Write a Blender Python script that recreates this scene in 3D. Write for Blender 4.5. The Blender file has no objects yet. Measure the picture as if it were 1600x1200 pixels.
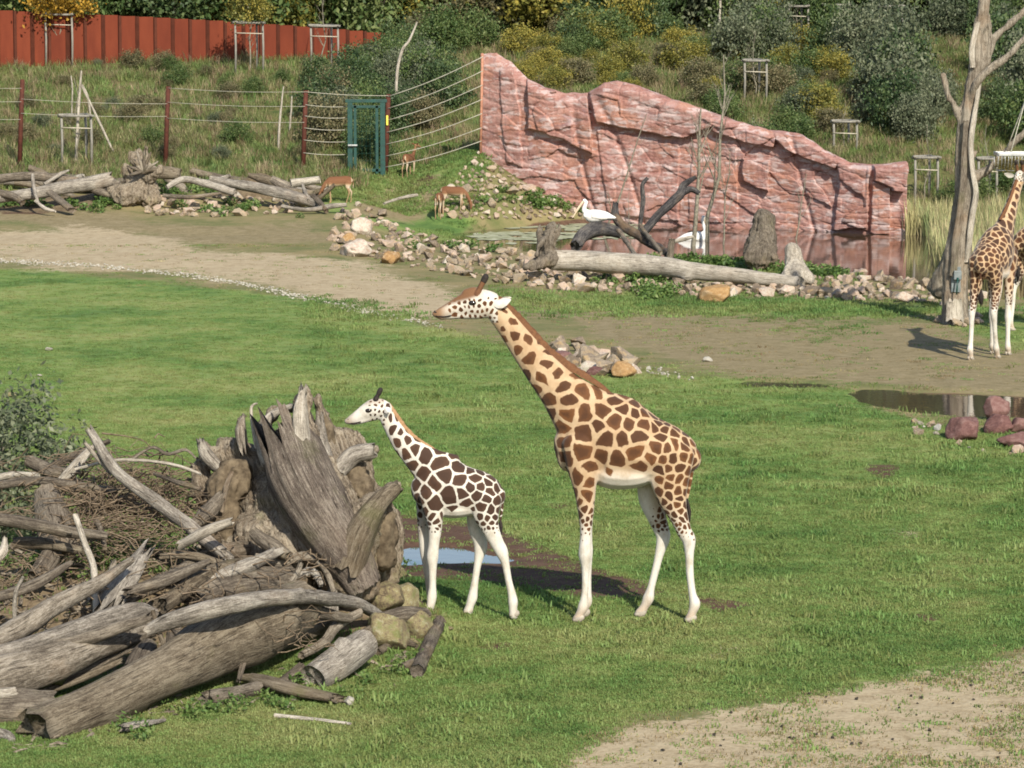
import bpy, bmesh, math, random
import numpy as np
from mathutils import Vector, Matrix, noise as mnoise

S = bpy.context.scene
COL = S.collection
R = math.radians

# ------------------------------------------------------------------ camera
CAM_H, FPX, HOR = 6.55, 5200.0, 40.0
PITCH = math.atan((600.0 - HOR) / FPX)
cam = bpy.data.cameras.new('camera')
cam.sensor_width = 36.0
cam.lens = FPX / 1600.0 * 36.0
cam.clip_start, cam.clip_end = 0.5, 3000.0
camo = bpy.data.objects.new('camera', cam)
COL.objects.link(camo)
camo.location = (0, 0, CAM_H)
camo.rotation_euler = (math.pi / 2 - PITCH, 0, 0)
S.camera = camo

# ------------------------------------------------------------------ sky + sun
SUN_DIR = Vector((0.62, -1.90, 1.42)).normalized()      # from the scene towards the sun
w = bpy.data.worlds.new('World'); S.world = w; w.use_nodes = True
wn = w.node_tree.nodes; wl = w.node_tree.links
wn.clear()
sky = wn.new('ShaderNodeTexSky'); sky.sky_type = 'NISHITA'; sky.sun_disc = False
sky.sun_elevation = math.asin(SUN_DIR.z)
sky.sun_rotation = math.atan2(SUN_DIR.x, SUN_DIR.y)
sky.air_density = 1.0; sky.dust_density = 1.0
bg = wn.new('ShaderNodeBackground'); bg.inputs[1].default_value = 0.10
wo = wn.new('ShaderNodeOutputWorld')
wl.new(sky.outputs[0], bg.inputs[0]); wl.new(bg.outputs[0], wo.inputs[0])
sun = bpy.data.lights.new('sun', 'SUN'); sun.energy = 4.2; sun.angle = R(0.55); sun.color = (1.0, 0.93, 0.80)
suno = bpy.data.objects.new('sun', sun); COL.objects.link(suno)
suno.location = (8, -20, 30)
suno.rotation_euler = (-SUN_DIR).to_track_quat('-Z', 'Y').to_euler()
S.view_settings.view_transform = 'Standard'
S.view_settings.look = 'None'
S.view_settings.gamma = 1.0
S.view_settings.exposure = 0.85
S.render.engine = 'CYCLES'
S.cycles.pixel_filter_type = 'BLACKMAN_HARRIS'; S.cycles.filter_width = 1.8
S.cycles.max_bounces = 6; S.cycles.diffuse_bounces = 3; S.cycles.glossy_bounces = 3
S.cycles.transmission_bounces = 4; S.cycles.transparent_max_bounces = 6
S.cycles.caustics_reflective = False; S.cycles.caustics_refractive = False

# ------------------------------------------------------------------ numpy noise
def _h(ix, iy, iz, seed):
    n = (ix * 374761393 + iy * 668265263 + iz * 2147483647 % 4294967291 + seed * 974634777) & 0xffffffff
    n = ((n ^ (n >> 13)) * 1274126177) & 0xffffffff
    n = ((n ^ (n >> 16)) * 2246822519) & 0xffffffff
    return ((n ^ (n >> 15)) & 0xffffff) / float(0xffffff)
def vnoise(x, y, z=None, seed=0):
    x = np.asarray(x, float); y = np.asarray(y, float)
    z = np.zeros_like(x) if z is None else np.asarray(z, float)
    x, y, z = np.broadcast_arrays(x, y, z)
    ix, iy, iz = (np.floor(v).astype(np.int64) for v in (x, y, z))
    fx, fy, fz = x - ix, y - iy, z - iz
    fx, fy, fz = (f * f * f * (f * (f * 6 - 15) + 10) for f in (fx, fy, fz))
    r = 0
    for dx in (0, 1):
        for dy in (0, 1):
            for dz in (0, 1):
                wgt = (fx if dx else 1 - fx) * (fy if dy else 1 - fy) * (fz if dz else 1 - fz)
                r = r + wgt * _h(ix + dx, iy + dy, iz + dz, seed)
    return r * 2 - 1
def fbm(x, y, z=None, octv=4, seed=0, gain=0.5):
    x = np.asarray(x, float); y = np.asarray(y, float)
    z = np.zeros_like(x) if z is None else np.asarray(z, float)
    r, a, t = 0, 1.0, 0.0
    for o in range(octv):
        k = 2.03 ** o
        r = r + a * vnoise(x * k + 17.3 * o, y * k - 9.1 * o, z * k + 4.7 * o, seed + o)
        t += a; a *= gain
    return r / t
def sstep(a, b, x):
    t = np.clip((np.asarray(x, float) - a) / (b - a), 0, 1)
    return t * t * (3 - 2 * t)

# ------------------------------------------------------------------ pixels of the photograph <-> places
CP, SP = math.cos(PITCH), math.sin(PITCH)
def raydir(u, v):
    x, y = (u - 800.0) / FPX, (v - 600.0) / FPX
    return Vector((x, CP - y * SP, -SP - y * CP))
def at(u, v, Y):
    d = raydir(u, v); k = Y / d.y
    return Vector((d.x * k, Y, CAM_H + d.z * k))
def proj(X, Y, Z):
    Zr = Z - CAM_H
    dep = Y * CP - Zr * SP
    up = Y * SP + Zr * CP
    dep = np.maximum(dep, 0.5)
    return 800 + FPX * X / dep, 600 - FPX * up / dep
def flatpt(u, v):
    d = raydir(u, v); k = CAM_H / -d.z
    return d.x * k, d.y * k
def inpoly(px, py, poly):
    ins = np.zeros(px.shape, bool); n = len(poly)
    for i in range(n):
        x1, y1 = poly[i]; x2, y2 = poly[(i + 1) % n]
        if y1 == y2: continue
        c = ((y1 > py) != (y2 > py)) & (px < (x2 - x1) * (py - y1) / (y2 - y1) + x1)
        ins ^= c
    return ins
def sdpoly(px, py, poly):
    """signed distance, positive inside"""
    d = np.full(px.shape, 1e9); n = len(poly)
    for i in range(n):
        x1, y1 = poly[i]; x2, y2 = poly[(i + 1) % n]
        ex, ey = x2 - x1, y2 - y1
        t = np.clip(((px - x1) * ex + (py - y1) * ey) / (ex * ex + ey * ey + 1e-9), 0, 1)
        d = np.minimum(d, np.hypot(px - x1 - t * ex, py - y1 - t * ey))
    return np.where(inpoly(px, py, poly), d, -d)

POND_PX = [(840, 389), (790, 380), (742, 374), (728, 362), (760, 354), (850, 347), (1000, 343), (1420, 343), (1500, 350), (1640, 372),
           (1680, 440), (1560, 462), (1470, 440), (1380, 430), (1280, 417), (1180, 407), (1050, 401), (940, 396)]
POND = [flatpt(*p) for p in POND_PX]
PUD1 = [flatpt(*p) for p in [(606, 868), (618, 852), (650, 847), (690, 848), (735, 852), (780, 860), (806, 871), (790, 879), (740, 878), (690, 876), (640, 879), (612, 878)]]
PUD2 = [flatpt(*p) for p in [(1325, 612), (1350, 605), (1400, 606), (1450, 611), (1520, 612), (1600, 616), (1680, 626), (1690, 652), (1600, 650), (1500, 647), (1440, 642), (1390, 634), (1345, 624)]]
PUD3 = [flatpt(*p) for p in [(1130, 597), (1170, 592), (1230, 594), (1300, 598), (1310, 603), (1240, 603), (1170, 602)]]

def gz(X, Y, fine=True):
    X = np.asarray(X, float); Y = np.asarray(Y, float)
    X, Y = np.broadcast_arrays(X, Y)
    zl = np.interp(Y, [0, 62, 85, 100, 110, 116, 126, 140, 152, 175, 300, 900], [0, 0, .05, .3, .8, 1.65, 3.2, 5.15, 5.9, 6.5, 8.5, 12])
    zr = np.interp(Y, [0, 62, 85, 108, 113, 118, 128, 140, 152, 175, 300, 900], [0, 0, 0, 0, .35, 1.7, 3.9, 5.75, 6.3, 6.9, 8.5, 12])
    b = sstep(-5.5, -2.2, X)
    z = zl * (1 - b) + zr * b
    # ramp of fill under the left end of the red rock wall
    m = 2.25 * np.clip(1 - (X + 1.1) / 3.9, 0, 1) * sstep(-6.5, -1.0, X) * sstep(106.5, 116, Y)
    z = np.maximum(z, np.where(Y < 122, m, 0))
    # earth bank under the driftwood heap
    z = z + 0.92 * np.exp(-(((X + 4.7) / 2.1) ** 2 + ((Y - 36.4) / 2.3) ** 2) * 0.9)
    z = z + 0.34 * np.exp(-(((X + 1.75) / 0.8) ** 2 + ((Y - 36.2) / 1.2) ** 2))
    # spoil mounds of the far heap
    for (cx, cy, sx, sy, hh) in ((-12.6, 108.4, .9, .9, .55), (-8.35, 110.3, 1.0, 1.0, .85), (-14.5, 108.5, 1.6, .9, .3), (-10.5, 108.5, 2.0, .8, .25)):
        z = z + hh * np.exp(-(((X - cx) / sx) ** 2 + ((Y - cy) / sy) ** 2))
    if fine:
        z = z + 0.035 * fbm(X * .45, Y * .45, octv=3, seed=5) * sstep(10, 30, Y) + 0.25 * fbm(X * .16, Y * .16, octv=3, seed=8) * sstep(116, 130, Y)
    for poly, dep, wd in ((POND, .55, 1.1), (PUD1, .07, .35), (PUD2, .08, .5), (PUD3, .05, .3)):
        xs = [p[0] for p in poly]; ys = [p[1] for p in poly]
        near = (X > min(xs) - 3) & (X < max(xs) + 3) & (Y > min(ys) - 3) & (Y < max(ys) + 3)
        if near.any():
            sd = sdpoly(X[near], Y[near] , poly) + 0.12 * fbm(X[near] * 2.2, Y[near] * 2.2, octv=2, seed=3)
            k = sstep(-wd, wd, sd)
            zz = z.copy(); zz[near] = z[near] * (1 - k) - dep * k
            z = zz
    return z
def gz1(x, y): return float(gz(np.array([x]), np.array([y]))[0])
def hit(u, v):
    d = raydir(u, v)
    t = np.geomspace(26, 240, 170)
    X, Y, Z = d.x * t, d.y * t, CAM_H + d.z * t
    below = Z < gz(X, Y)
    i = int(np.argmax(below)) if below.any() else len(t) - 1
    a, b = t[max(i - 1, 0)], t[i]
    for _ in range(2):
        t = np.linspace(a, b, 14); bl = CAM_H + d.z * t < gz(d.x * t, d.y * t)
        i = int(np.argmax(bl)) if bl.any() else len(t) - 1
        a, b = t[max(i - 1, 0)], t[i]
    x, y = d.x * b, d.y * b
    return Vector((x, y, gz1(x, y)))

# ------------------------------------------------------------------ objects
def link(o, parent=None):
    COL.objects.link(o)
    if parent is not None: o.parent = parent
    return o
def mesh_obj(name, verts, faces, mat=None, parent=None, smooth=False, attrs=None, loc=None):
    me = bpy.data.meshes.new(name)
    if isinstance(verts, np.ndarray): verts = verts.tolist()
    me.from_pydata(verts, [], faces if isinstance(faces, list) else faces.tolist())
    if attrs:
        for k, (typ, dat) in attrs.items():
            a = me.attributes.new(k, typ, 'POINT')
            if typ == 'FLOAT': a.data.foreach_set('value', np.asarray(dat, np.float32).ravel())
            else: a.data.foreach_set('vector', np.asarray(dat, np.float32).ravel())
    if smooth: me.polygons.foreach_set('use_smooth', [True] * len(me.polygons))
    if mat: me.materials.append(mat)
    me.update()
    o = bpy.data.objects.new(name, me)
    link(o, parent)
    if loc is not None: o.location = loc
    return o
def obj_from(name, me, parent=None, loc=(0, 0, 0), rot=(0, 0, 0), scale=(1, 1, 1)):
    o = bpy.data.objects.new(name, me); link(o, parent)
    o.location = loc; o.rotation_euler = rot; o.scale = scale
    return o
def tag(o, label, cat, group=None):
    o['label'] = label; o['category'] = cat
    if group: o['group'] = group
    return o
def thing(name, label, cat, loc=(0, 0, 0), rotz=0.0, group=None):
    o = bpy.data.objects.new(name, None); o.empty_display_size = .2
    link(o); o.location = loc; o.rotation_euler = (0, 0, rotz)
    return tag(o, label, cat, group)
def structure(o): o['kind'] = 'structure'; return o
def stuff(o, label=None, cat=None):
    o['kind'] = 'stuff'
    if label: o['label'] = label
    if cat: o['category'] = cat
    return o

# ------------------------------------------------------------------ material helper
class NM:
    def __init__(s, name, rough=.8, spec=.25):
        s.m = bpy.data.materials.new(name); s.m.use_nodes = True
        s.t = s.m.node_tree; s.t.nodes.clear()
        s.out = s.n('ShaderNodeOutputMaterial'); s.b = s.n('ShaderNodeBsdfPrincipled')
        s.b.inputs['Roughness'].default_value = rough
        s.b.inputs['Specular IOR Level'].default_value = spec
        s.l(s.b.outputs[0], s.out.inputs[0])
    def n(s, t, **k):
        n = s.t.nodes.new(t)
        for a, v in k.items(): setattr(n, a, v)
        return n
    def l(s, a, b): s.t.links.new(a, b)
    def pos(s): return s.n('ShaderNodeNewGeometry').outputs['Position']
    def obj(s): return s.n('ShaderNodeTexCoord').outputs['Object']
    def attr(s, name, vec=False):
        a = s.n('ShaderNodeAttribute', attribute_name=name); return a.outputs['Vector' if vec else 'Fac']
    def rand(s): return s.n('ShaderNodeObjectInfo').outputs['Random']
    def noise(s, vec, scale=5, detail=4, rough=.55, dist=0, mul=None, w=None):
        if mul is not None:
            mp = s.n('ShaderNodeMapping'); mp.inputs['Scale'].default_value = mul
            s.l(vec, mp.inputs['Vector']); vec = mp.outputs[0]
        t = s.n('ShaderNodeTexNoise')
        if w is not None: t.noise_dimensions = '4D'; (s.l(w, t.inputs['W']) if not isinstance(w, (int, float)) else None)
        t.inputs['Scale'].default_value = scale; t.inputs['Detail'].default_value = detail
        t.inputs['Roughness'].default_value = rough; t.inputs['Distortion'].default_value = dist
        s.l(vec, t.inputs['Vector']); return t.outputs['Fac']
    def voro(s, vec, scale=5, feat='F1', out='Distance'):
        t = s.n('ShaderNodeTexVoronoi'); t.feature = feat; t.inputs['Scale'].default_value = scale
        s.l(vec, t.inputs['Vector']); return t.outputs[out]
    def math(s, op, a, b=0.0, c=None, clamp=False):
        m = s.n('ShaderNodeMath', operation=op); m.use_clamp = clamp
        for i, x in enumerate((a, b, c)):
            if x is None: continue
            if isinstance(x, (int, float)): m.inputs[i].default_value = x
            else: s.l(x, m.inputs[i])
        return m.outputs[0]
    def ramp(s, fac, stops, interp='LINEAR'):
        r = s.n('ShaderNodeValToRGB'); r.color_ramp.interpolation = interp
        el = r.color_ramp.elements
        while len(el) < len(stops): el.new(0.5)
        for e, (p, c) in zip(el, stops):
            e.position = p; e.color = (*c, 1) if len(c) == 3 else c
        s.l(fac, r.inputs[0]); return r.outputs[0]
    def step(s, fac, a, b):
        m = s.n('ShaderNodeMapRange'); m.interpolation_type = 'SMOOTHSTEP'
        m.inputs['From Min'].default_value = a; m.inputs['From Max'].default_value = b
        s.l(fac, m.inputs['Value']); return m.outputs[0]
    def mix(s, fac, a, b, mode='MIX'):
        m = s.n('ShaderNodeMix', data_type='RGBA', blend_type=mode)
        for i, x in ((0, fac), (6, a), (7, b)):
            if isinstance(x, (int, float)): m.inputs[i].default_value = x
            elif isinstance(x, tuple): m.inputs[i].default_value = (*x, 1)
            else: s.l(x, m.inputs[i])
        return m.outputs[2]
    def hsv(s, col, h=.5, sat=1., v=1.):
        n = s.n('ShaderNodeHueSaturation')
        for k, x in (('Hue', h), ('Saturation', sat), ('Value', v)):
            if isinstance(x, (int, float)): n.inputs[k].default_value = x
            else: s.l(x, n.inputs[k])
        s.l(col, n.inputs['Color']); return n.outputs[0]
    def bump(s, h, strength=.5, dist=.02):
        n = s.n('ShaderNodeBump'); n.inputs['Strength'].default_value = strength; n.inputs['Distance'].default_value = dist
        s.l(h, n.inputs['Height']); s.l(n.outputs[0], s.b.inputs['Normal']); return n
    def color(s, c):
        if isinstance(c, tuple): s.b.inputs['Base Color'].default_value = (*c, 1)
        else: s.l(c, s.b.inputs['Base Color'])
        return s
    def translucent(s, col, fac=.35):
        t = s.n('ShaderNodeBsdfTranslucent'); m = s.n('ShaderNodeMixShader'); m.inputs[0].default_value = fac
        if isinstance(col, tuple): t.inputs[0].default_value = (*col, 1)
        else: s.l(col, t.inputs[0])
        s.l(s.b.outputs[0], m.inputs[1]); s.l(t.outputs[0], m.inputs[2]); s.l(m.outputs[0], s.out.inputs[0])
        return s
# ------------------------------------------------------------------ materials
def lawn_colour(N, P):
    """green of the meadow: patchy, with yellower and darker drifts"""
    a = N.noise(P, .22, 3, .6); b = N.noise(P, 1.3, 4, .65); c = N.noise(P, 9, 3, .7)
    f = N.math('ADD', N.math('MULTIPLY', a, .5), N.math('ADD', N.math('MULTIPLY', b, .34), N.math('MULTIPLY', c, .22)))
    return N.ramp(f, [(.39, (.060, .112, .030)), (.475, (.100, .160, .042)), (.545, (.148, .198, .058)), (.65, (.215, .23, .085))])
def mat_ground():
    N = NM('ground_soil_and_grass', .95, .12)
    P = N.pos()
    green = lawn_colour(N, P)
    n1 = N.noise(P, .55, 5, .65); n2 = N.noise(P, 3.2, 5, .7); n3 = N.noise(P, 16, 3, .7)
    fine = N.math('ADD', N.math('MULTIPLY', n2, .55), N.math('MULTIPLY', n3, .45))
    olive = N.ramp(N.math('ADD', N.math('MULTIPLY', n1, .6), N.math('MULTIPLY', fine, .4)),
                   [(.36, (.085, .105, .035)), (.48, (.150, .140, .062)), (.56, (.205, .165, .085)), (.68, (.16, .15, .055))])
    sand = N.ramp(fine, [(.34, (.185, .14, .08)), (.46, (.295, .235, .148)), (.58, (.365, .30, .20)), (.7, (.29, .255, .15))])
    brown = N.ramp(fine, [(.34, (.115, .092, .046)), (.5, (.190, .155, .085)), (.66, (.255, .205, .125))])
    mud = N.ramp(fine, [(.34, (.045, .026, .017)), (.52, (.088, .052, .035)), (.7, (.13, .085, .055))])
    litter = N.ramp(fine, [(.34, (.06, .045, .027)), (.5, (.135, .10, .062)), (.68, (.22, .175, .11))])
    rough = N.ramp(N.math('ADD', N.math('MULTIPLY', n1, .5), N.math('MULTIPLY', n2, .5)), [(.36, (.045, .07, .02)), (.5, (.095, .10, .035)), (.64, (.16, .125, .06))])
    wob = N.math('SUBTRACT', N.math('ADD', N.math('MULTIPLY', n1, .45), N.math('MULTIPLY', fine, .55)), .5)
    def m(name, k=1.6, lo=.36, hi=.64): return N.step(N.math('ADD', N.attr(name), N.math('MULTIPLY', wob, k)), lo, hi)
    c = N.mix(m('lawn', 1.1), olive, green)
    c = N.mix(m('brown'), c, brown)
    c = N.mix(m('sand', 2.0), c, sand)
    c = N.mix(m('hill', .6), c, rough)
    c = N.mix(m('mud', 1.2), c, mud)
    c = N.mix(m('litter', 1.2), c, litter)
    N.color(c)
    N.bump(N.math('ADD', n2, N.math('MULTIPLY', n3, .7)), .55, .035)
    return N.m
def mat_blade(name, tint, trans=.35, jitter=.25, use_lawn=False):
    N = NM(name, .6, .25)
    if use_lawn: c = lawn_colour(N, N.pos())
    else:
        c = N.ramp(N.noise(N.pos(), 1.1, 3, .6), [(.36, tint[0]), (.5, tint[1]), (.64, tint[2])])
    r = N.rand()
    c = N.hsv(c, N.math('ADD', .5, N.math('MULTIPLY', N.math('SUBTRACT', r, .5), .05)), 1.0, N.math('ADD', 1.0 + .1, N.math('MULTIPLY', N.math('SUBTRACT', r, .5), jitter * 2)))
    N.color(c); N.translucent(c, trans)
    return N.m
def mat_leaf(name, stops, trans=.3, island=True):
    N = NM(name, .55, .3)
    g = N.n('ShaderNodeNewGeometry')
    r = g.outputs['Random Per Island']
    big = N.noise(N.obj(), 1.4, 2, .5)
    f = N.math('ADD', N.math('MULTIPLY', r, .6), N.math('MULTIPLY', big, .4))
    f = N.math('ADD', f, N.math('MULTIPLY', N.math('SUBTRACT', N.rand(), .5), .25))
    c = N.ramp(f, stops)
    N.color(c); N.translucent(c, trans)
    return N.m
def mat_wood(name, dark, mid, light, warm=(.20, .115, .055), warmth=.35, bump=.8, moss=0.0):
    """weathered timber: streaks follow the 'grain' attribute of each log"""
    N = NM(name, .88, .15)
    G = N.attr('grain', True)
    st = N.noise(G, 30, 8, .72, .5); cr = N.noise(G, 120, 4, .65, .2); big = N.noise(N.obj(), 2.3, 5, .65)
    f = N.math('ADD', N.math('MULTIPLY', st, .44), N.math('ADD', N.math('MULTIPLY', cr, .28), N.math('MULTIPLY', big, .28)))
    f = N.math('ADD', f, N.math('MULTIPLY', N.math('SUBTRACT', N.rand(), .5), .06))
    f = N.math('ADD', f, N.math('MULTIPLY', N.math('SUBTRACT', N.noise(N.obj(), 55, 4, .7), .5), .22))
    c = N.ramp(f, [(.38, dark), (.48, mid), (.58, light)])
    w = N.step(N.noise(N.obj(), 1.1, 4, .6), .5, .7)
    c = N.mix(N.math('MULTIPLY', w, warmth), c, warm)
    if moss > 0:
        g = N.n('ShaderNodeNewGeometry').outputs['Normal']
        mm = N.step(N.noise(N.obj(), 1.9, 5, .65), .54, .68)
        c = N.mix(N.math('MULTIPLY', mm, moss), c, (.085, .10, .022))
    crack = N.step(N.noise(G, 46, 3, .6, .3, mul=(1, 1, .4)), .31, .40)
    c = N.mix(N.math('ADD', .35, N.math('MULTIPLY', crack, .65)), (.022, .016, .012), c)
    N.color(c); N.bump(N.math('ADD', N.math('MULTIPLY', st, .8), N.math('ADD', N.math('MULTIPLY', cr, .4), N.math('MULTIPLY', crack, .5))), bump, .03)
    return N.m
def mat_stone(name, stops, spots=(.32, .2, .08), amount=.35, per=.62):
    N = NM(name, .9, .2)
    P = N.obj(); r = N.rand()
    n = N.noise(P, 3.2, 5, .65); n2 = N.noise(P, 14, 3, .7)
    nn = N.math('ADD', N.math('MULTIPLY', N.math('SUBTRACT', n, .5), 2.2 * (1 - per)), N.math('MULTIPLY', N.math('SUBTRACT', n2, .5), 1.3 * (1 - per)))
    f = N.math('ADD', .5, N.math('ADD', N.math('MULTIPLY', N.math('SUBTRACT', r, .5), per), nn))
    c = N.ramp(f, stops)
    c = N.mix(N.math('MULTIPLY', N.step(N.noise(P, 1.7, 4, .6), .52, .68), amount), c, spots)
    N.color(c); N.bump(N.math('ADD', n, n2), .6, .03)
    return N.m
def mat_plain(name, c1, c2, scale=8, rough=.7, spec=.3, bump=.25, metal=0.0, mul=None):
    N = NM(name, rough, spec); n = N.noise(N.obj(), scale, 5, .65, mul=mul)
    N.color(N.ramp(n, [(.35, c1), (.65, c2)])); N.bump(n, bump, .01); N.b.inputs['Metallic'].default_value = metal
    return N.m
def mat_rockwall():
    N = NM('painted_rock_concrete', .82, .25)
    P = N.pos()
    lay = N.noise(P, 1.0, 5, .6, .5, mul=(.9, .9, 4.0)); blot = N.noise(P, .75, 4, .6); fine = N.noise(P, 7, 5, .7)
    strk = N.noise(P, 2.0, 4, .6, .3, mul=(.9, .9, 2.6))
    c = N.ramp(N.math('ADD', N.math('MULTIPLY', lay, .55), N.math('MULTIPLY', fine, .45)),
               [(.36, (.165, .072, .060)), (.46, (.25, .128, .107)), (.55, (.30, .175, .152)), (.66, (.345, .235, .21))])
    c = N.mix(N.math('MULTIPLY', N.step(blot, .45, .64), .7), c, (.30, .142, .094))
    c = N.mix(N.math('MULTIPLY', N.step(strk, .50, .62), .8), c, (.40, .315, .30))
    c = N.mix(N.math('MULTIPLY', N.step(N.noise(P, 1.3, 5, .65, .6, mul=(1, 1, 2.2)), .56, .7), .6), c, (.21, .14, .148))
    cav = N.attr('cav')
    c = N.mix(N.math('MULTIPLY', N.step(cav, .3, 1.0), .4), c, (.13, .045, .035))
    N.color(c); N.bump(N.math('ADD', lay, fine), .5, .04)
    return N.m
def mat_coat(name, cream, cream2, brown, brown_d, edge=.03, white=(.475, .45, .40)):
    """giraffe hide: 'patch' > 0 inside a patch, 'pale' where the hide is white"""
    N = NM(name, .75, .2)
    P = N.obj(); fine = N.noise(P, 90, 3, .6, mul=(1, 1, .35)); n = N.noise(P, 6, 3, .6)
    pat = N.math('ADD', N.attr('patch'), N.math('MULTIPLY', N.math('SUBTRACT', N.noise(P, 24, 4, .65), .5), .26))
    k = N.step(pat, -edge, edge)
    base = N.ramp(n, [(.38, cream), (.62, cream2)])
    base = N.mix(N.attr('pale'), base, N.ramp(N.noise(P, 7, 5, .7, mul=(1, 1, .6)), [(.34, tuple(x * k_ for x, k_ in zip(white, (.74, .70, .64)))), (.5, white), (.7, tuple(x * 1.06 for x in white))]))
    br = N.mix(N.attr('cellrand'), brown, brown_d)
    core = N.step(N.math('ADD', pat, N.math('MULTIPLY', N.math('SUBTRACT', N.noise(P, 14, 4, .65), .5), .9)), .1, .6)
    br = N.mix(N.math('MULTIPLY', core, .75), br, brown_d)
    c = N.mix(k, base, br)
    c = N.mix(N.attr('dark'), c, (.135, .066, .030))
    c = N.hsv(c, .5, 1, N.math('ADD', .86, N.math('MULTIPLY', fine, .28)))
    N.color(c); N.bump(fine, .12, .01)
    N.b.inputs['Sheen Weight'].default_value = .12
    return N.m
def mat_water(name, col, rough=.03, scale=3.0, bump=.08):
    N = NM(name, rough, .5)
    N.color(col); N.b.inputs['IOR'].default_value = 1.33
    n = N.noise(N.pos(), scale, 3, .5)
    N.bump(n, bump, .03)
    return N.m

M = {}
M['ground'] = mat_ground()
M['lawn'] = mat_blade('lawn_blade', None, .35, .3, True)
M['straw'] = mat_blade('dry_blade', [(0.136, 0.1105, 0.0425), (0.221, 0.17, 0.085), (0.289, 0.2295, 0.1275)], .3, .3)
M['rough'] = mat_blade('rough_blade', [(.075, .115, .032), (.14, .165, .055), (.215, .19, .095)], .35, .35)
M['tan'] = mat_blade('tan_blade', [(0.136, 0.102, 0.05525), (0.2125, 0.1615, 0.0935), (0.289, 0.2295, 0.1445)], .3, .3)
M['weed'] = mat_leaf('weed_leaf', [(.2, (.05, .10, .022)), (.5, (.10, .165, .04)), (.8, (.17, .225, .07))])
M['reed'] = mat_blade('reed_blade', [(.20, .19, .09), (.34, .30, .15), (.46, .40, .22)], .3, .35)
M['reed_green'] = mat_blade('reed_green_blade', [(.12, .16, .06), (.22, .25, .10), (.34, .34, .17)], .3, .35)
M['leaf_dark'] = mat_leaf('dark_leaf', [(.2, (.024, .048, .018)), (.5, (.055, .092, .032)), (.8, (.11, .145, .055))])
M['leaf_mid'] = mat_leaf('mid_leaf', [(.2, (.042, .078, .022)), (.5, (.09, .135, .040)), (.8, (.16, .19, .068))])
M['leaf_yellow'] = mat_leaf('yellow_leaf', [(.2, (.085, .095, .020)), (.5, (.185, .175, .038)), (.8, (.33, .27, .055))])
M['leaf_orange'] = mat_leaf('orange_leaf', [(.2, (.11, .085, .014)), (.5, (.32, .19, .025)), (.8, (.46, .27, .035))])
M['leaf_grey'] = mat_leaf('grey_leaf', [(.2, (.048, .066, .036)), (.5, (.105, .125, .070)), (.8, (.18, .195, .12))])
M['leaf_bronze'] = mat_leaf('bronze_leaf', [(.2, (.06, .068, .03)), (.5, (.135, .125, .06)), (.8, (.22, .185, .10))])
M['wood'] = mat_wood('weathered_wood', (0.04048, 0.03256, 0.02464), (0.1232, 0.1021, 0.07744), (0.264, 0.2306, 0.1848))
M['wood_grey'] = mat_wood('silver_wood', (0.0645, 0.05504, 0.04472), (0.1763, 0.1548, 0.129), (0.344, 0.3139, 0.2666), warmth=.2)
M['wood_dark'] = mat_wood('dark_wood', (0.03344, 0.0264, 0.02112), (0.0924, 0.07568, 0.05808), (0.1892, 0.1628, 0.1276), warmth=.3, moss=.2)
M['wood_brown'] = mat_wood('brown_wood', (0.03696, 0.02816, 0.01936), (0.1038, 0.08272, 0.05808), (0.198, 0.1672, 0.1232), warm=(0.1056, 0.0748, 0.044), warmth=.5, moss=.25)
M['wood_black'] = mat_wood('charred_wood', (.012, .011, .011), (.036, .034, .036), (.12, .11, .10), warm=(.17, .11, .06), warmth=.6)
M['wood_pale'] = mat_wood('bleached_wood', (0.1105, 0.0935, 0.0748), (0.255, 0.2253, 0.1827), (0.425, 0.3867, 0.3272), warmth=.15)
M['stump'] = mat_wood('stump_wood', (.042, .032, .024), (.128, .100, .072), (.27, .23, .175), warm=(.17, .118, .068), warmth=.8, moss=.3, bump=1.0)
M['twig'] = mat_plain('twig_bark', (0.075, 0.0525, 0.0315), (0.18, 0.135, 0.09), 20)
M['stake'] = mat_plain('stake_timber', (0.1228, 0.1156, 0.09758), (0.2384, 0.224, 0.1915), 6, mul=(4.335, 4.335, 0.578))
M['bark'] = mat_plain('sapling_bark', (.09, .08, .058), (.22, .20, .15), 14)
M['bark_pale'] = mat_plain('pale_bark', (.26, .23, .17), (.48, .44, .35), 14)
M['trunk'] = mat_plain('tree_bark', (.05, .042, .03), (.13, .11, .085), 10, mul=(3, 3, .7))
M['stone'] = mat_stone('rubble_stone', [(.18, (0.123, 0.0943, 0.0697)), (.38, (0.2378, 0.1927, 0.1435)), (.52, (0.3034, 0.246, 0.1681)), (.66, (0.3444, 0.246, 0.1968)), (.82, (0.4264, 0.3895, 0.3198))], (0.328, 0.2009, 0.0656), .4)
M['stone_mossy'] = mat_stone('mossy_stone', [(.2, (.075, .058, .038)), (.42, (.16, .125, .075)), (.6, (.20, .175, .085)), (.8, (.26, .235, .16))], (.10, .115, .03), .7, .25)
M['stone_red'] = mat_stone('purple_stone', [(.2, (0.08925, 0.0425, 0.03825)), (.5, (0.1403, 0.07225, 0.06375)), (.8, (0.187, 0.1105, 0.09775))], (0.204, 0.136, 0.119), .4, .3)
M['stone_pale'] = mat_stone('pale_stone', [(.2, (0.2362, 0.2165, 0.1706)), (.5, (0.328, 0.3018, 0.2493)), (.8, (0.433, 0.4133, 0.3608))], (0.2755, 0.2362, 0.164), .3)
M['stone_orange'] = mat_stone('ochre_stone', [(.2, (0.224, 0.132, 0.06)), (.5, (0.304, 0.184, 0.08)), (.8, (0.352, 0.24, 0.128))], (0.352, 0.288, 0.208), .4, .3)
M['rockwall'] = mat_rockwall()
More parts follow.
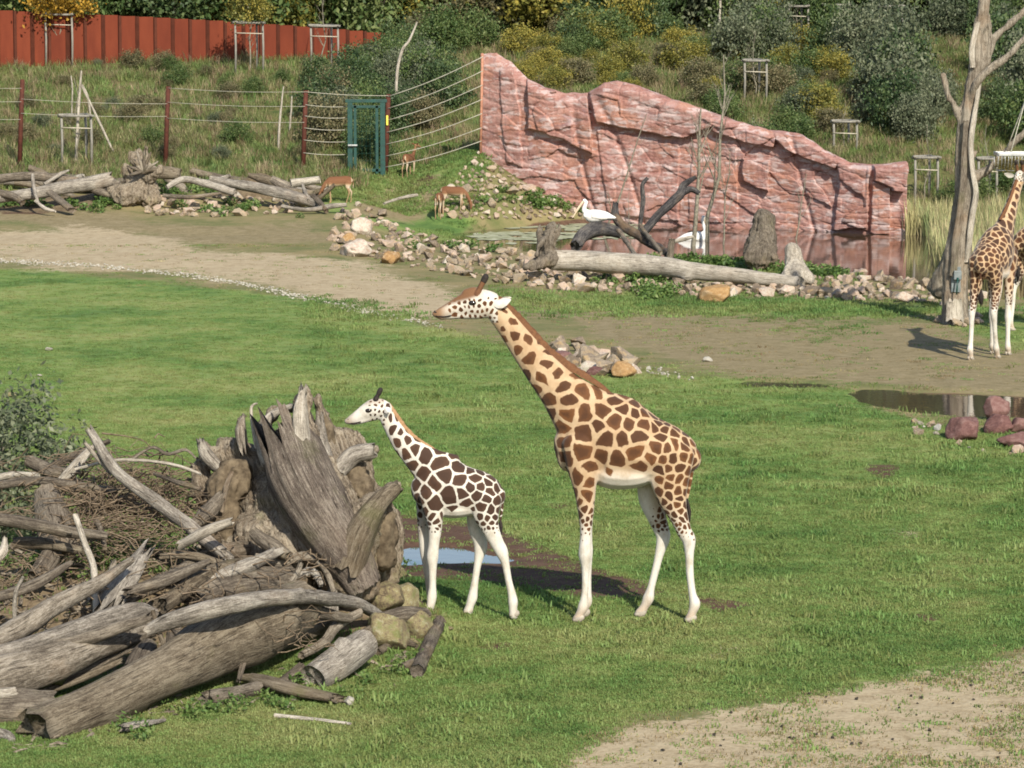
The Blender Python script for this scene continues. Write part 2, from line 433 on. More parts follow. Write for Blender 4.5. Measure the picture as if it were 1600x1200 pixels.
M['corten'] = mat_plain('rusted_steel', (0.1001, 0.01942, 0.008495), (0.1426, 0.03034, 0.01274), 2.2, .8, .2, mul=(0.6068, 0.6068, 0.1517))
M['corten_rib'] = mat_plain('rusted_steel_rib', (0.05346, 0.0151, 0.008177), (0.08177, 0.02264, 0.01195), 3, .85, .2)
M['rust_post'] = mat_plain('rusted_post', (0.04781, 0.01403, 0.008287), (0.08288, 0.0255, 0.0153), 6, .8, .25)
M['rope'] = mat_plain('pale_rope', (0.252, 0.238, 0.189), (0.385, 0.371, 0.308), 20, .8, .2)
M['green_steel'] = mat_plain('green_painted_steel', (0.00264, 0.02772, 0.02244), (0.00491, 0.05115, 0.04092), 5, .45, .5, .1)
M['steel'] = mat_plain('galvanised_steel', (0.336, 0.344, 0.344), (0.464, 0.472, 0.464), 9, .45, .5, .1, .6)
M['blue_panel'] = mat_plain('weathered_blue_metal', (0.09, 0.108, 0.111), (0.162, 0.186, 0.189), 9, .5, .5, .1)
M['hay'] = mat_plain('hay', (.10, .085, .03), (.23, .19, .075), 25, .95, .1)
M['coat_adult'] = mat_coat('adult_giraffe_hide', (.335, .225, .130), (.40, .29, .18), (.118, .047, .015), (.046, .018, .007), .06)
M['coat_calf'] = mat_coat('calf_giraffe_hide', (0.456, 0.418, 0.3496), (0.494, 0.4636, 0.4104), (0.0646, 0.03192, 0.01748), (0.038, 0.019, 0.0114), .045)
M['coat_rear'] = mat_coat('rear_giraffe_hide', (.34, .225, .122), (.41, .295, .185), (.105, .042, .017), (.042, .019, .010), .06)
M['mane'] = mat_plain('brown_mane', (.085, .036, .015), (.135, .060, .025), 30, .85)
M['mane_calf'] = mat_plain('ginger_mane', (.21, .115, .052), (.31, .19, .10), 30, .85)
M['horn_hair'] = mat_plain('horn_fur', (.095, .042, .02), (.16, .075, .034), 30, .85)
M['black_hair'] = mat_plain('black_hair', (.012, .009, .008), (.03, .022, .018), 30, .8)
M['eye'] = mat_plain('dark_eye', (.008, .006, .005), (.015, .011, .009), 5, .12, .6, 0)
M['ear'] = mat_plain('ear_hide', (0.495, 0.45, 0.39), (0.6, 0.57, 0.525), 14, .8)
M['hoof'] = mat_plain('hoof_horn', (0.208, 0.18, 0.144), (0.336, 0.296, 0.24), 14, .6)
M['impala'] = None
M['white_feather'] = mat_plain('white_feather', (0.5472, 0.532, 0.5016), (0.6536, 0.646, 0.6232), 12, .8)
M['black_feather'] = mat_plain('black_feather', (.02, .02, .02), (.05, .05, .05), 12, .7)
M['bill'] = mat_plain('yellow_bill', (0.44, 0.344, 0.224), (0.528, 0.44, 0.32), 8, .5)
M['pink_skin'] = mat_plain('pelican_leg', (.45, .28, .18), (.55, .36, .24), 8, .6)
M['pond'] = mat_water('pond_water', (.060, .042, .026), .035, 2.2, .10)
M['puddle'] = mat_water('puddle_water', (.055, .04, .03), .02, 5.0, .05)
M['algae'] = mat_plain('floating_weed', (.17, .18, .095), (.38, .385, .28), 4, .9, .1)
M['dung'] = mat_plain('dung', (.015, .013, .01), (.04, .033, .025), 20, .9)
# ------------------------------------------------------------------ ground sheet
ZONES = {
 'lawn': [[(-400, 418), (0, 421), (150, 430), (300, 442), (420, 460), (560, 487), (650, 505), (760, 530), (880, 562), (1000, 580), (1100, 588), (1200, 600), (1330, 608), (1345, 630), (1420, 655), (1500, 665), (1600, 672), (2000, 690),
           (2000, 930), (1600, 1000), (1480, 1040), (1350, 1058), (1200, 1085), (1000, 1110), (900, 1150), (800, 1260), (300, 1330), (-400, 1330)],
          [(780, 464), (900, 467), (1200, 472), (1480, 478), (1400, 494), (1250, 492), (1000, 484), (800, 481)],
          [(1240, 508), (1330, 510), (1340, 518), (1290, 522)],
          [(540, 278), (620, 270), (760, 232), (735, 280), (690, 335), (600, 345), (520, 330)],
          [(990, 397), (1280, 408), (1330, 425), (1200, 428), (1020, 410)],
          [(640, 335), (740, 345), (700, 365), (600, 352)],
          [(1500, 480), (1640, 505), (1700, 545), (1570, 545), (1490, 515)]],
 'sand': [[(-400, 372), (0, 362), (110, 350), (230, 362), (330, 385), (520, 408), (640, 432), (700, 452), (740, 476), (735, 500), (640, 497), (420, 452), (300, 434), (0, 414), (-400, 410)],
          [(935, 1006), (985, 1006), (980, 1020), (940, 1020)], [(1105, 1014), (1150, 1014), (1145, 1027), (1110, 1026)], [(960, 905), (1010, 912), (990, 920)], [(1395, 828), (1430, 830), (1420, 840)],
          [(2000, 960), (1600, 1022), (1490, 1052), (1350, 1075), (1180, 1100), (1000, 1130), (900, 1180), (860, 1290), (2000, 1290)]],
 'brown': [[(880, 492), (1000, 489), (1250, 496), (1480, 500), (1560, 545), (2000, 560), (2000, 640), (1640, 628), (1330, 604), (1150, 588), (1040, 560), (930, 528)],
           [(-400, 330), (120, 322), (260, 345), (480, 352), (520, 380), (300, 385), (0, 352)],
           [(560, 330), (600, 295), (680, 280), (690, 310), (640, 340)],
           [(700, 455), (850, 470), (960, 490), (880, 500), (760, 500)]],
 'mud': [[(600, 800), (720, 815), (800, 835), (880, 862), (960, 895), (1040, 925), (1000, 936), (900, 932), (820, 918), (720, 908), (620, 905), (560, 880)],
         [(1060, 928), (1180, 945), (1130, 958)], [(745, 1003), (800, 1003), (805, 1018), (750, 1020)], [(850, 786), (890, 788), (870, 796)],
         [(1345, 606), (1700, 620), (1700, 656), (1500, 650), (1380, 636)], [(1360, 730), (1394, 731), (1382, 744)], [(1420, 960), (1470, 962), (1450, 972)], [(1180, 860), (1215, 862), (1200, 870)], [(150, 512), (190, 513), (170, 519)],
         [(820, 352), (900, 346), (1000, 344), (1440, 338), (1640, 366), (1700, 445), (1470, 446), (1280, 424), (1050, 406), (900, 394), (840, 378)],
         [(0, 322), (70, 322), (80, 334), (0, 336)], [(640, 278), (672, 276), (668, 286)]],
}
def zone_masks(X, Y, Z):
    u, v = proj(X, Y, Z)
    wob = 16 * fbm(X * .7, Y * .7, octv=4, seed=21) + 26 * fbm(X * .22, Y * .22, octv=2, seed=22)
    ok = (Y > 12)
    res = {}
    for k, polys in ZONES.items():
        mval = np.zeros(X.shape)
        for poly in polys:
            pp = [(p[0], p[1] * 2.4) for p in poly]
            sd = sdpoly(u, v * 2.4, pp) + wob * (1.0 if k != 'mud' else .5)
            mval = np.maximum(mval, sstep(-75, 75, sd) if k in ('sand', 'brown') else (sstep(-60, 45, sd) if k == 'lawn' else sstep(-18, 18, sd)))
        res[k] = np.where(ok, mval, 1.0 if k == 'lawn' else 0.0)
    hill = sstep(111, 117, Y + 1.5 * fbm(X * .5, Y * .5, octv=2, seed=4)) * (1 - .8 * sstep(-5, -3, X) * (1 - sstep(-1.2, -.5, X)) * (1 - sstep(115, 121, Y)))
    res['hill'] = hill
    res['lawn'] = np.where(Y > 117, 0, res['lawn'])
    lit = np.exp(-((((X + 4.5) / 2.6) ** 2 + ((Y - 35.6) / 3.2) ** 2)) ** 2 * 1.1)
    lit = np.maximum(lit, np.exp(-(((X + 1.9) / 1.3) ** 2 + ((Y - 35.9) / 1.5) ** 2) ** 2))
    for (cx, cy, sx, sy) in ((-12.9, 108.5, 1.3, 1.4), (-8.6, 110, 1.5, 1.5), (-15.5, 107.5, 3, 1.2)):
        lit = np.maximum(lit, np.exp(-(((X - cx) / sx) ** 2 + ((Y - cy) / sy) ** 2) ** 2))
    res['litter'] = lit
    return res
uu = np.concatenate([[-60, -25, -10, -5, -3, -2, -1.5], np.linspace(-1.2, 1.2, 331), [1.5, 2, 3, 5, 10, 25, 60]])
yy = np.concatenate([[-60, -20, 0, 10, 18, 23], np.linspace(26, 44, 130)[:-1], np.linspace(44, 66, 100)[:-1], np.linspace(66, 90, 70)[:-1], np.linspace(90, 120, 110)[:-1], np.linspace(120, 180, 60), [200, 230, 280, 360, 500, 800]])
UU, YY = np.meshgrid(uu, yy)
half = 3.0 + 0.158 * np.maximum(YY, 15)
XX = UU * half
ZZ = gz(XX, YY)
gm = zone_masks(XX.ravel(), YY.ravel(), ZZ.ravel())
nx, ny = len(uu), len(yy)
idx = np.arange(nx * ny).reshape(ny, nx)
faces = np.stack([idx[:-1, :-1], idx[:-1, 1:], idx[1:, 1:], idx[1:, :-1]], -1).reshape(-1, 4)
ground = structure(mesh_obj('ground', np.stack([XX, YY, ZZ], -1).reshape(-1, 3), faces, M['ground'], smooth=True, attrs={k: ('FLOAT', v) for k, v in gm.items()}))

def water_sheet(name, poly, z, mat, grow=.6):
    c = np.mean(poly, axis=0)
    vs = []
    for p in poly:
        d = np.array(p) - c; n = np.linalg.norm(d)
        q = c + d * (1 + grow / max(n, .1)); vs.append((q[0], q[1], z))
    vs.append((c[0], c[1], z)); k = len(poly)
    return structure(mesh_obj(name, vs, [(i, (i + 1) % k, k) for i in range(k)], mat))
POND_Z = -.10
def offset_poly(poly, d):
    n = len(poly); area = sum(poly[i][0] * poly[(i + 1) % n][1] - poly[(i + 1) % n][0] * poly[i][1] for i in range(n))
    sgn = 1 if area > 0 else -1; out = []
    for i in range(n):
        p0, p1, p2 = (np.array(poly[(i + k) % n]) for k in (-1, 0, 1))
        e1 = (p1 - p0) / np.linalg.norm(p1 - p0); e2 = (p2 - p1) / np.linalg.norm(p2 - p1)
        nn = np.array([e1[1] + e2[1], -(e1[0] + e2[0])]) * sgn; nn = nn / max(np.linalg.norm(nn), .3)
        out.append(tuple(p1 + nn * d))
    return out
bmw = bmesh.new()
pv = [bmw.verts.new((p[0], p[1], POND_Z)) for p in offset_poly(POND, .9)]
f = bmw.faces.new(pv); bmesh.ops.triangulate(bmw, faces=[f])
me = bpy.data.meshes.new('pond'); bmw.to_mesh(me); bmw.free(); me.materials.append(M['pond'])
for p in me.polygons:
    if p.normal.z < 0: p.flip()
structure(obj_from('pond', me))
water_sheet('puddle', PUD1, -.045, M['puddle'], .25)
water_sheet('puddle', PUD2, -.045, M['puddle'], .35)
water_sheet('puddle', PUD3, -.035, M['puddle'], .2)

# ------------------------------------------------------------------ grass (stuff)
def tuft_mesh(name, mat, n, rad, hmin, hmax, wid, lean, seed, bent=True):
    rng = random.Random(seed); vs, fs = [], []
    for i in range(n):
        a = rng.uniform(0, 2 * math.pi); r = rad * math.sqrt(rng.random())
        x, y = r * math.cos(a), r * math.sin(a)
        h = rng.uniform(hmin, hmax); la = rng.uniform(0, 2 * math.pi); le = lean * h * rng.uniform(.2, 1)
        dx, dy = math.cos(la) * le, math.sin(la) * le
        wx, wy = -math.sin(la + rng.uniform(-.6, .6)) * wid / 2, math.cos(la) * wid / 2
        b = len(vs)
        vs += [(x - wx, y - wy, -.02), (x + wx, y + wy, -.02), (x + dx * .4 + wx * .8, y + dy * .4 + wy * .8, h * .6), (x + dx * .4 - wx * .8, y + dy * .4 - wy * .8, h * .6), (x + dx, y + dy, h)]
        fs += [(b, b + 1, b + 2, b + 3), (b + 3, b + 2, b + 4)]
    me = bpy.data.meshes.new(name); me.from_pydata(vs, [], fs); me.materials.append(mat)
    return me
def scatter(name, pts, meshes, smin, smax, seed, label, cat, tilt=.15):
    """one countless growth: points that instance small tufts (geometry nodes)"""
    rng = np.random.default_rng(seed)
    n = len(pts)
    o = mesh_obj(name, np.asarray(pts), [], attrs={
        'rot': ('FLOAT_VECTOR', np.stack([rng.uniform(-tilt, tilt, n), rng.uniform(-tilt, tilt, n), rng.uniform(0, 6.283, n)], -1)),
        'sc': ('FLOAT', rng.uniform(smin, smax, n)), })
    ai = o.data.attributes.new('pick', 'INT', 'POINT'); ai.data.foreach_set('value', rng.integers(0, len(meshes), n).astype(np.int32))
    g = bpy.data.node_groups.new(name + '_nodes', 'GeometryNodeTree')
    g.interface.new_socket('Geometry', in_out='INPUT', socket_type='NodeSocketGeometry')
    g.interface.new_socket('Geometry', in_out='OUTPUT', socket_type='NodeSocketGeometry')
    gi = g.nodes.new('NodeGroupInput'); go = g.nodes.new('NodeGroupOutput')
    iop = g.nodes.new('GeometryNodeInstanceOnPoints'); gti = g.nodes.new('GeometryNodeGeometryToInstance')
    hold = []
    for me in meshes[::-1]:
        k = g.nodes.new('GeometryNodeObjectInfo')
        ob = bpy.data.objects.new(me.name, me)          # never linked to the scene: only a source of geometry
        k.inputs['Object'].default_value = ob; k.inputs['As Instance'].default_value = True
        g.links.new(k.outputs['Geometry'], gti.inputs[0])
    def na(nm, ty):
        a = g.nodes.new('GeometryNodeInputNamedAttribute'); a.data_type = ty; a.inputs['Name'].default_value = nm; return a.outputs['Attribute']
    g.links.new(gi.outputs[0], iop.inputs['Points']); g.links.new(gti.outputs[0], iop.inputs['Instance'])
    iop.inputs['Pick Instance'].default_value = True
    g.links.new(na('pick', 'INT'), iop.inputs['Instance Index'])
    e2r = g.nodes.new('FunctionNodeEulerToRotation'); g.links.new(na('rot', 'FLOAT_VECTOR'), e2r.inputs[0])
    g.links.new(e2r.outputs[0], iop.inputs['Rotation']); g.links.new(na('sc', 'FLOAT'), iop.inputs['Scale'])
    g.links.new(iop.outputs[0], go.inputs[0])
    md = o.modifiers.new('scatter', 'NODES'); md.node_group = g
    return stuff(o, label, cat)
def pts_by_view(n, u0, u1, v0, v1, keep, seed, zoff=0.0):
    """points over the flat meadow, denser where it is near"""
    rng = np.random.default_rng(seed)
    u = rng.uniform(u0, u1, n); v = rng.uniform(v0, v1, n)
    x = (u - 800) / FPX; yv = (v - 600) / FPX
    dy = CP - yv * SP; dz = -SP - yv * CP
    k = CAM_H / -dz; X, Y = x * k, dy * k
    Z = gz(X, Y, True)
    # slide along the ray to the true ground height
    k2 = (CAM_H - Z) / -dz; X, Y = x * k2, dy * k2; Z = gz(X, Y, True)
    mk = zone_masks(X, Y, Z)
    ok = rng.random(n) < keep(mk, X, Y)
    for poly in (POND, PUD1, PUD2):
        xs = [p[0] for p in poly]; ys = [p[1] for p in poly]
        ok &= ~((sdpoly(X, Y, poly) > -.05))
    return np.stack([X, Y, Z + zoff], -1)[ok]
lawn_tufts = [tuft_mesh('lawn_tuft', M['lawn'], 24, .11, .006, .020, .010, 1.7, s) for s in range(5)]
patchy = lambda X, Y, s, lo, hi: sstep(lo, hi, fbm(X * 1.1, Y * 1.1, octv=4, seed=s))
pts = pts_by_view(190000, -120, 1720, 418, 1260, lambda m, X, Y: np.clip(m['lawn'] * 1.15 * (1 - .9 * m['mud']) * (1 - .85 * m['litter']) * (1 - .8 * m['sand']), 0, 1) * (.78 + .22 * patchy(X, Y, 31, -.25, .2)), 1)
scatter('lawn_grass', pts, lawn_tufts, .7, 1.25, 2, 'short green grass of the meadow around the giraffes', 'grass')
sparse = [tuft_mesh('track_tuft', M['lawn'], 34, .16, .006, .018, .011, 1.8, s) for s in range(3)] + [tuft_mesh('dry_tuft', M['straw'], 30, .16, .004, .014, .009, 2.4, s) for s in range(3)]
pts = pts_by_view(52000, -120, 1720, 262, 1260, lambda m, X, Y: np.clip(1 - m['lawn'], 0, 1) * (1 - m['hill']) * (1 - .9 * m['mud']) * (1 - .6 * m['litter']) * (.08 + .5 * patchy(X, Y, 51, .02, .35) * (1 - .35 * m['sand'])), 3)
scatter('track_grass', pts, sparse, .8, 1.5, 4, 'thin worn grass on the sandy track', 'grass')
pts = pts_by_view(16000, 480, 1700, 255, 500, lambda m, X, Y: np.clip(m['lawn'] * (1 - m['mud']) * (1 - .8 * m['hill']), 0, 1), 5)
bank_tufts = [tuft_mesh('bank_tuft', M['lawn'], 30, .25, .03, .09, .02, 1.2, s) for s in range(4)]
scatter('bank_grass', pts, bank_tufts, .6, 1.1, 6, 'green grass on the banks beside the stones', 'grass')
# ------------------------------------------------------------------ bodies: lofted limbs fused into one skin
def crom(st, sub=6):
    st = np.asarray(st, float); n = len(st); out = []
    for i in range(n - 1):
        p0, p1, p2, p3 = st[max(i - 1, 0)], st[i], st[i + 1], st[min(i + 2, n - 1)]
        for k in range(sub):
            t = k / sub
            out.append(.5 * ((2 * p1) + (p2 - p0) * t + (2 * p0 - 5 * p1 + 4 * p2 - p3) * t * t + (3 * p1 - p0 - 3 * p2 + p3) * t ** 3))
    out.append(st[-1]); return np.array(out)
def limb(st, sides=14, sub=5, cap=(True, True)):
    """st: rows (x, y, z, a, b): a = half depth in the x-z plane, b = half width along the local side axis"""
    s = crom(st, sub)
    P, A, B = s[:, :3], np.maximum(s[:, 3], .004), np.maximum(s[:, 4], .004)
    T = np.gradient(P, axis=0); T /= np.linalg.norm(T, axis=1)[:, None] + 1e-9
    rows = []
    def add(p, t, a, b):
        side = np.array([0, 1., 0]) - t * t[1]
        if np.linalg.norm(side) < .2: side = np.array([1., 0, 0]) - t * t[0]
        side /= np.linalg.norm(side); up = np.cross(side, t)
        ang = np.linspace(0, 2 * np.pi, sides, endpoint=False)
        rows.append(p + np.cos(ang)[:, None] * up * a + np.sin(ang)[:, None] * side * b)
    if cap[0]:
        r = min(A[0], B[0])
        for k, o in ((.25, .95), (.65, .72), (.9, .38)): add(P[0] - T[0] * r * o, T[0], A[0] * k, B[0] * k)
    for i in range(len(P)): add(P[i], T[i], A[i], B[i])
    if cap[1]:
        r = min(A[-1], B[-1])
        for k, o in ((.9, .38), (.65, .72), (.25, .95)): add(P[-1] + T[-1] * r * o, T[-1], A[-1] * k, B[-1] * k)
    V = np.concatenate(rows); m = len(rows); F = []
    for i in range(m - 1):
        for j in range(sides):
            a, b = i * sides + j, i * sides + (j + 1) % sides
            F.append((a, b, b + sides, a + sides))
    F.append(tuple(range(sides))[::-1]); F.append(tuple(range((m - 1) * sides, m * sides)))
    return V, F
def fuse(limbs, voxel, smooth=4, lam=.5, disp=None):
    """one continuous skin from overlapping limbs (voxel remesh), relaxed"""
    vs, fs, o = [], [], 0
    for V, F in limbs:
        vs.append(V); fs += [tuple(i + o for i in f) for f in F]; o += len(V)
    me = bpy.data.meshes.new('tmp'); me.from_pydata(np.concatenate(vs).tolist(), [], fs)
    bm = bmesh.new(); bm.from_mesh(me); bmesh.ops.recalc_face_normals(bm, faces=bm.faces); bm.to_mesh(me); bm.free()
    ob = bpy.data.objects.new('tmp', me); COL.objects.link(ob)
    md = ob.modifiers.new('r', 'REMESH'); md.mode = 'VOXEL'; md.voxel_size = voxel
    dg = bpy.context.evaluated_depsgraph_get(); ev = ob.evaluated_get(dg); m2 = ev.to_mesh()
    n = len(m2.vertices); V = np.empty(n * 3); m2.vertices.foreach_get('co', V); V = V.reshape(-1, 3)
    F = [tuple(p.vertices) for p in m2.polygons]
    E = np.empty(len(m2.edges) * 2, np.int32); m2.edges.foreach_get('vertices', E); E = E.reshape(-1, 2)
    ev.to_mesh_clear(); bpy.data.objects.remove(ob); bpy.data.meshes.remove(me)
    deg = np.bincount(E.ravel(), minlength=n)[:, None]
    def avg(X):
        S_ = np.zeros_like(X); np.add.at(S_, E[:, 0], X[E[:, 1]]); np.add.at(S_, E[:, 1], X[E[:, 0]]); return S_ / np.maximum(deg, 1)
    for k in range(smooth):
        V = V + lam * (avg(V) - V)
        V = V - lam * .85 * (avg(V) - V)      # Taubin: keeps the volume
    return V, F, E
def vnormals(V, F):
    nrm = np.zeros_like(V)
    Q = np.array([f if len(f) == 4 else (*f, f[-1]) for f in F])
    fn = np.cross(V[Q[:, 2]] - V[Q[:, 0]], V[Q[:, 3]] - V[Q[:, 1]])
    for k in range(4): np.add.at(nrm, Q[:, k], fn)
    return nrm / (np.linalg.norm(nrm, axis=1)[:, None] + 1e-9)
def coat_cells(V, spacing, seed, jitter=.03):
    rng = np.random.default_rng(seed)
    W = V + jitter * np.stack([fbm(V[:, 0] * 7, V[:, 1] * 7, V[:, 2] * 7, 3, seed + i) for i in range(3)], -1)
    cand = rng.permutation(len(V))[:14000]; acc = []
    C = np.empty((0, 3))
    for i in cand:
        if len(C) == 0 or ((C - W[i]) ** 2).sum(1).min() > (spacing[i] * .86) ** 2:
            C = np.vstack([C, W[i]]); acc.append(i)
    f1 = np.empty(len(V)); f2 = np.empty(len(V)); own = np.empty(len(V), int)
    for s in range(0, len(V), 4000):
        D = np.sqrt(((W[s:s + 4000, None, :] - C[None]) ** 2).sum(-1))
        k = np.argpartition(D, 1, axis=1)[:, :2]; r = np.arange(len(D))
        d0, d1 = D[r, k[:, 0]], D[r, k[:, 1]]
        sw = d1 < d0
        own[s:s + 4000] = np.where(sw, k[:, 1], k[:, 0])
        f1[s:s + 4000] = np.minimum(d0, d1); f2[s:s + 4000] = np.maximum(d0, d1)
    return (f2 - f1) / spacing, rng.random(len(C))[own]

def px(rows, u0, v0, s, Y=0.0, off=(0, 0)):
    return [((u + off[0] - u0) / s, Y, (v0 - v - off[1]) / s, a / s, b / s) for (u, v, a, b) in rows]
def leaf_shape(p0, p1, width, thick=.012, nrm=(0, 1, 0), cup=.25):
    """a cupped ear: closed thin shell from root p0 to tip p1"""
    p0, p1 = np.array(p0, float), np.array(p1, float); d = p1 - p0; L = np.linalg.norm(d); d /= L
    n = np.array(nrm, float); n -= d * n.dot(d); n /= np.linalg.norm(n); sd = np.cross(n, d)
    prof = [(0, .35), (.2, .8), (.45, 1), (.7, .75), (.9, .35), (1, .05)]
    V, F = [], []
    for side in (1, -1):
        for (t, k) in prof:
            for q in (-1, -.5, 0, .5, 1):
                V.append(p0 + d * L * t + sd * q * k * width + n * (side * thick * (1 - abs(q)) * .5 + cup * width * (q * q) * k))
    m = 5; np_ = len(prof)
    for s in range(2):
        for i in range(np_ - 1):
            for j in range(m - 1):
                a = s * np_ * m + i * m + j
                q = (a, a + 1, a + m + 1, a + m); F.append(q if s == 0 else q[::-1])
    return np.array(V), F

class GiraffeSpec: pass
def build_giraffe(name, label, spec, mat, loc, rotz, scale=1.0, voxel=.017, seed=1):
    root = thing(name, label, 'giraffe', loc, rotz, spec.group)
    root.scale = (scale,) * 3
    s, u0, v0 = spec.s, spec.u0, spec.v0
    L = []
    for rows, Y, cap in spec.limbs:
        L.append(limb(px(rows, u0, v0, s, Y)))
    for rows in spec.raw: L.append(limb(rows))
    V, F, E = fuse(L, voxel, 3)
    sp, gap, pale, dark = spec.fields(V)
    cell, cr = coat_cells(V, sp, seed, spec.jit)
    patch = cell - gap
    mesh_obj('body', V, F, mat, root, True, {'patch': ('FLOAT', patch), 'pale': ('FLOAT', pale), 'cellrand': ('FLOAT', cr), 'dark': ('FLOAT', dark)})
    # mane: a stiff crest along the nape
    nape = crom(np.array([(*p, 0, 0) for p in spec.nape]), 8)[:, :3]
    T = np.gradient(nape, axis=0); T /= np.linalg.norm(T, axis=1)[:, None]
    V, F = [], []; n = len(nape); rng = random.Random(seed)
    for i in range(n):
        k = math.sin(math.pi * min(1, (i + .6) / n * 1.05)) ** .5
        up = np.cross(T[i], np.array([0, 1., 0])); up = up * (1 if up[2] > 0 else -1)
        h = spec.mane_h * max(k, .15) * rng.uniform(.85, 1.1); w_ = spec.mane_w
        for (sy, sh) in ((-1, -.5), (-.8, .35), (-.25, .95), (.25, 1.0), (.8, .35), (1, -.5)):
            V.append(nape[i] + up * h * sh + np.array([0, sy * w_, 0]))
    for i in range(n - 1):
        for j in range(5): a = i * 6 + j; F.append((a, a + 1, a + 7, a + 6))
    F.append(tuple(range(6))); F.append(tuple(range((n - 1) * 6, n * 6))[::-1])
    mesh_obj('mane', np.array(V), F, spec.mane_mat, root, True)
    for sy in (-1, 1):
        a, b = spec.horn
        V, F = limb([(a[0], sy * spec.horn_y, a[2], spec.horn_r * 1.15, spec.horn_r * 1.15), ((a[0] + b[0]) / 2, sy * spec.horn_y * 1.05, (a[2] + b[2]) / 2, spec.horn_r * .85, spec.horn_r * .85), (b[0], sy * spec.horn_y * 1.1, b[2], spec.horn_r * .95, spec.horn_r * .95)], 10, 4)
        h = mesh_obj('ossicone', V, F, spec.horn_mat, root, True)
        c = np.array(b); c = np.array([c[0], sy * spec.horn_y * 1.1, c[2]]); d = np.array([b[0] - a[0], 0, b[2] - a[2]]); d /= np.linalg.norm(d)
        V, F = limb([(*(c - d * spec.horn_r * .7), spec.horn_r * 1.02, spec.horn_r * 1.02), (*(c + d * spec.horn_r * .55), spec.horn_r * 1.02, spec.horn_r * 1.02)], 10, 3)
        mesh_obj('horn_tip', V, F, M['black_hair'], h, True)
        er, et = spec.ear
        V, F = leaf_shape((er[0], sy * er[1], er[2]), (et[0], sy * et[1], et[2]), spec.ear_w, .02, (-.3, sy * .8, .5), -.3)
        mesh_obj('ear', V, F, spec.ear_mat, root, True)
        e = spec.eye
        bm = bmesh.new(); bmesh.ops.create_uvsphere(bm, u_segments=14, v_segments=10, radius=spec.eye_r)
        me = bpy.data.meshes.new('eye'); bm.to_mesh(me); bm.free(); me.materials.append(M['eye'])
        me.polygons.foreach_set('use_smooth', [True] * len(me.polygons))
        obj_from('eye', me, root, (e[0], sy * e[1], e[2]), (0, 0, 0), (1.25, .7, .8))
        V, F = limb([(a_, sy * b_, c_, .007, .007) for (a_, b_, c_) in spec.mouth], 6, 3); mesh_obj('mouth_line', V, F, M['black_hair'], root, True)
        if spec.nostril:
            q = spec.nostril
            me2 = me.copy(); obj_from('nostril', me2, root, (q[0], sy * q[1], q[2]), (0, .5, 0), (.55, .3, .25))
    # hooves: two claws each
    for (hx, hy) in spec.hooves:
        for c in (-1, 1):
            r = spec.hoof_r
            V, F = limb([(hx - r * .5, hy + c * r * .45, r * .28, r * .35, r * .42), (hx + r * .35, hy + c * r * .45, r * .5, r * .62, r * .44), (hx + r * .75, hy + c * r * .42, r * .75, r * .5, r * .38)], 10, 3)
            V[:, 2] = np.maximum(V[:, 2], -.012)
            mesh_obj('hoof', V, F, M['hoof'], root, True)
    t = spec.tail_tip
    rng = random.Random(seed + 5); VV, FF = [], []
    for i in range(26):
        a = rng.uniform(0, 6.28); r = spec.tuft_r * rng.random()
        p = [(t[0], t[1], t[2] + .02, .006, .006), (t[0] + math.cos(a) * r, t[1] + math.sin(a) * r, t[2] - spec.tuft_l * .45, .009, .009), (t[0] + math.cos(a) * r * .7, t[1] + math.sin(a) * r * .7, t[2] - spec.tuft_l * rng.uniform(.8, 1.1), .003, .003)]
        v_, f_ = limb(p, 5, 2, (False, False)); FF += [tuple(k + len(VV) for k in f) for f in f_]; VV += v_.tolist()
    mesh_obj('tail_tuft', np.array(VV), FF, M['black_hair'], root, True)
    return root

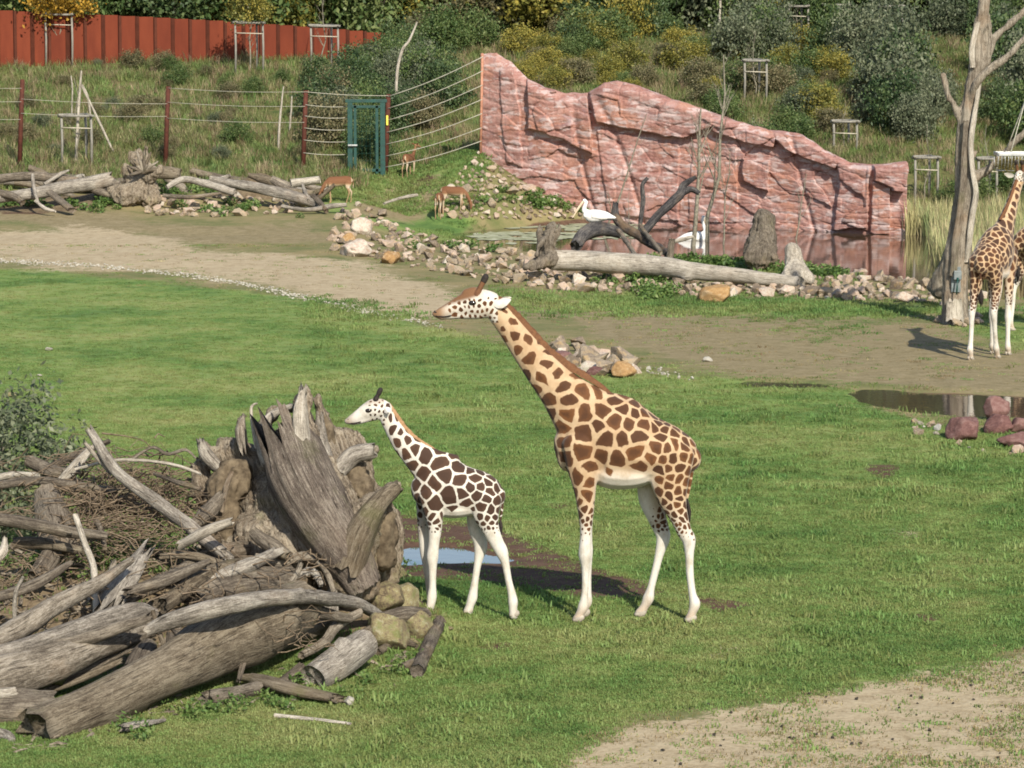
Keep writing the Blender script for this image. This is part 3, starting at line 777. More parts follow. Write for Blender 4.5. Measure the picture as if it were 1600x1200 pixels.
# ---- the grown giraffe, standing in profile
def adult_spec(pose='walk'):
    g = GiraffeSpec(); g.s, g.u0, g.v0 = 142.0, 985.0, 972.0; g.group = None; g.jit = .035
    c = lambda u, v, y=0.0: ((u - g.u0) / g.s, y, (g.v0 - v) / g.s)
    torso = [(890, 700, 34, 26), (905, 694, 52, 34), (925, 690, 64, 40), (950, 687, 73, 46), (985, 698, 66, 50), (1018, 706, 53, 48), (1048, 712, 45, 42), (1068, 716, 34, 30), (1077, 720, 22, 18)]
    ff = [(906, 690, 30, 18), (909, 730, 25, 17), (912, 762, 18, 14), (914, 800, 12.5, 11.5), (914, 832, 9.0, 9.4), (913, 855, 9.6, 10), (913, 868, 10.2, 10.4), (914, 884, 7.4, 8), (914, 905, 5.6, 6.4), (913, 932, 5.8, 6.6), (911, 949, 8.6, 8.6), (906, 960, 6.6, 7.6), (903, 969, 8.6, 8.4)]
    hn = [(1046, 705, 38, 20), (1044, 742, 33, 18), (1049, 778, 23, 15), (1059, 806, 15, 11.5), (1068, 830, 12, 9.8), (1075, 843, 11, 9.3), (1076, 866, 7.2, 7.2), (1077, 895, 6.2, 6.5), (1081, 928, 6.2, 6.8), (1085, 944, 9, 8.8), (1081, 958, 6.8, 7.6), (1078, 969, 8.6, 8.4)]
    hf = [(1040, 705, 36, 20), (1026, 748, 31, 18), (1018, 783, 21, 15), (1026, 812, 15.5, 11.5), (1035, 836, 12.5, 9.8), (1037, 849, 11, 9.3), (1031, 874, 7.2, 7.2), (1025, 900, 6.2, 6.5), (1018, 928, 6.2, 6.8), (1014, 944, 9, 8.8), (1008, 957, 6.8, 7.6), (1001, 969, 8.6, 8.4)]
    sh = lambda r, d: [(u + d * min(1, max(0, (v - 760) / 200)), v, a, b) for (u, v, a, b) in r]
    tail = [(1068, 692, 8, 6), (1079, 705, 5, 4.5), (1081, 730, 3.6, 3.6), (1078, 755, 3, 3), (1073, 780, 2.8, 2.8)]
    g.limbs = [(torso, 0, 1), (sh(ff, -1), -.17, 1), (sh(ff, 6), .16, 1), (hn, -.17, 1), (hf, .17, 1), (tail, 0, 1)]
    g.raw = []
    # belly and brisket fullness
    g.limbs += [([(922, 725, 22, 24), (945, 736, 27, 36), (970, 739, 28, 42), (1000, 737, 25, 40), (1024, 728, 20, 30)], 0, 1), ([(900, 668, 26, 24), (888, 694, 24, 22), (890, 722, 20, 18)], 0, 1)]
    if pose == 'walk':
        neck = [(930, 668, 66, 34), (905, 643, 50, 28), (876, 612, 36, 22), (848, 580, 29, 18.5), (819, 544, 23.5, 16), (794, 510, 19.5, 14), (772, 482, 17.5, 12.5)]
        head = [(768, 476, 20, 13), (752, 474, 22.5, 15), (737, 474, 22, 15.5), (723, 477, 18.5, 13), (708, 482, 14.0, 10), (694, 487, 10.5, 8.6), (684, 490, 8.2, 7.8), (679, 490, 5.5, 6)]
        jaw = [(757, 486, 11, 11), (738, 490, 9, 10), (715, 492, 6.2, 8), (698, 494, 5, 7), (688, 496, 4, 6)]
        brow = [(727, 460, 9, 8), (740, 458, 10, 10), (756, 464, 9, 9)]
        g.limbs += [(neck, 0, 1), (head, 0, 1), (jaw, 0, 1), (brow, 0, 1)]
        g.nape = [c(778, 463), c(800, 487), c(826, 517), c(852, 546), c(880, 569), c(908, 586), c(938, 605), c(960, 622)]
        g.horn = (c(743, 460), c(756, 435)); g.ear = (c(770, 475, .08), c(797, 466, .16)); g.eye = c(737, 472, .098); g.nostril = c(679, 487, .036); g.mouth = [c(680, 493, .038), c(692, 494, .056), c(703, 492, .064)]
    else:
        neck = [(930, 668, 66, 34), (903, 640, 48, 27), (876, 608, 34, 21), (850, 578, 26, 17.5), (826, 550, 21, 15), (804, 524, 18, 13.5), (790, 508, 16.5, 12.5)]
        head = [(u - 16, v + 80, a_, b_) for (u, v, a_, b_) in [(806, 422, 19, 13), (793, 416, 22, 15), (778, 412, 21, 15.5), (765, 410, 17.5, 13), (750, 410, 13.5, 10), (736, 410, 10.5, 8.6), (726, 409, 8.2, 7.8), (721, 408, 5.5, 6)]]
        g.limbs += [(neck, 0, 1), (head, 0, 1)]
        g.nape = [c(800, 497), c(818, 515), c(840, 538), c(868, 562), c(900, 583), c(935, 602)]
        g.horn = (c(772, 478), c(786, 452)); g.ear = (c(790, 488, .085), c(802, 482, .26)); g.eye = c(761, 488, .098); g.nostril = c(705, 486, .036); g.mouth = [c(706, 492, .038), c(720, 494, .056), c(730, 493, .064)]
    g.mane_h, g.mane_w, g.mane_mat = .058, .034, M['mane']
    g.horn_y, g.horn_r, g.horn_mat = .055, .034, M['horn_hair']
    g.ear_w, g.ear_mat = .062, M['ear']; g.eye_r = .036
    g.hooves = [((901 - g.u0) / g.s, -.17), ((911 - g.u0) / g.s, .16), ((1077 - g.u0) / g.s, -.17), ((1000 - g.u0) / g.s, .17)]
    g.hoof_r = .068; g.tail_tip = c(1073, 782); g.tuft_r, g.tuft_l = .05, .30
    hx, hz = g.eye[0], g.eye[2]
    def fields(V):
        x, y, z = V[:, 0], V[:, 1], V[:, 2]; u = x * g.s + g.u0; v = g.v0 - z * g.s
        front = sstep(960, 925, u); rear = sstep(1000, 1030, u); mid = 1 - np.maximum(front, rear)
        leg = sstep(740, 800, v)
        sp = np.where(v < 600, np.interp(v, [430, 480, 520, 600], [.16, .17, .20, .25]), .255)
        sp = np.where((v >= 600), .25 * (1 - rear) + .155 * rear, sp)
        sp = sp * (1 - .28 * sstep(930, 1000, u) * sstep(680, 640, v))
        sp = sp * (1 - leg) + (np.where(u > 985, .095, .098)) * leg
        sp = np.where(v > 800, np.interp(v, [800, 840], [.09, .06]), sp)
        hd = ((x - hx) < .28) & (z > hz - .22) if pose == 'walk' else (z > hz - .1)
        head_ = np.zeros(len(V)); head_[hd] = 1
        sp = np.where(head_ > 0, .075, sp)
        gap = np.full(len(V), .20)
        neckk = sstep(640, 560, v) * (1 - head_); gap = gap + .16 * neckk
        gap = gap + .06 * leg + 1.2 * sstep(822, 858, v + 14 * fbm(x * 9, y * 9, z * 9, 2, 4))
        belly = sstep(722, 752, v) * sstep(918, 945, u) * sstep(1030, 1005, u); gap = gap + 1.1 * belly
        inner = sstep(.10, .02, np.abs(y)) * sstep(760, 790, v); gap = gap + 1.0 * inner
        pale = np.clip(sstep(770, 850, v) + belly * .9, 0, 1)
        f_ = np.clip((x - (hx - .40)) / .8, 0, 1)
        mz = sstep(hx - .24, hx - .40, x) * head_
        gap = gap + head_ * (.25 + .5 * sstep(hz + .02, hz + .1, z)) + 1.5 * mz
        pale = np.maximum(pale, head_ * .85 * (1 - mz))
        foot = sstep(935, 966, v)
        pale = pale * (1 - .55 * foot)
        tq = z - hz + (hx - x) * .30
        top = head_ * sstep(.03, .085, tq) * sstep(hx + .14, hx + .02, x)
        dark = np.clip(1.0 * top + .80 * mz + .22 * foot, 0, 1)
        return sp * g.cell, gap, np.clip(pale, 0, 1), dark
    g.fields = fields
    g.cell = .74
    return g
# ---- the calf
def calf_spec():
    g = GiraffeSpec(); g.s, g.u0, g.v0 = 142.0, 735.0, 972.0; g.group = None; g.jit = .022
    c = lambda u, v, y=0.0: ((u - g.u0) / g.s, y, (g.v0 - v) / g.s)
    torso = [(660, 778, 26, 17), (670, 774, 37, 22), (686, 770, 46, 27), (706, 772, 45, 30), (730, 776, 38, 30), (752, 779, 34, 27), (768, 783, 27, 21), (777, 786, 18, 13)]
    belly = [(690, 800, 17, 17), (712, 801, 18, 24), (735, 799, 16, 22)]
    neck = [(690, 752, 42, 21), (669, 735, 30, 16), (646, 715, 22, 12.5), (630, 699, 18, 11), (616, 678, 14.5, 10), (606, 660, 12.8, 9.5), (602, 650, 12, 9)]
    head = [(604, 648, 13, 10), (594, 646, 16, 11.5), (584, 647, 16, 12), (574, 651, 13.5, 10.5), (563, 657, 10.5, 8.2), (554, 662, 8.6, 7), (547, 665, 6.8, 6.2), (543, 666, 4.6, 5)]
    jaw = [(590, 656, 8, 8), (576, 661, 6, 7), (562, 666, 4.5, 5.5), (552, 669, 3, 4.5)]
    cone = [(588, 634, 5, 6), (582, 637, 6, 7), (575, 641, 5, 6)]
    fn = [(675, 780, 21, 13), (678, 806, 16, 12), (680, 832, 11, 10), (678, 858, 8.6, 8.4), (676, 878, 9.4, 8.8), (676, 896, 6.6, 6.8), (676, 922, 5.6, 6.2), (675, 940, 7.6, 7.4), (673, 953, 6.6, 7.0), (670, 963, 6.0, 6.6), (668, 970, 7.3, 7.2)]
    ffa = [(668, 780, 20, 13), (664, 810, 14, 11), (662, 842, 9.5, 9), (664, 872, 9.0, 8.6), (667, 898, 7, 7), (670, 925, 6.2, 6.4), (673, 943, 7.2, 7.2), (673, 955, 6.8, 7), (671, 964, 6.5, 7), (669, 970, 7.5, 7.4)]
    hn = [(760, 785, 25, 15), (760, 810, 21, 13.5), (767, 834, 14, 10.5), (777, 856, 11, 8.8), (784, 869, 10.4, 8.3), (790, 888, 6.6, 6.5), (795, 915, 5.6, 6), (800, 936, 6.6, 6.8), (802, 949, 7.8, 7.6), (802, 960, 6.6, 7), (803, 970, 7.5, 7.4)]
    hf = [(752, 785, 23, 15), (746, 812, 18, 12.5), (744, 836, 13, 10.5), (750, 857, 11.4, 8.8), (751, 870, 10.4, 8.3), (747, 890, 6.6, 6.5), (743, 915, 5.6, 6), (740, 935, 6.6, 6.8), (738, 948, 7.8, 7.6), (734, 960, 6.6, 7), (731, 970, 7.5, 7.4)]
    tail = [(778, 768, 5, 4), (785, 780, 3.4, 3.2), (785, 800, 2.6, 2.6), (782, 822, 2.2, 2.2)]
    g.limbs = [(torso, 0, 1), (belly, 0, 1), (neck, 0, 1), (head, 0, 1), (jaw, 0, 1), (cone, 0, 1), (fn, -.11, 1), (ffa, .11, 1), (hn, -.11, 1), (hf, .11, 1), (tail, 0, 1)]
    g.raw = []
    g.nape = [c(609, 638), c(619, 656), c(633, 677), c(651, 695), c(673, 708), c(697, 720)]
    g.mane_h, g.mane_w, g.mane_mat = .036, .020, M['mane_calf']
    g.horn = (c(588, 631), c(594, 619)); g.horn_y, g.horn_r, g.horn_mat = .035, .027, M['black_hair']
    g.ear = (c(603, 643, .06), c(609, 650, .16)); g.ear_w, g.ear_mat = .042, M['ear']
    g.eye = c(577, 648, .068); g.eye_r = .031; g.mouth = [c(547, 669, .030), c(556, 668, .044), c(564, 666, .050)]; g.nostril = c(546, 663, .028)
    g.hooves = [((667 - g.u0) / g.s, -.11), ((668 - g.u0) / g.s, .11), ((803 - g.u0) / g.s, -.11), ((730 - g.u0) / g.s, .11)]
    g.hoof_r = .056; g.tail_tip = c(782, 822); g.tuft_r, g.tuft_l = .03, .16
    hx, hz = g.eye[0], g.eye[2]
    def fields(V):
        x, y, z = V[:, 0], V[:, 1], V[:, 2]; u = x * g.s + g.u0; v = g.v0 - z * g.s
        rear = sstep(715, 745, u); leg = sstep(790, 825, v)
        sp = np.where(v < 730, np.interp(v, [640, 700, 730], [.115, .14, .19]), .185 * (1 - rear) + .135 * rear)
        sp = sp * (1 - leg) + .085 * leg
        sp = np.where(v > 830, .05, sp)
        hd = (x < hx + .17) & (z > hz - .16); head_ = hd.astype(float)
        sp = np.where(hd, .06, sp)
        gap = .155 + .16 * sstep(735, 690, v) * (1 - head_) + .08 * leg
        gap = gap + 1.3 * sstep(826, 858, v + 10 * fbm(x * 9, y * 9, z * 9, 2, 4))
        belly_ = sstep(796, 812, v) * sstep(688, 700, u) * sstep(748, 738, u); gap = gap + 1.2 * belly_
        gap = gap + 1.0 * sstep(.07, .015, np.abs(y)) * sstep(815, 835, v)
        gap = gap + head_ * (.35 + 1.2 * sstep(hx + .03, hx - .06, x))
        pale = np.maximum(np.maximum(leg * .8, head_), np.maximum(belly_, .35 * sstep(640, 700, v)))
        mz = sstep(hx - .12, hx - .23, x) * head_
        top = head_ * sstep(hz + .03, hz + .10, z)
        dark = np.clip(.50 * mz + .45 * top + .12 * sstep(945, 968, v), 0, 1)
        return sp * .80, gap, np.clip(pale, 0, 1), dark
    g.fields = fields
    return g

G1 = adult_spec('walk')
y1 = 36.45
p = at(985, 972, y1); build_giraffe('giraffe', 'tall long-necked giraffe with chestnut patches standing behind the small dark-patched calf', G1, M['coat_adult'], (p.x, y1, gz1(p.x, y1) + .012), 0, 1.0, .0135, 3)
p = at(735, 972, y1 - .1); build_giraffe('giraffe', 'small giraffe calf with dark patches and ginger mane beside the upturned root stump', calf_spec(), M['coat_calf'], (p.x, y1 - .1, gz1(p.x, y1 - .1) + .012), 0, 1.0, .0115, 8)
g3 = adult_spec('up'); g3.jit = .03
p = hit(1551, 560)
build_giraffe('giraffe', 'giraffe seen from behind reaching its head up to the hanging hay basket', g3, M['coat_rear'], (p.x, p.y + .2, p.z), R(180 + 62), 1.04, .02, 12)
g4 = adult_spec('up')
p = hit(1632, 516)
build_giraffe('giraffe', 'half hidden giraffe farther back beyond the one reaching for hay', g4, M['coat_rear'], (p.x, p.y, p.z), R(180 + 20), 1.05, .022, 15)

# ------------------------------------------------------------------ impalas
def mat_impala():
    N = NM('impala_hide', .8, .2)
    n = N.noise(N.obj(), 25, 3, .6)
    c = N.ramp(N.attr('coat'), [(.0, (.43, .36, .275)), (.3, (.32, .22, .13)), (.48, (.20, .112, .058)), (.62, (.16, .077, .038)), (1, (.125, .054, .026))])
    N.color(N.hsv(c, .5, 1, N.math('ADD', .85, N.math('MULTIPLY', n, .3)))); return N.m
M['impala'] = mat_impala()
def build_impala(label, loc, rotz, graze, seed, scale=1.0, legs=(0, 0, 0, 0), look=0.0):
    root = thing('antelope', label, 'antelope', loc, rotz, None); root.scale = (scale,) * 3
    torso = [(-.36, 0, .66, .10, .075), (-.27, 0, .68, .155, .105), (-.10, 0, .685, .165, .125), (.10, 0, .70, .155, .125), (.26, 0, .72, .15, .115), (.38, 0, .72, .115, .085), (.43, 0, .71, .07, .05)]
    L = [limb(torso)]
    for i, (x0, top) in enumerate(((-.28, 'f'), (-.28, 'f'), (.33, 'h'), (.33, 'h'))):
        y = (-1 if i % 2 == 0 else 1) * .075; d = legs[i]
        if top == 'f':
            st = [(x0, y, .62, .075, .05), (x0 + d * .2, y, .50, .05, .035), (x0 + d * .45, y, .36, .026, .024), (x0 + d * .6 - .005, y, .29, .024, .022), (x0 + d * .75, y, .18, .0165, .0165), (x0 + d, y, .07, .018, .018), (x0 + d - .02, y, .015, .024, .02)]
        else:
            st = [(x0, y, .66, .11, .055), (x0 - .02 + d * .2, y, .54, .085, .045), (x0 + .015 + d * .4, y, .43, .042, .03), (x0 + .065 + d * .6, y, .335, .028, .022), (x0 + .045 + d * .75, y, .20, .017, .0165), (x0 + .03 + d, y, .07, .018, .018), (x0 + .01 + d, y, .015, .024, .02)]
        L.append(limb(st, 10, 4))
    if graze:
        neck = [(-.28, 0, .70, .12, .075), (-.42, 0, .60, .085, .055), (-.52, 0, .46, .06, .045), (-.57, 0, .33, .05, .04)]
        head = [(-.58, 0, .31, .058, .045), (-.60, 0, .24, .060, .046), (-.605, 0, .16, .042, .034), (-.60, 0, .09, .026, .024)]
        hr, he = (-.56, .33), 'd'
    else:
        s = look
        neck = [(-.28, 0, .72, .12, .075), (-.38, 0.01 * s, .84, .078, .055), (-.44, .03 * s, .98, .052, .043), (-.46, .05 * s, 1.10, .046, .04)]
        head = [(-.45, .05 * s, 1.13, .055, .046), (-.52, .09 * s, 1.135, .055, .044), (-.60, .13 * s, 1.10, .038, .032), (-.66, .16 * s, 1.075, .025, .024)]
    L += [limb(neck), limb(head), limb([(.42, 0, .74, .02, .018), (.475, 0, .66, .016, .014), (.48, 0, .55, .014, .02), (.47, 0, .46, .008, .01)], 8, 4)]
    V, F, E = fuse(L, .013, 4)
    x, y, z = V[:, 0], V[:, 1], V[:, 2]
    coat = sstep(.50, .70, z) * .75 + .25 * sstep(.70, .80, z)
    if not graze: coat = np.where(z > .9, .52 - .25 * sstep(1.06, 1.14, z) * 0, coat)
    else: coat = np.where(x < -.42, .72, coat)
    coat = np.where((z < .47) & (x > -.42), .38 - .25 * sstep(.05, .4, z) * (y > 0), coat)
    rump = sstep(.36, .43, x) * (z > .42) * sstep(.02, .05, np.abs(y)) * sstep(.09, .06, np.abs(y)); coat = coat * (1 - .9 * rump)
    belly = (z < .575) & (z > .47) & (np.abs(x) < .3); coat = np.where(belly, .12, coat)
    mesh_obj('body', V, F, M['impala'], root, True, {'coat': ('FLOAT', coat)})
    for sy in (-1, 1):
        if graze: a, b = (-.565, sy * .04, .34), (-.50, sy * .15, .38)
        else: a, b = (-.45, .05 * look + sy * .04, 1.16), (-.40, .05 * look + sy * .14, 1.22)
        V, F = leaf_shape(a, b, .03, .01, (-.5, sy * .3, -.6 if graze else .3)); mesh_obj('ear', V, F, M['horn_hair'], root, True)
    return root
def place_impala(u, v, label, rot, graze, seed, **k):
    p = hit(u, v); return build_impala(label, (p.x, p.y, p.z), R(rot), graze, seed, **k)
place_impala(529, 317, 'reddish antelope grazing beside the tangled end of the far driftwood heap', 12, True, 1, scale=1.02, legs=(0, .05, -.10, .06))
place_impala(639, 279, 'antelope standing with raised head in front of the rope fence', 180 + 68, False, 2, scale=1.0, legs=(0, .04, .02, -.06), look=1.0)
place_impala(687, 342, 'antelope seen from behind grazing beside its mate at the rubble slope', 180 + 82, True, 3, scale=1.0, legs=(0, 0, .03, -.05))
place_impala(709, 330, 'antelope seen side-on grazing head down against the rubble slope', 180 - 8, True, 4, scale=.95, legs=(0, .04, 0, -.05))

# ------------------------------------------------------------------ pelicans
def build_pelican(label, loc, rotz, sitting, scale=1.0):
    root = thing('pelican', label, 'pelican', loc, rotz); root.scale = (scale,) * 3
    h = .06 if sitting else .30
    L = [limb([(-.30, 0, h + .22, .10, .10), (-.20, 0, h + .20, .18, .16), (.0, 0, h + .20, .19, .20), (.25, 0, h + .20, .14, .16), (.45, 0, h + .17, .06, .09), (.56, 0, h + .15, .02, .05)])]
    if sitting:
        nk = [(-.22, 0, h + .28, .11, .09), (-.36, 0, h + .36, .075, .06), (-.34, 0, h + .50, .055, .05), (-.30, 0, h + .60, .05, .045), (-.36, 0, h + .65, .06, .05)]
        bl = [(-.40, 0, h + .62, .035, .028), (-.55, 0, h + .40, .03, .022), (-.70, 0, h + .16, .012, .012)]
        ey = (-.38, .05, h + .66)
    else:
        nk = [(-.22, 0, h + .26, .11, .09), (-.33, 0, h + .38, .075, .06), (-.28, 0, h + .55, .05, .045), (-.24, 0, h + .72, .045, .042), (-.27, 0, h + .82, .058, .05)]
        bl = [(-.31, 0, h + .80, .04, .028), (-.36, 0, h + .62, .045, .024), (-.40, 0, h + .42, .012, .012)]
        ey = (-.29, .05, h + .83)
    L.append(limb(nk))
    V, F, E = fuse(L, .018, 4)
    mesh_obj('body', V, F, M['white_feather'], root, True)
    V, F = limb(bl, 10, 4); mesh_obj('bill', V, F, M['bill'], root, True)
    for sy in (-1, 1):
        V, F = limb([(-.15, sy * .17, h + .24, .09, .03), (.1, sy * .18, h + .23, .12, .035), (.38, sy * .12, h + .18, .07, .03), (.52, sy * .07, h + .15, .03, .02)], 12, 4)
        wg = mesh_obj('wing', V, F, M['white_feather'], root, True)
        V, F = limb([(.30, sy * .15, h + .12, .035, .02), (.45, sy * .11, h + .11, .03, .018), (.60, sy * .06, h + .08, .012, .01)], 8, 4); mesh_obj('flight_feather', V, F, M['black_feather'], wg, True)
        bm = bmesh.new(); bmesh.ops.create_icosphere(bm, subdivisions=2, radius=.014); me = bpy.data.meshes.new('eye'); bm.to_mesh(me); bm.free(); me.materials.append(M['eye'])
        obj_from('eye', me, root, (ey[0], sy * ey[1], ey[2]))
        if not sitting:
            V, F = limb([(.02, sy * .08, h + .06, .035, .03), (.02, sy * .08, .16, .016, .016), (.03, sy * .08, .02, .016, .016)], 8, 4); lg = mesh_obj('leg', V, F, M['pink_skin'], root, True)
            V, F = limb([(.05, sy * .08, .012, .012, .02), (-.06, sy * .09, .012, .010, .05), (-.10, sy * .09, .01, .006, .055)], 8, 3); mesh_obj('foot', V, F, M['pink_skin'], lg, True)
    return root
# ------------------------------------------------------------------ timber
def frames(P):
    T = np.gradient(P, axis=0); T /= np.linalg.norm(T, axis=1)[:, None] + 1e-9
    n = np.cross(T[0], [0, 0, 1.]);
    if np.linalg.norm(n) < .1: n = np.cross(T[0], [0, 1., 0])
    n /= np.linalg.norm(n); Ns = [n]
    for i in range(1, len(P)):
        n = Ns[-1] - T[i] * Ns[-1].dot(T[i]); n /= np.linalg.norm(n) + 1e-9; Ns.append(n)
    Ns = np.array(Ns); return T, Ns, np.cross(T, Ns)
def log_geo(pts, rad, seed=0, sides=18, rough=.16, ridge=.10, step=None, jag=.25, flat=1.0, sub=6, knots=0):
    """a weathered branch or trunk: grooves along the grain, lumps, splintered ends"""
    st = crom(np.array([(*p, r, 0) for p, r in zip(pts, rad)]), sub)
    P, Rr = st[:, :3], np.maximum(st[:, 3], .003)
    seg = np.linalg.norm(np.diff(P, axis=0), axis=1); Lc = np.concatenate([[0], np.cumsum(seg)])
    step = step or max(.035, float(np.mean(Rr)) * .45)
    n = max(6, min(90, int(Lc[-1] / step)))
    tt = np.linspace(0, Lc[-1], n)
    P = np.stack([np.interp(tt, Lc, P[:, k]) for k in range(3)], -1); Rr = np.interp(tt, Lc, Rr); Lc = tt
    rm = float(np.mean(Rr))
    wig = np.stack([fbm(Lc / (rm * 9 + .1), Lc * 0 + k * 7.7, seed=seed + k, octv=3) for k in range(3)], -1)
    P = P + wig * rm * rough * 1.6
    T, N_, B_ = frames(P)
    ang = np.linspace(0, 2 * np.pi, sides, endpoint=False)
    A, LL = np.meshgrid(ang, Lc); ca, sa = np.cos(A), np.sin(A)
    kk = 2.1; tw = LL * .25 / (rm + .1)
    lump = fbm(ca * .9 + 3, sa * .9, LL / (rm * 4 + .05), 3, seed)
    groove = fbm(np.cos(A + tw * .2) * kk * 1.3, np.sin(A + tw * .2) * kk * 1.3, LL / (rm * 22 + .3), 3, seed + 9)
    rr = Rr[:, None] * (1 + rough * lump - ridge * np.abs(groove) * 2.4 + ridge * .6)
    for _ in range(knots):
        rs = np.random.default_rng(seed * 7 + _); l0, a0 = rs.uniform(.1, .9) * Lc[-1], rs.uniform(0, 6.28)
        da = np.angle(np.exp(1j * (A - a0))); rr = rr + Rr[:, None] * .45 * np.exp(-((da / .35) ** 2 + ((LL - l0) / (rm * .55)) ** 2))
    V = P[:, None, :] + (ca * rr)[..., None] * N_[:, None, :] + (sa * rr * flat)[..., None] * B_[:, None, :]
    rng = np.random.default_rng(seed + 77)
    for e, sg in ((0, -1), (-1, 1)):
        V[e] += T[e] * sg * (rng.uniform(-.4, 1.0, sides)[:, None]) * (jag if not isinstance(jag, tuple) else jag[0 if e == 0 else 1]) * Rr[e] * 2
    grain = np.stack([ca * Rr[:, None], sa * Rr[:, None], LL * .12 + seed * 1.7], -1)
    V = V.reshape(-1, 3); grain = grain.reshape(-1, 3); m = n
    F = [(i * sides + j, i * sides + (j + 1) % sides, (i + 1) * sides + (j + 1) % sides, (i + 1) * sides + j) for i in range(m - 1) for j in range(sides)]
    for e, sg in ((0, -1), (m - 1, 1)):
        b = len(V); ring = [e * sides + j for j in range(sides)]
        mid = V[ring].mean(0); inner = mid + (V[ring] - mid) * .55 - T[0 if e == 0 else -1] * sg * Rr[0 if e == 0 else -1] * rng.uniform(.0, .35, sides)[:, None]
        V = np.vstack([V, inner, mid - T[0 if e == 0 else -1] * sg * Rr[0 if e == 0 else -1] * .15])
        gi = grain[ring] * np.array([.5, .5, 1]) + np.array([0, 0, .02]); grain = np.vstack([grain, gi, gi.mean(0)])
        for j in range(sides):
            j2 = (j + 1) % sides; q = (ring[j], b + j, b + j2, ring[j2]); t3 = (b + j, b + sides, b + j2)
            F.append(q if sg > 0 else q[::-1]); F.append(t3 if sg > 0 else t3[::-1])
    return V, F, grain
def centre_local(V):
    c = np.array([(V[:, 0].min() + V[:, 0].max()) / 2, (V[:, 1].min() + V[:, 1].max()) / 2, V[:, 2].min()])
    return V - c, tuple(c)
def log_obj(name, pts, rad, mat, seed, parent=None, **k):
    V, F, g = log_geo([tuple(p) for p in pts], rad, seed, **k)
    if parent is None:
        V, c = centre_local(V); return mesh_obj(name, V, F, mat, None, True, {'grain': ('FLOAT_VECTOR', g)}, c)
    V = V - np.array(parent.location)
    return mesh_obj(name, V, F, mat, parent, True, {'grain': ('FLOAT_VECTOR', g)})
def pxlog(name, rows, mat, seed, label=None, cat='log', parent=None, **k):
    """rows: (u, v, Y, width_px)"""
    rows = [(u, v, hit(u, v + w_ * .42).y - .04 if Y is None else Y, w_) for (u, v, Y, w_) in rows]      # no depth given: lies on the ground
    pts = [at(u, v, Y) for (u, v, Y, w_) in rows]; rad = [w_ / 2 * Y / FPX for (u, v, Y, w_) in rows]
    o = log_obj(name, pts, rad, M[mat], seed, parent, **k)
    if label: tag(o, label, cat)
    return o
def fused_wood(name, chains, voxel, mat, seed, label, cat, disp=.05, dscale=3.0, parent=None, axis=None, sides=10, smooth=2):
    L = []
    for rows in chains:
        st = [(*at(u, v, Y), w_ / 2 * Y / FPX, w_ / 2 * Y / FPX * fl) for (u, v, Y, w_, fl) in [(r if len(r) == 5 else (*r, 1.0)) for r in rows]]
        L.append(limb(st, sides, 4))
    V, F, E = fuse(L, voxel, smooth)
    Nn = vnormals(V, F)
    a = np.array(axis if axis is not None else (0, 0, 1.)); a /= np.linalg.norm(a)
    along = V @ a; perp = V - along[:, None] * a
    st_ = fbm(perp[:, 0] * dscale * 2.6, perp[:, 1] * dscale * 2.6, perp[:, 2] * dscale * 2.6 + along * .8, 4, seed)
    lum = fbm(V[:, 0] * dscale, V[:, 1] * dscale, V[:, 2] * dscale, 4, seed + 5)
    V = V + Nn * (disp * (.75 * (.35 - np.abs(st_) * 2) + .9 * lum))[:, None]
    grain = perp + a * (along * .10)[:, None] + 0.02 * lum[:, None]
    V, c = centre_local(V)
    o = mesh_obj(name, V, F, M[mat], parent, True, {'grain': ('FLOAT_VECTOR', grain)}, c)
    return tag(o, label, cat) if label else o

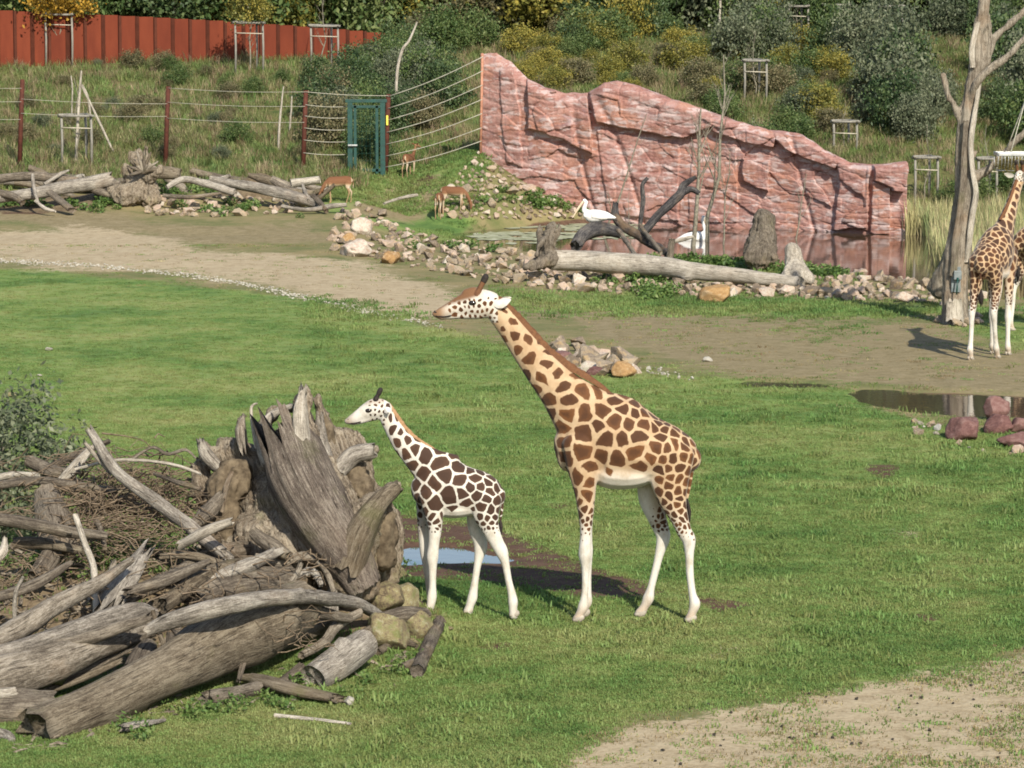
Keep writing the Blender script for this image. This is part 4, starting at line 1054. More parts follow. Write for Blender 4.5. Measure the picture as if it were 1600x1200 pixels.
# ---- the driftwood heap in the foreground: every trunk and branch lies there by itself
W = [
 ('log', [(58, 1142, 30.3, 78), (160, 1098, 31.0, 74), (260, 1050, 31.8, 78), (335, 1012, 32.5, 94), (405, 985, 33.1, 104), (470, 950, 33.8, 78)], 'wood_brown', 'thick brown trunk lying along the grass at the foot of the driftwood heap', dict(knots=3, rough=.13)),
 ('log', [(-30, 1072, 31.2, 76), (60, 1045, 31.7, 66), (165, 1006, 32.4, 46), (238, 982, 33.0, 24)], 'wood', 'tapering grey trunk above the thick brown one, broken to a point', dict(knots=1)),
 ('branch', [(-20, 1028, 31.5, 26), (60, 1003, 31.9, 26), (130, 980, 32.4, 30), (205, 956, 32.9, 30), (240, 958, 33.1, 16)], 'wood_grey', 'pale grey branch resting on the tapering trunk', dict()),
 ('twig', [(238, 955, 33.0, 9), (248, 985, 32.9, 8), (262, 1020, 32.7, 8), (279, 1048, 32.4, 7)], 'wood_brown', 'bent mossy stick hanging down over the thick brown trunk', dict(sides=8)),
 ('branch', [(232, 984, 32.0, 16), (270, 968, 31.95, 26), (330, 951, 31.95, 29), (400, 938, 32.4, 27), (470, 932, 33.1, 24), (545, 942, 34.3, 21), (584, 958, 34.9, 18), (606, 974, 35.2, 15)], 'wood_grey', 'long silvery branch arching across the front of the heap', dict(knots=2)),
 ('log', [(592, 970, 34.7, 24), (630, 962, 34.9, 26), (664, 962, 35.2, 23)], 'wood_dark', 'short dark log lying on the stones beside the calf front hooves', dict(jag=.12)),
 ('branch', [(-20, 1008, 31.9, 34), (40, 978, 32.3, 38), (90, 944, 32.7, 30), (150, 914, 33.2, 22), (205, 876, 33.7, 12)], 'wood', 'grey branch slanting up to a thin tip above the left of the heap', dict()),
 ('log', [(140, 972, 33.3, 20), (205, 932, 33.9, 22), (270, 901, 34.4, 24), (330, 868, 35.0, 26), (405, 855, 35.6, 26), (432, 852, 35.8, 20)], 'wood', 'long grey log climbing the heap towards the root stump', dict(knots=2)),
 ('branch', [(250, 945, 33.6, 26), (300, 912, 34.0, 26), (345, 892, 34.4, 28), (395, 878, 34.8, 20)], 'wood_brown', 'brown split log tucked under the long grey log', dict()),
 ('log', [(300, 935, 34.0, 40), (370, 915, 34.4, 48), (450, 905, 34.9, 44)], 'wood_dark', 'dark broad log behind the arching silvery branch', dict()),
 ('branch', [(117, 806, 34.2, 9), (134, 852, 34.0, 11), (147, 892, 33.8, 11), (149, 962, 33.5, 9)], 'wood_pale', 'thin bleached branch standing upright in the heap', dict(sides=10)),
 ('branch', [(140, 674, 35.8, 13), (183, 736, 35.6, 19), (242, 782, 35.3, 20), (302, 828, 35.0, 21), (350, 866, 34.7, 20)], 'wood_grey', 'long diagonal branch with a broken top above the brush', dict(knots=1, jag=.8)),
 ('branch', [(133, 692, 35.8, 6), (150, 712, 35.75, 8), (172, 738, 35.7, 7)], 'wood_pale', 'pale splinter split off the long diagonal branch', dict(sides=8, jag=.8)),
 ('branch', [(-25, 808, 34.5, 20), (50, 819, 34.5, 20), (110, 830, 34.6, 18), (165, 836, 34.8, 14)], 'wood_dark', 'dark level branch with a torn orange end', dict()),
 ('stump', [(98, 872, 35.2, 66), (84, 818, 35.5, 60), (72, 772, 35.9, 40)], 'wood_dark', 'dark sawn stump half buried behind the level branch', dict(jag=.1, flat=.8)),
 ('branch', [(283, 850, 34.5, 14), (318, 832, 34.4, 17), (358, 816, 34.4, 12)], 'wood_pale', 'short bleached branch crossing the foot of the diagonal one', dict(jag=.7)),
 ('branch', [(92, 752, 36.4, 10), (115, 730, 36.5, 17), (140, 700, 36.7, 10)], 'wood_pale', 'short splintered pale branch behind the brush heap', dict(jag=.8)),
 ('branch', [(45, 720, 36.8, 18), (85, 738, 36.7, 24), (118, 742, 36.6, 14)], 'wood_dark', 'curved purple-grey bark piece behind the brush heap', dict()),
 ('branch', [(70, 735, 37.3, 12), (120, 712, 37.3, 12), (170, 690, 37.3, 8)], 'wood_dark', 'low dark branch lying behind the pale splinters', dict()),
 ('branch', [(-15, 748, 36.6, 10), (20, 742, 36.6, 11), (60, 742, 36.5, 8)], 'wood_pale', 'thin pale stick poking out of the leafy bush', dict(sides=10)),
 ('branch', [(-20, 762, 36.2, 14), (60, 752, 36.1, 14), (140, 762, 36.0, 12), (200, 770, 36.0, 8)], 'wood_dark', 'dark rotten branch across the back of the heap', dict()),
 ('twig', [(118, 733, 36.0, 4.5), (175, 720, 35.9, 5), (225, 720, 35.8, 5), (275, 727, 35.7, 5), (314, 741, 35.6, 4)], 'wood_pale', 'thin pale stick bowed over the brush', dict(sides=8, rough=.05)),
 ('twig', [(200, 722, 36.2, 4), (237, 699, 36.2, 5), (262, 710, 36.1, 6), (290, 703, 36.0, 5), (306, 716, 36.0, 3)], 'wood', 'crooked brown stick rising behind the bowed one', dict(sides=8, rough=.1)),
 ('twig', [(240, 740, 35.8, 5), (280, 755, 35.5, 8), (316, 765, 35.3, 7)], 'wood_dark', 'dark knotty stick beside the root stump', dict(sides=8)),
 ('twig', [(150, 812, 35.2, 8), (158, 830, 35.1, 10), (165, 862, 34.9, 9)], 'wood_dark', 'dark curved root stub under the brush', dict(sides=10)),
 ('log', [(490, 1062, 32.6, 48), (530, 1034, 32.95, 54), (570, 1005, 33.4, 48)], 'wood_grey', 'smooth silver-grey sawn log propped on the front edge of the heap', dict(jag=.03, rough=.06, ridge=.05, knots=1)),
 ('plank', [(392, 1060, None, 30), (440, 1072, None, 38), (522, 1090, None, 24)], 'wood_brown', 'split plank of wood lying below the sawn grey log', dict(flat=.55, jag=.8)),
 ('log', [(325, 1092, None, 28), (360, 1084, None, 26), (398, 1076, None, 24)], 'wood_dark', 'short dark log under the thick brown trunk', dict(jag=.4)),
 ('branch', [(350, 1112, 31.9, 14), (395, 1106, 32.0, 16), (425, 1116, 31.8, 10)], 'wood_dark', 'flat rotten bark lying in the weeds under the trunk', dict(flat=.5)),
 ('log', [(687, 972, None, 20), (668, 1014, None, 22), (652, 1048, None, 23)], 'wood_dark', 'small dark log lying alone on the grass by the calf', dict(jag=.15, rough=.1)),
 ('stick', [(430, 1118, None, 7), (490, 1124, None, 6), (548, 1131, None, 5)], 'wood_pale', 'thin pale stick lying flat on the grass in front', dict(sides=8, rough=.05)),
 ('stick', [(196, 1138, None, 22), (225, 1131, None, 20), (256, 1125, None, 8)], 'wood_grey', 'pointed grey splinter lying in the grass under the trunk', dict(jag=.6, flat=.6)),
 ('stick', [(265, 1146, 30.9, 4), (297, 1151, 30.8, 3)], 'wood_pale', 'very small pale twig on the grass beside the splinter', dict(sides=6)),
 ('branch', [(412, 955, 33.2, 22), (398, 985, 33.0, 20), (384, 1020, 32.7, 13), (373, 1062, 32.3, 8)], 'wood_dark', 'shredded dark root hanging over the thick brown trunk', dict(jag=1.0)),
 ('branch', [(562, 958, 34.4, 14), (530, 976, 34.2, 16), (506, 1004, 33.8, 15), (470, 1024, 33.4, 12)], 'wood', 'forked grey branch behind the sawn grey log', dict()),
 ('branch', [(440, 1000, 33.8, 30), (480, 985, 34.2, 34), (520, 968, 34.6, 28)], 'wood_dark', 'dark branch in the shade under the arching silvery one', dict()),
 ('branch', [(515, 965, 34.9, 26), (518, 935, 35.0, 22), (522, 905, 35.1, 8)], 'wood_grey', 'splintered grey stub standing behind the arching branch', dict(jag=1.2, flat=.6)),
 ('log', [(70, 1072, 31.9, 24), (140, 1042, 32.3, 26), (206, 1011, 32.7, 14)], 'wood', 'split timber with ragged end in the hollow of the heap', dict(jag=.7, flat=.6)),
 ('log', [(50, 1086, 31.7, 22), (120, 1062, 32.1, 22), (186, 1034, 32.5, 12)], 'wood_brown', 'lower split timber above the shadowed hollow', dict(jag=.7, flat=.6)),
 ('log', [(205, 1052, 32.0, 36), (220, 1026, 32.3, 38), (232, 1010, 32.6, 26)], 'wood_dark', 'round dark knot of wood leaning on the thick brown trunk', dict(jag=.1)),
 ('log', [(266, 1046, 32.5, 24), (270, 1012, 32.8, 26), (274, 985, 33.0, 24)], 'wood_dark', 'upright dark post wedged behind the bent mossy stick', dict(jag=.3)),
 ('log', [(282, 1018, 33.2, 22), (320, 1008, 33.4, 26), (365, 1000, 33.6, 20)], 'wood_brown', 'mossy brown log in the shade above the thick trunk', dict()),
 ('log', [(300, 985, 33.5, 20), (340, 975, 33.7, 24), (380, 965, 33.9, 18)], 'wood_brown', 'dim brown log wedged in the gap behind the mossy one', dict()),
 ('stump', [(-10, 1108, 31.1, 60), (40, 1105, 31.2, 62), (78, 1100, 31.4, 46)], 'wood_dark', 'blocky rotten stump at the end of the thick brown trunk', dict(jag=.3)),
 ('branch', [(-20, 1145, 30.3, 20), (10, 1150, 30.25, 18), (22, 1172, 30.0, 12)], 'wood_grey', 'broken end of a grey branch below the rotten stump', dict()),
 ('branch', [(-10, 1086, 31.0, 18), (24, 1082, 31.1, 16)], 'wood_pale', 'stubby pale branch end on the rotten stump', dict()),
 ('twig', [(22, 976, 32.6, 7), (24, 930, 32.6, 7), (36, 902, 32.6, 6)], 'wood_grey', 'short thin stick standing up from the grey branches', dict(sides=8)),
 ('log', [(175, 942, 33.6, 42), (198, 905, 33.9, 46), (222, 868, 34.2, 26)], 'wood_grey', 'splintered plank end of a grey stump standing among the branches', dict(jag=1.3, flat=.55)),
 ('branch', [(150, 935, 33.7, 24), (172, 910, 33.9, 22), (176, 880, 34.0, 8)], 'wood', 'ragged grey root beside the splintered plank end', dict(jag=1.0)),
 ('log', [(60, 900, 34.6, 30), (80, 870, 34.8, 32), (85, 845, 35.0, 22)], 'wood_dark', 'dark root log behind the slanting grey branch', dict()),
 ('branch', [(-15, 880, 34.4, 16), (4, 862, 34.5, 16), (8, 842, 34.6, 6)], 'wood_pale', 'pale torn root at the very edge of the heap', dict(jag=1.0)),
 ('branch', [(400, 872, 35.0, 18), (440, 878, 35.0, 16), (480, 868, 35.1, 14), (505, 885, 35.0, 12), (520, 925, 34.9, 8)], 'wood', 'gnarled root looping at the foot of the root stump', dict(rough=.3)),
 ('branch', [(425, 895, 34.9, 12), (455, 905, 34.8, 14), (485, 893, 34.8, 12), (500, 915, 34.7, 8)], 'wood_grey', 'second gnarled root twisted under the looping one', dict(rough=.35)),
 ('branch', [(440, 925, 34.7, 10), (462, 900, 34.75, 10), (470, 880, 34.8, 8)], 'wood', 'small upright root among the gnarled ones', dict(rough=.3)),
 ('branch', [(590, 1020, 34.0, 14), (622, 1002, 34.5, 14), (650, 1010, 34.4, 9)], 'wood_brown', 'thin brown root running over the boulders', dict()),
 ('branch', [(628, 1044, None, 14), (645, 1036, None, 14), (658, 1026, None, 10)], 'wood_dark', 'low dark stub beside the lone small log', dict()),
]
W += [
 ('branch', [(90, 1010, 32.0, 20), (160, 990, 32.1, 22), (228, 965, 32.3, 14)], 'wood_dark', 'dark weathered bough lying on top of the tapering trunk', dict(jag=.8)),
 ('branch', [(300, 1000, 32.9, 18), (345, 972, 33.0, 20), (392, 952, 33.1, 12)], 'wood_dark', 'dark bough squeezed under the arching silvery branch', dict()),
 ('branch', [(330, 905, 34.2, 16), (380, 885, 34.4, 22), (430, 862, 34.8, 16)], 'wood_grey', 'grey bough lying against the foot of the stump', dict(jag=.9)),
 ('branch', [(205, 925, 33.5, 16), (260, 905, 33.7, 20), (320, 880, 34.0, 12)], 'wood_dark', 'dark ribbed bough beside the long grey log', dict(jag=.9)),
 ('branch', [(430, 965, 33.3, 22), (480, 955, 33.7, 24), (545, 968, 34.2, 14)], 'wood_dark', 'dark bough below the arching branch near the stones', dict()),
 ('branch', [(560, 1000, 34.0, 16), (585, 985, 34.4, 20), (612, 985, 34.6, 12)], 'wood_brown', 'brown root end between the sawn log and the boulders', dict(rough=.3)),
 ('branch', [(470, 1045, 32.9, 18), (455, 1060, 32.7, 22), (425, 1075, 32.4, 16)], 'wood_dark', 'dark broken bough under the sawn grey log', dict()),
 ('branch', [(-10, 935, 33.4, 14), (50, 915, 33.6, 18), (110, 880, 33.9, 10)], 'wood_dark', 'dark bough behind the slanting grey branch', dict(jag=.8)),
 ('branch', [(20, 850, 34.8, 18), (60, 848, 34.8, 20), (130, 862, 34.6, 12)], 'wood_brown', 'mossy brown bough below the level dark branch', dict()),
 ('branch', [(250, 870, 34.6, 10), (300, 868, 34.6, 14), (350, 880, 34.6, 10)], 'wood_brown', 'thin brown bough in the weeds before the stump', dict()),
 ('branch', [(395, 830, 35.1, 18), (420, 850, 35.0, 26), (450, 868, 34.9, 18)], 'wood_dark', 'dark root lump at the base of the trunk flare', dict(rough=.35)),
 ('branch', [(300, 820, 35.2, 20), (325, 800, 35.4, 26), (345, 775, 35.6, 16)], 'wood_dark', 'dark ragged root left of the stump', dict(rough=.35, jag=1)),
]
for i, (nm, rows, mt, lab, kw) in enumerate(W):
    pxlog(nm, rows, mt, 100 + i * 3, lab, {'log': 'log', 'branch': 'branch', 'twig': 'stick', 'stick': 'stick', 'plank': 'wood piece', 'stump': 'stump'}[nm], **kw)

# ---- the upturned root stump
M['stump_face'] = mat_wood('stump_face_wood', (.040, .032, .027), (.115, .092, .074), (.255, .22, .18), warm=(.135, .10, .075), warmth=.5, moss=.22, bump=1.0)
SY = 35.9
stump_chains = [
 [(548, 900, 35.3, 96), (525, 850, 35.4, 118), (500, 800, 35.6, 132), (478, 750, 35.8, 130), (468, 715, 36.0, 110)],
 [(485, 770, 35.7, 62), (478, 715, 35.65, 54), (472, 660, 35.7, 42), (474, 622, 35.8, 24), (474, 608, 35.85, 12)],
 [(470, 770, 35.8, 60), (425, 715, 35.9, 40), (410, 680, 36.0, 28), (418, 655, 36.1, 18)],
 [(415, 660, 36.0, 14), (428, 645, 36.0, 14), (455, 636, 36.0, 12)],
 [(505, 760, 35.8, 60), (508, 700, 35.9, 40), (505, 655, 36.0, 26), (497, 625, 36.0, 16)],
 [(515, 800, 35.7, 66), (530, 740, 35.9, 50), (525, 690, 36.0, 36), (515, 668, 36.0, 22)],
 [(520, 770, 35.9, 40), (540, 720, 36.0, 34), (568, 706, 36.0, 30), (580, 702, 36.0, 22)],
 [(545, 880, 35.3, 70), (568, 820, 35.3, 56), (590, 785, 35.3, 36), (612, 764, 35.4, 26), (620, 758, 35.4, 18)],
 [(560, 770, 36.1, 66), (570, 800, 36.1, 70), (590, 830, 36.0, 66), (600, 870, 35.9, 50), (606, 900, 35.9, 40)],
 [(600, 800, 36.0, 36), (614, 815, 36.0, 34), (612, 850, 36.0, 30)],
 [(440, 790, 36.0, 120), (400, 780, 36.2, 90), (360, 770, 36.3, 80), (345, 800, 36.2, 70)],
 [(420, 740, 36.2, 60), (380, 715, 36.3, 46), (350, 700, 36.4, 30)],
 [(385, 720, 36.2, 22), (378, 690, 36.2, 24), (376, 665, 36.2, 18), (380, 650, 36.2, 10)],
 [(345, 720, 36.3, 34), (325, 705, 36.3, 26), (316, 695, 36.3, 18)],
 [(335, 790, 36.2, 50), (320, 760, 36.2, 40), (312, 730, 36.2, 26)],
 [(420, 850, 35.8, 130), (470, 880, 35.5, 130), (380, 860, 35.9, 100), (340, 840, 36.0, 70)],
 [(548, 690, 36.1, 40), (560, 720, 36.1, 46), (560, 760, 36.1, 60)],
]
STUMP = fused_wood('root_stump', stump_chains, .028, 'stump', 4, 'huge upturned root stump with bleached roots and clinging earth beside the calf', 'stump', .075, 4.2, axis=(-.25, .25, 1.0), smooth=2)

for (nm, rows, mt, sd, kw) in (
 ('trunk_flare', [(566, 916, 35.2, 90), (540, 868, 35.2, 126), (505, 812, 35.3, 158), (478, 762, 35.45, 170), (462, 722, 35.65, 150)], 'stump_face', 70, dict(sides=56, rough=.07, ridge=.10, flat=.62, jag=(.03, .6))),
 ('root', [(500, 800, 35.25, 34), (486, 745, 35.3, 36), (474, 690, 35.38, 34), (471, 645, 35.5, 30), (474, 612, 35.62, 14)], 'wood_pale', 71, dict(flat=.6, jag=1.2, rough=.12)),
 ('root', [(462, 790, 35.3, 26), (432, 740, 35.45, 30), (412, 695, 35.65, 26), (414, 662, 35.8, 16), (430, 644, 35.85, 12), (458, 634, 35.8, 8)], 'wood_grey', 72, dict(rough=.2)),
 ('root', [(545, 885, 34.95, 54), (566, 825, 34.95, 48), (590, 785, 35.0, 34), (612, 764, 35.1, 26), (622, 757, 35.1, 20)], 'wood_brown', 73, dict(rough=.12, knots=1)),
 ('root', [(520, 800, 35.3, 30), (512, 740, 35.5, 32), (502, 690, 35.7, 24), (500, 650, 35.85, 12)], 'wood_grey', 74, dict(flat=.7, jag=.8)),
 ('root', [(530, 735, 35.6, 22), (552, 712, 35.6, 28), (584, 704, 35.6, 24)], 'wood_grey', 75, dict(rough=.25)),
 ('root', [(380, 700, 36.0, 14), (376, 672, 36.0, 18), (380, 650, 36.0, 5)], 'wood_grey', 76, dict(jag=1)),
 ('root', [(345, 735, 36.0, 18), (322, 712, 36.0, 22), (314, 692, 36.0, 12)], 'wood_grey', 77, dict(jag=.8)),
 ('root', [(362, 738, 35.7, 7), (352, 765, 35.6, 9), (346, 800, 35.6, 6)], 'wood_dark', 78, dict(rough=.2)),
 ('root', [(400, 700, 35.7, 6), (392, 640, 35.8, 5), (402, 630, 35.8, 3)], 'wood_pale', 79, dict(sides=8)),
): pxlog(nm, rows, mt, sd, parent=STUMP, **kw)
M['earth'] = mat_plain('dry_root_earth', (.052, .039, .026), (.15, .117, .078), 9, .95, .1, 1.0)

for chains, sd in (([[(585, 790, 35.55, 40), (600, 825, 35.5, 52), (596, 870, 35.5, 40)]], 21), ([[(555, 735, 35.75, 40), (566, 765, 35.7, 46)]], 25), ([[(365, 745, 35.95, 60), (345, 790, 35.9, 60), (350, 835, 35.8, 50)]], 22), ([[(450, 700, 35.8, 22), (452, 668, 35.85, 22)]], 23), ([[(505, 655, 35.9, 20), (512, 690, 35.85, 26)]], 24)):
    o = fused_wood('earth_clod', chains, .03, 'earth', sd, None, None, .075, 5.0)
    o.parent = STUMP; o.location = o.location - STUMP.location
# ---- brush and twigs woven through the heap (nobody could count them)
rng = np.random.default_rng(11); VV, FF = [], []
def add_tube(VV, FF, pts, r0, r1, sides=4):
    pts = np.asarray(pts, float); T, N_, B_ = frames(pts); n = len(pts); base = len(VV)
    for i in range(n):
        r = r0 + (r1 - r0) * i / (n - 1)
        for j in range(sides):
            a = 6.2832 * j / sides; VV.append((pts[i] + (math.cos(a) * N_[i] + math.sin(a) * B_[i]) * r).tolist())
    for i in range(n - 1):
        for j in range(sides):
            a, b = base + i * sides + j, base + i * sides + (j + 1) % sides; FF.append((a, b, b + sides, a + sides))
for i in range(1350):
    u = rng.normal(190, 75); v = rng.normal(782, 34)
    if i > 900: u, v = rng.uniform(0, 520), rng.uniform(860, 1010)
    Yc = 36.0 - (v - 780) * .015 + rng.normal(0, .25)
    p0 = at(u, v, Yc)
    if i > 900 and rng.random() < .35: continue
    L = rng.uniform(.15, .8) * (.6 if i > 900 else 1); az = rng.uniform(-3.14, 3.14) if rng.random() < .6 else rng.normal(0, .7); el = rng.normal(0, .34)
    d = np.array([math.cos(az) * math.cos(el), math.sin(az) * math.cos(el), math.sin(el)])
    bend = np.array([0, 0, -rng.uniform(0, .12)]) * L
    c = np.array(p0)
    pts = [c - d * L / 2 + bend, c - d * L * .18 + rng.normal(0, .04, 3), c + d * L * .2 + rng.normal(0, .04, 3), c + d * L / 2 + bend + rng.normal(0, .03, 3)]
    add_tube(VV, FF, pts, rng.uniform(.004, .012), .003)
stuff(mesh_obj('brushwood', VV, FF, M['twig'], None, True), 'tangle of thin brown twigs heaped among the driftwood', 'twigs')

rng = np.random.default_rng(12); VV, FF = [], []
for i in range(520):
    if i < 330: u, v = rng.uniform(-20, 430), rng.uniform(800, 1010)
    else: u, v = rng.uniform(20, 640), 0; v = np.interp(u, [0, 200, 420, 640], [1180, 1120, 1085, 1030]) + rng.normal(0, 12)
    Yc = None; q = hit(u, v); L = rng.uniform(.05, .32) * (.6 if i >= 330 else 1); az = rng.uniform(0, 6.28); el = rng.normal(0, .25)
    d = np.array([math.cos(az) * math.cos(el), math.sin(az) * math.cos(el), math.sin(el)]); c = np.array(q) + [0, 0, rng.uniform(.0, .10 if i < 330 else .015)]
    r = L * rng.uniform(.06, .14); add_tube(VV, FF, [c - d * L / 2, c + rng.normal(0, .01, 3), c + d * L / 2], r, r * rng.uniform(.3, .9), 5)
M['chips'] = mat_plain('bark_chips', (.06, .047, .034), (.25, .21, .16), 14, .9, .1)
stuff(mesh_obj('wood_debris', VV, FF, M['chips'], None, False), 'broken bark and wood chips strewn about the driftwood heap', 'wood chips')
# ------------------------------------------------------------------ red artificial rock wall behind the pond
TOP = [(757, 86), (775, 85), (800, 100), (825, 124), (850, 137), (885, 147), (918, 146), (928, 141), (945, 130), (965, 127), (1000, 137), (1040, 152), (1100, 172), (1150, 189), (1200, 204), (1228, 206), (1255, 212), (1290, 236), (1330, 255), (1360, 258), (1385, 257), (1414, 253)]
def wall_y(u): return np.interp(u, [740, 850, 1000, 1200, 1330, 1420], [115.2, 113.6, 111.8, 109.2, 107.3, 106.2])
SLABS = [   # proud slabs, outlines from the photograph, amount in metres
 ([(824, 118), (850, 138), (918, 146), (924, 240), (872, 214), (824, 198)], .30),
 ([(921, 142), (945, 128), (965, 125), (1040, 150), (1110, 173), (1110, 195), (1062, 215), (1000, 204), (930, 190)], .38),
 ([(1108, 174), (1160, 190), (1210, 206), (1206, 228), (1145, 216), (1110, 202)], .30),
 ([(1207, 206), (1256, 211), (1292, 236), (1308, 246), (1304, 262), (1255, 246), (1225, 232), (1208, 216)], .36),
 ([(1159, 245), (1200, 250), (1201, 298), (1180, 292), (1159, 282)], .28),
 ([(1302, 238), (1330, 254), (1356, 258), (1355, 276), (1352, 356), (1302, 356), (1310, 280)], .30),
 ([(1362, 257), (1418, 250), (1417, 268), (1412, 298), (1392, 296), (1390, 290), (1362, 280)], .45),
 ([(1360, 280), (1390, 290), (1390, 365), (1358, 365)], .22),
 ([(780, 110), (800, 104), (812, 170), (815, 260), (790, 250), (784, 180)], .10),
 ([(930, 200), (1000, 212), (1060, 224), (1060, 345), (950, 330)], .10),
 ([(1080, 215), (1150, 226), (1152, 345), (1075, 345)], .08),
]
nu, nv = 640, 190
us = np.linspace(751, 1417, nu); tv = np.linspace(0, 1, nv)
Ug, Tg = np.meshgrid(us, tv)
topv = np.interp(Ug, [p[0] for p in TOP], [p[1] for p in TOP]); topv = topv + 1.6 * fbm(Ug / 14, Ug * 0, octv=3, seed=2)
Yw = wall_y(Ug)
ztop = CAM_H - (topv - HOR) * Yw / FPX; zbot = np.full_like(ztop, -.7)
Zw = zbot + (ztop - zbot) * Tg
Xw = (Ug - 800) / FPX * Yw
v_here = HOR + (CAM_H - Zw) * FPX / Yw
disp = np.zeros_like(Zw)
wu, wv = Ug + 3 * fbm(Xw * 2.2, Zw * 2.2, octv=3, seed=41), v_here + 3 * fbm(Xw * 2.2, Zw * 2.2, octv=3, seed=42)
for poly, amt in SLABS:
    sd = sdpoly(wu, wv, poly); disp = np.maximum(disp, amt * sstep(-.8, 1.2, sd))
dip = .10 * Xw + .25 * fbm(Xw * .35, Zw * .3, octv=2, seed=9)
def strata(fr, seed, amp):
    q = (Zw + dip) * fr + .7 * fbm(Xw * .9, Zw * 1.4, octv=3, seed=seed); k = np.floor(q); f_ = q - k
    off = vnoise(k * 3.7 + seed, np.floor(Xw * .9 + .7 * vnoise(k * 1.3, k * 0 + seed)) * 2.1, seed=seed)
    crack = np.exp(-(np.minimum(f_, 1 - f_) / .10) ** 2)
    return amp * (.6 * off + .35 * f_ - .9 * crack * (vnoise(Xw * 1.4, k, seed=seed + 3) > -.35))
st1, st2 = strata(2.3, 5, .034), strata(5.5, 8, .014)
vert = -.10 * np.exp(-((np.abs(vnoise(Xw * .55 + .15 * Zw, Zw * .12, seed=17))) / .07) ** 2)
und = .22 * fbm(Xw * .45, Zw * .35, octv=3, seed=14)
rw = np.random.default_rng(3); nc = 150; cx_, cz_ = rw.uniform(Xw.min(), Xw.max(), nc), rw.uniform(-.5, 5.6, nc); bo, bt, bs = rw.uniform(-.07, .07, nc), rw.uniform(-.10, .10, nc), rw.uniform(-.06, .06, nc)
wx_, wz_ = Xw + .12 * fbm(Xw * 2, Zw * 2, octv=3, seed=51), Zw + dip + .10 * fbm(Xw * 2, Zw * 2, octv=3, seed=52)
best = np.full(Xw.shape, 1e9); sec = np.full(Xw.shape, 1e9); who = np.zeros(Xw.shape, int)
for q in range(nc):
    dd = np.hypot(wx_ - cx_[q], (wz_ - cz_[q]) * 1.9); m_ = dd < best; sec = np.where(m_, best, np.minimum(sec, dd)); who[m_] = q; best = np.minimum(best, dd)
block = bo[who] + bt[who] * (wz_ - cz_[who]) + bs[who] * (wx_ - cx_[who]) - .035 * np.exp(-((sec - best) / .05) ** 2)
disp = disp + .7 * block + und + st1 + st2 + vert + .018 * fbm(Xw * 9, Zw * 9, octv=3, seed=6)
disp += -.12 * (1 - Tg) * 0
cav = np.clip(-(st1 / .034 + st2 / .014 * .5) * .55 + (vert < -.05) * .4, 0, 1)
YF = Yw - disp
rim = sstep(.93, 1, Tg); YF = YF + .22 * rim ** 2
rows = [np.stack([Xw, YF, Zw], -1)]
for o_, dz in ((.35, .05), (.7, .02), (.85, -.4), (.9, -3.5)):
    rows.append(np.stack([Xw[-1], Yw[-1] + o_, np.maximum(ztop[-1] + dz, -.7)], -1)[None])
G = np.concatenate(rows); nr = G.shape[0]
ix = np.arange(nr * nu).reshape(nr, nu)
Fw = np.stack([ix[:-1, :-1], ix[:-1, 1:], ix[1:, 1:], ix[1:, :-1]], -1).reshape(-1, 4).tolist()
Fw.append(ix[:, 0].tolist()); Fw.append(ix[:, -1].tolist()[::-1])
cv = np.concatenate([cav, np.zeros((4, nu))]).ravel()
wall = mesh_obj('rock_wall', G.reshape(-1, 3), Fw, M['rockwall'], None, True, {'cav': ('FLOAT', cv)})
tag(wall, 'long red artificial rock wall with layered slabs rising out of the pond', 'wall')
# steel edge strip on the left end of the wall
def box(VV, FF, c, h, rz=0.0):
    b = len(VV); ca, sa = math.cos(rz), math.sin(rz)
    for sx in (-1, 1):
        for sy in (-1, 1):
            for sz in (-1, 1):
                x, y = sx * h[0], sy * h[1]; VV.append((c[0] + x * ca - y * sa, c[1] + x * sa + y * ca, c[2] + sz * h[2]))
    for q in ((0, 1, 3, 2), (4, 6, 7, 5), (0, 4, 5, 1), (2, 3, 7, 6), (0, 2, 6, 4), (1, 5, 7, 3)): FF.append(tuple(b + i for i in q))
def box_obj(name, c, h, mat, parent=None, rz=0.0, bev=.006):
    VV, FF = [], []
    pl = np.array(parent.location) if parent is not None else np.zeros(3)
    box(VV, FF, tuple(np.array(c) - pl), h, rz)
    o = mesh_obj(name, VV, FF, mat, parent)
    if bev: md = o.modifiers.new('edge', 'BEVEL'); md.width = bev; md.segments = 2
    return o
def tube_obj(name, pts, r0, r1, mat, parent=None, sides=8):
    VV, FF = [], []; pl = np.array(parent.location) if parent is not None else np.zeros(3)
    add_tube(VV, FF, [np.array(p) - pl for p in pts], r0, r1, sides)
    FF.append(tuple(range(sides))[::-1]); n = len(VV); FF.append(tuple(range(n - sides, n)))
    return mesh_obj(name, VV, FF, mat, parent, True)

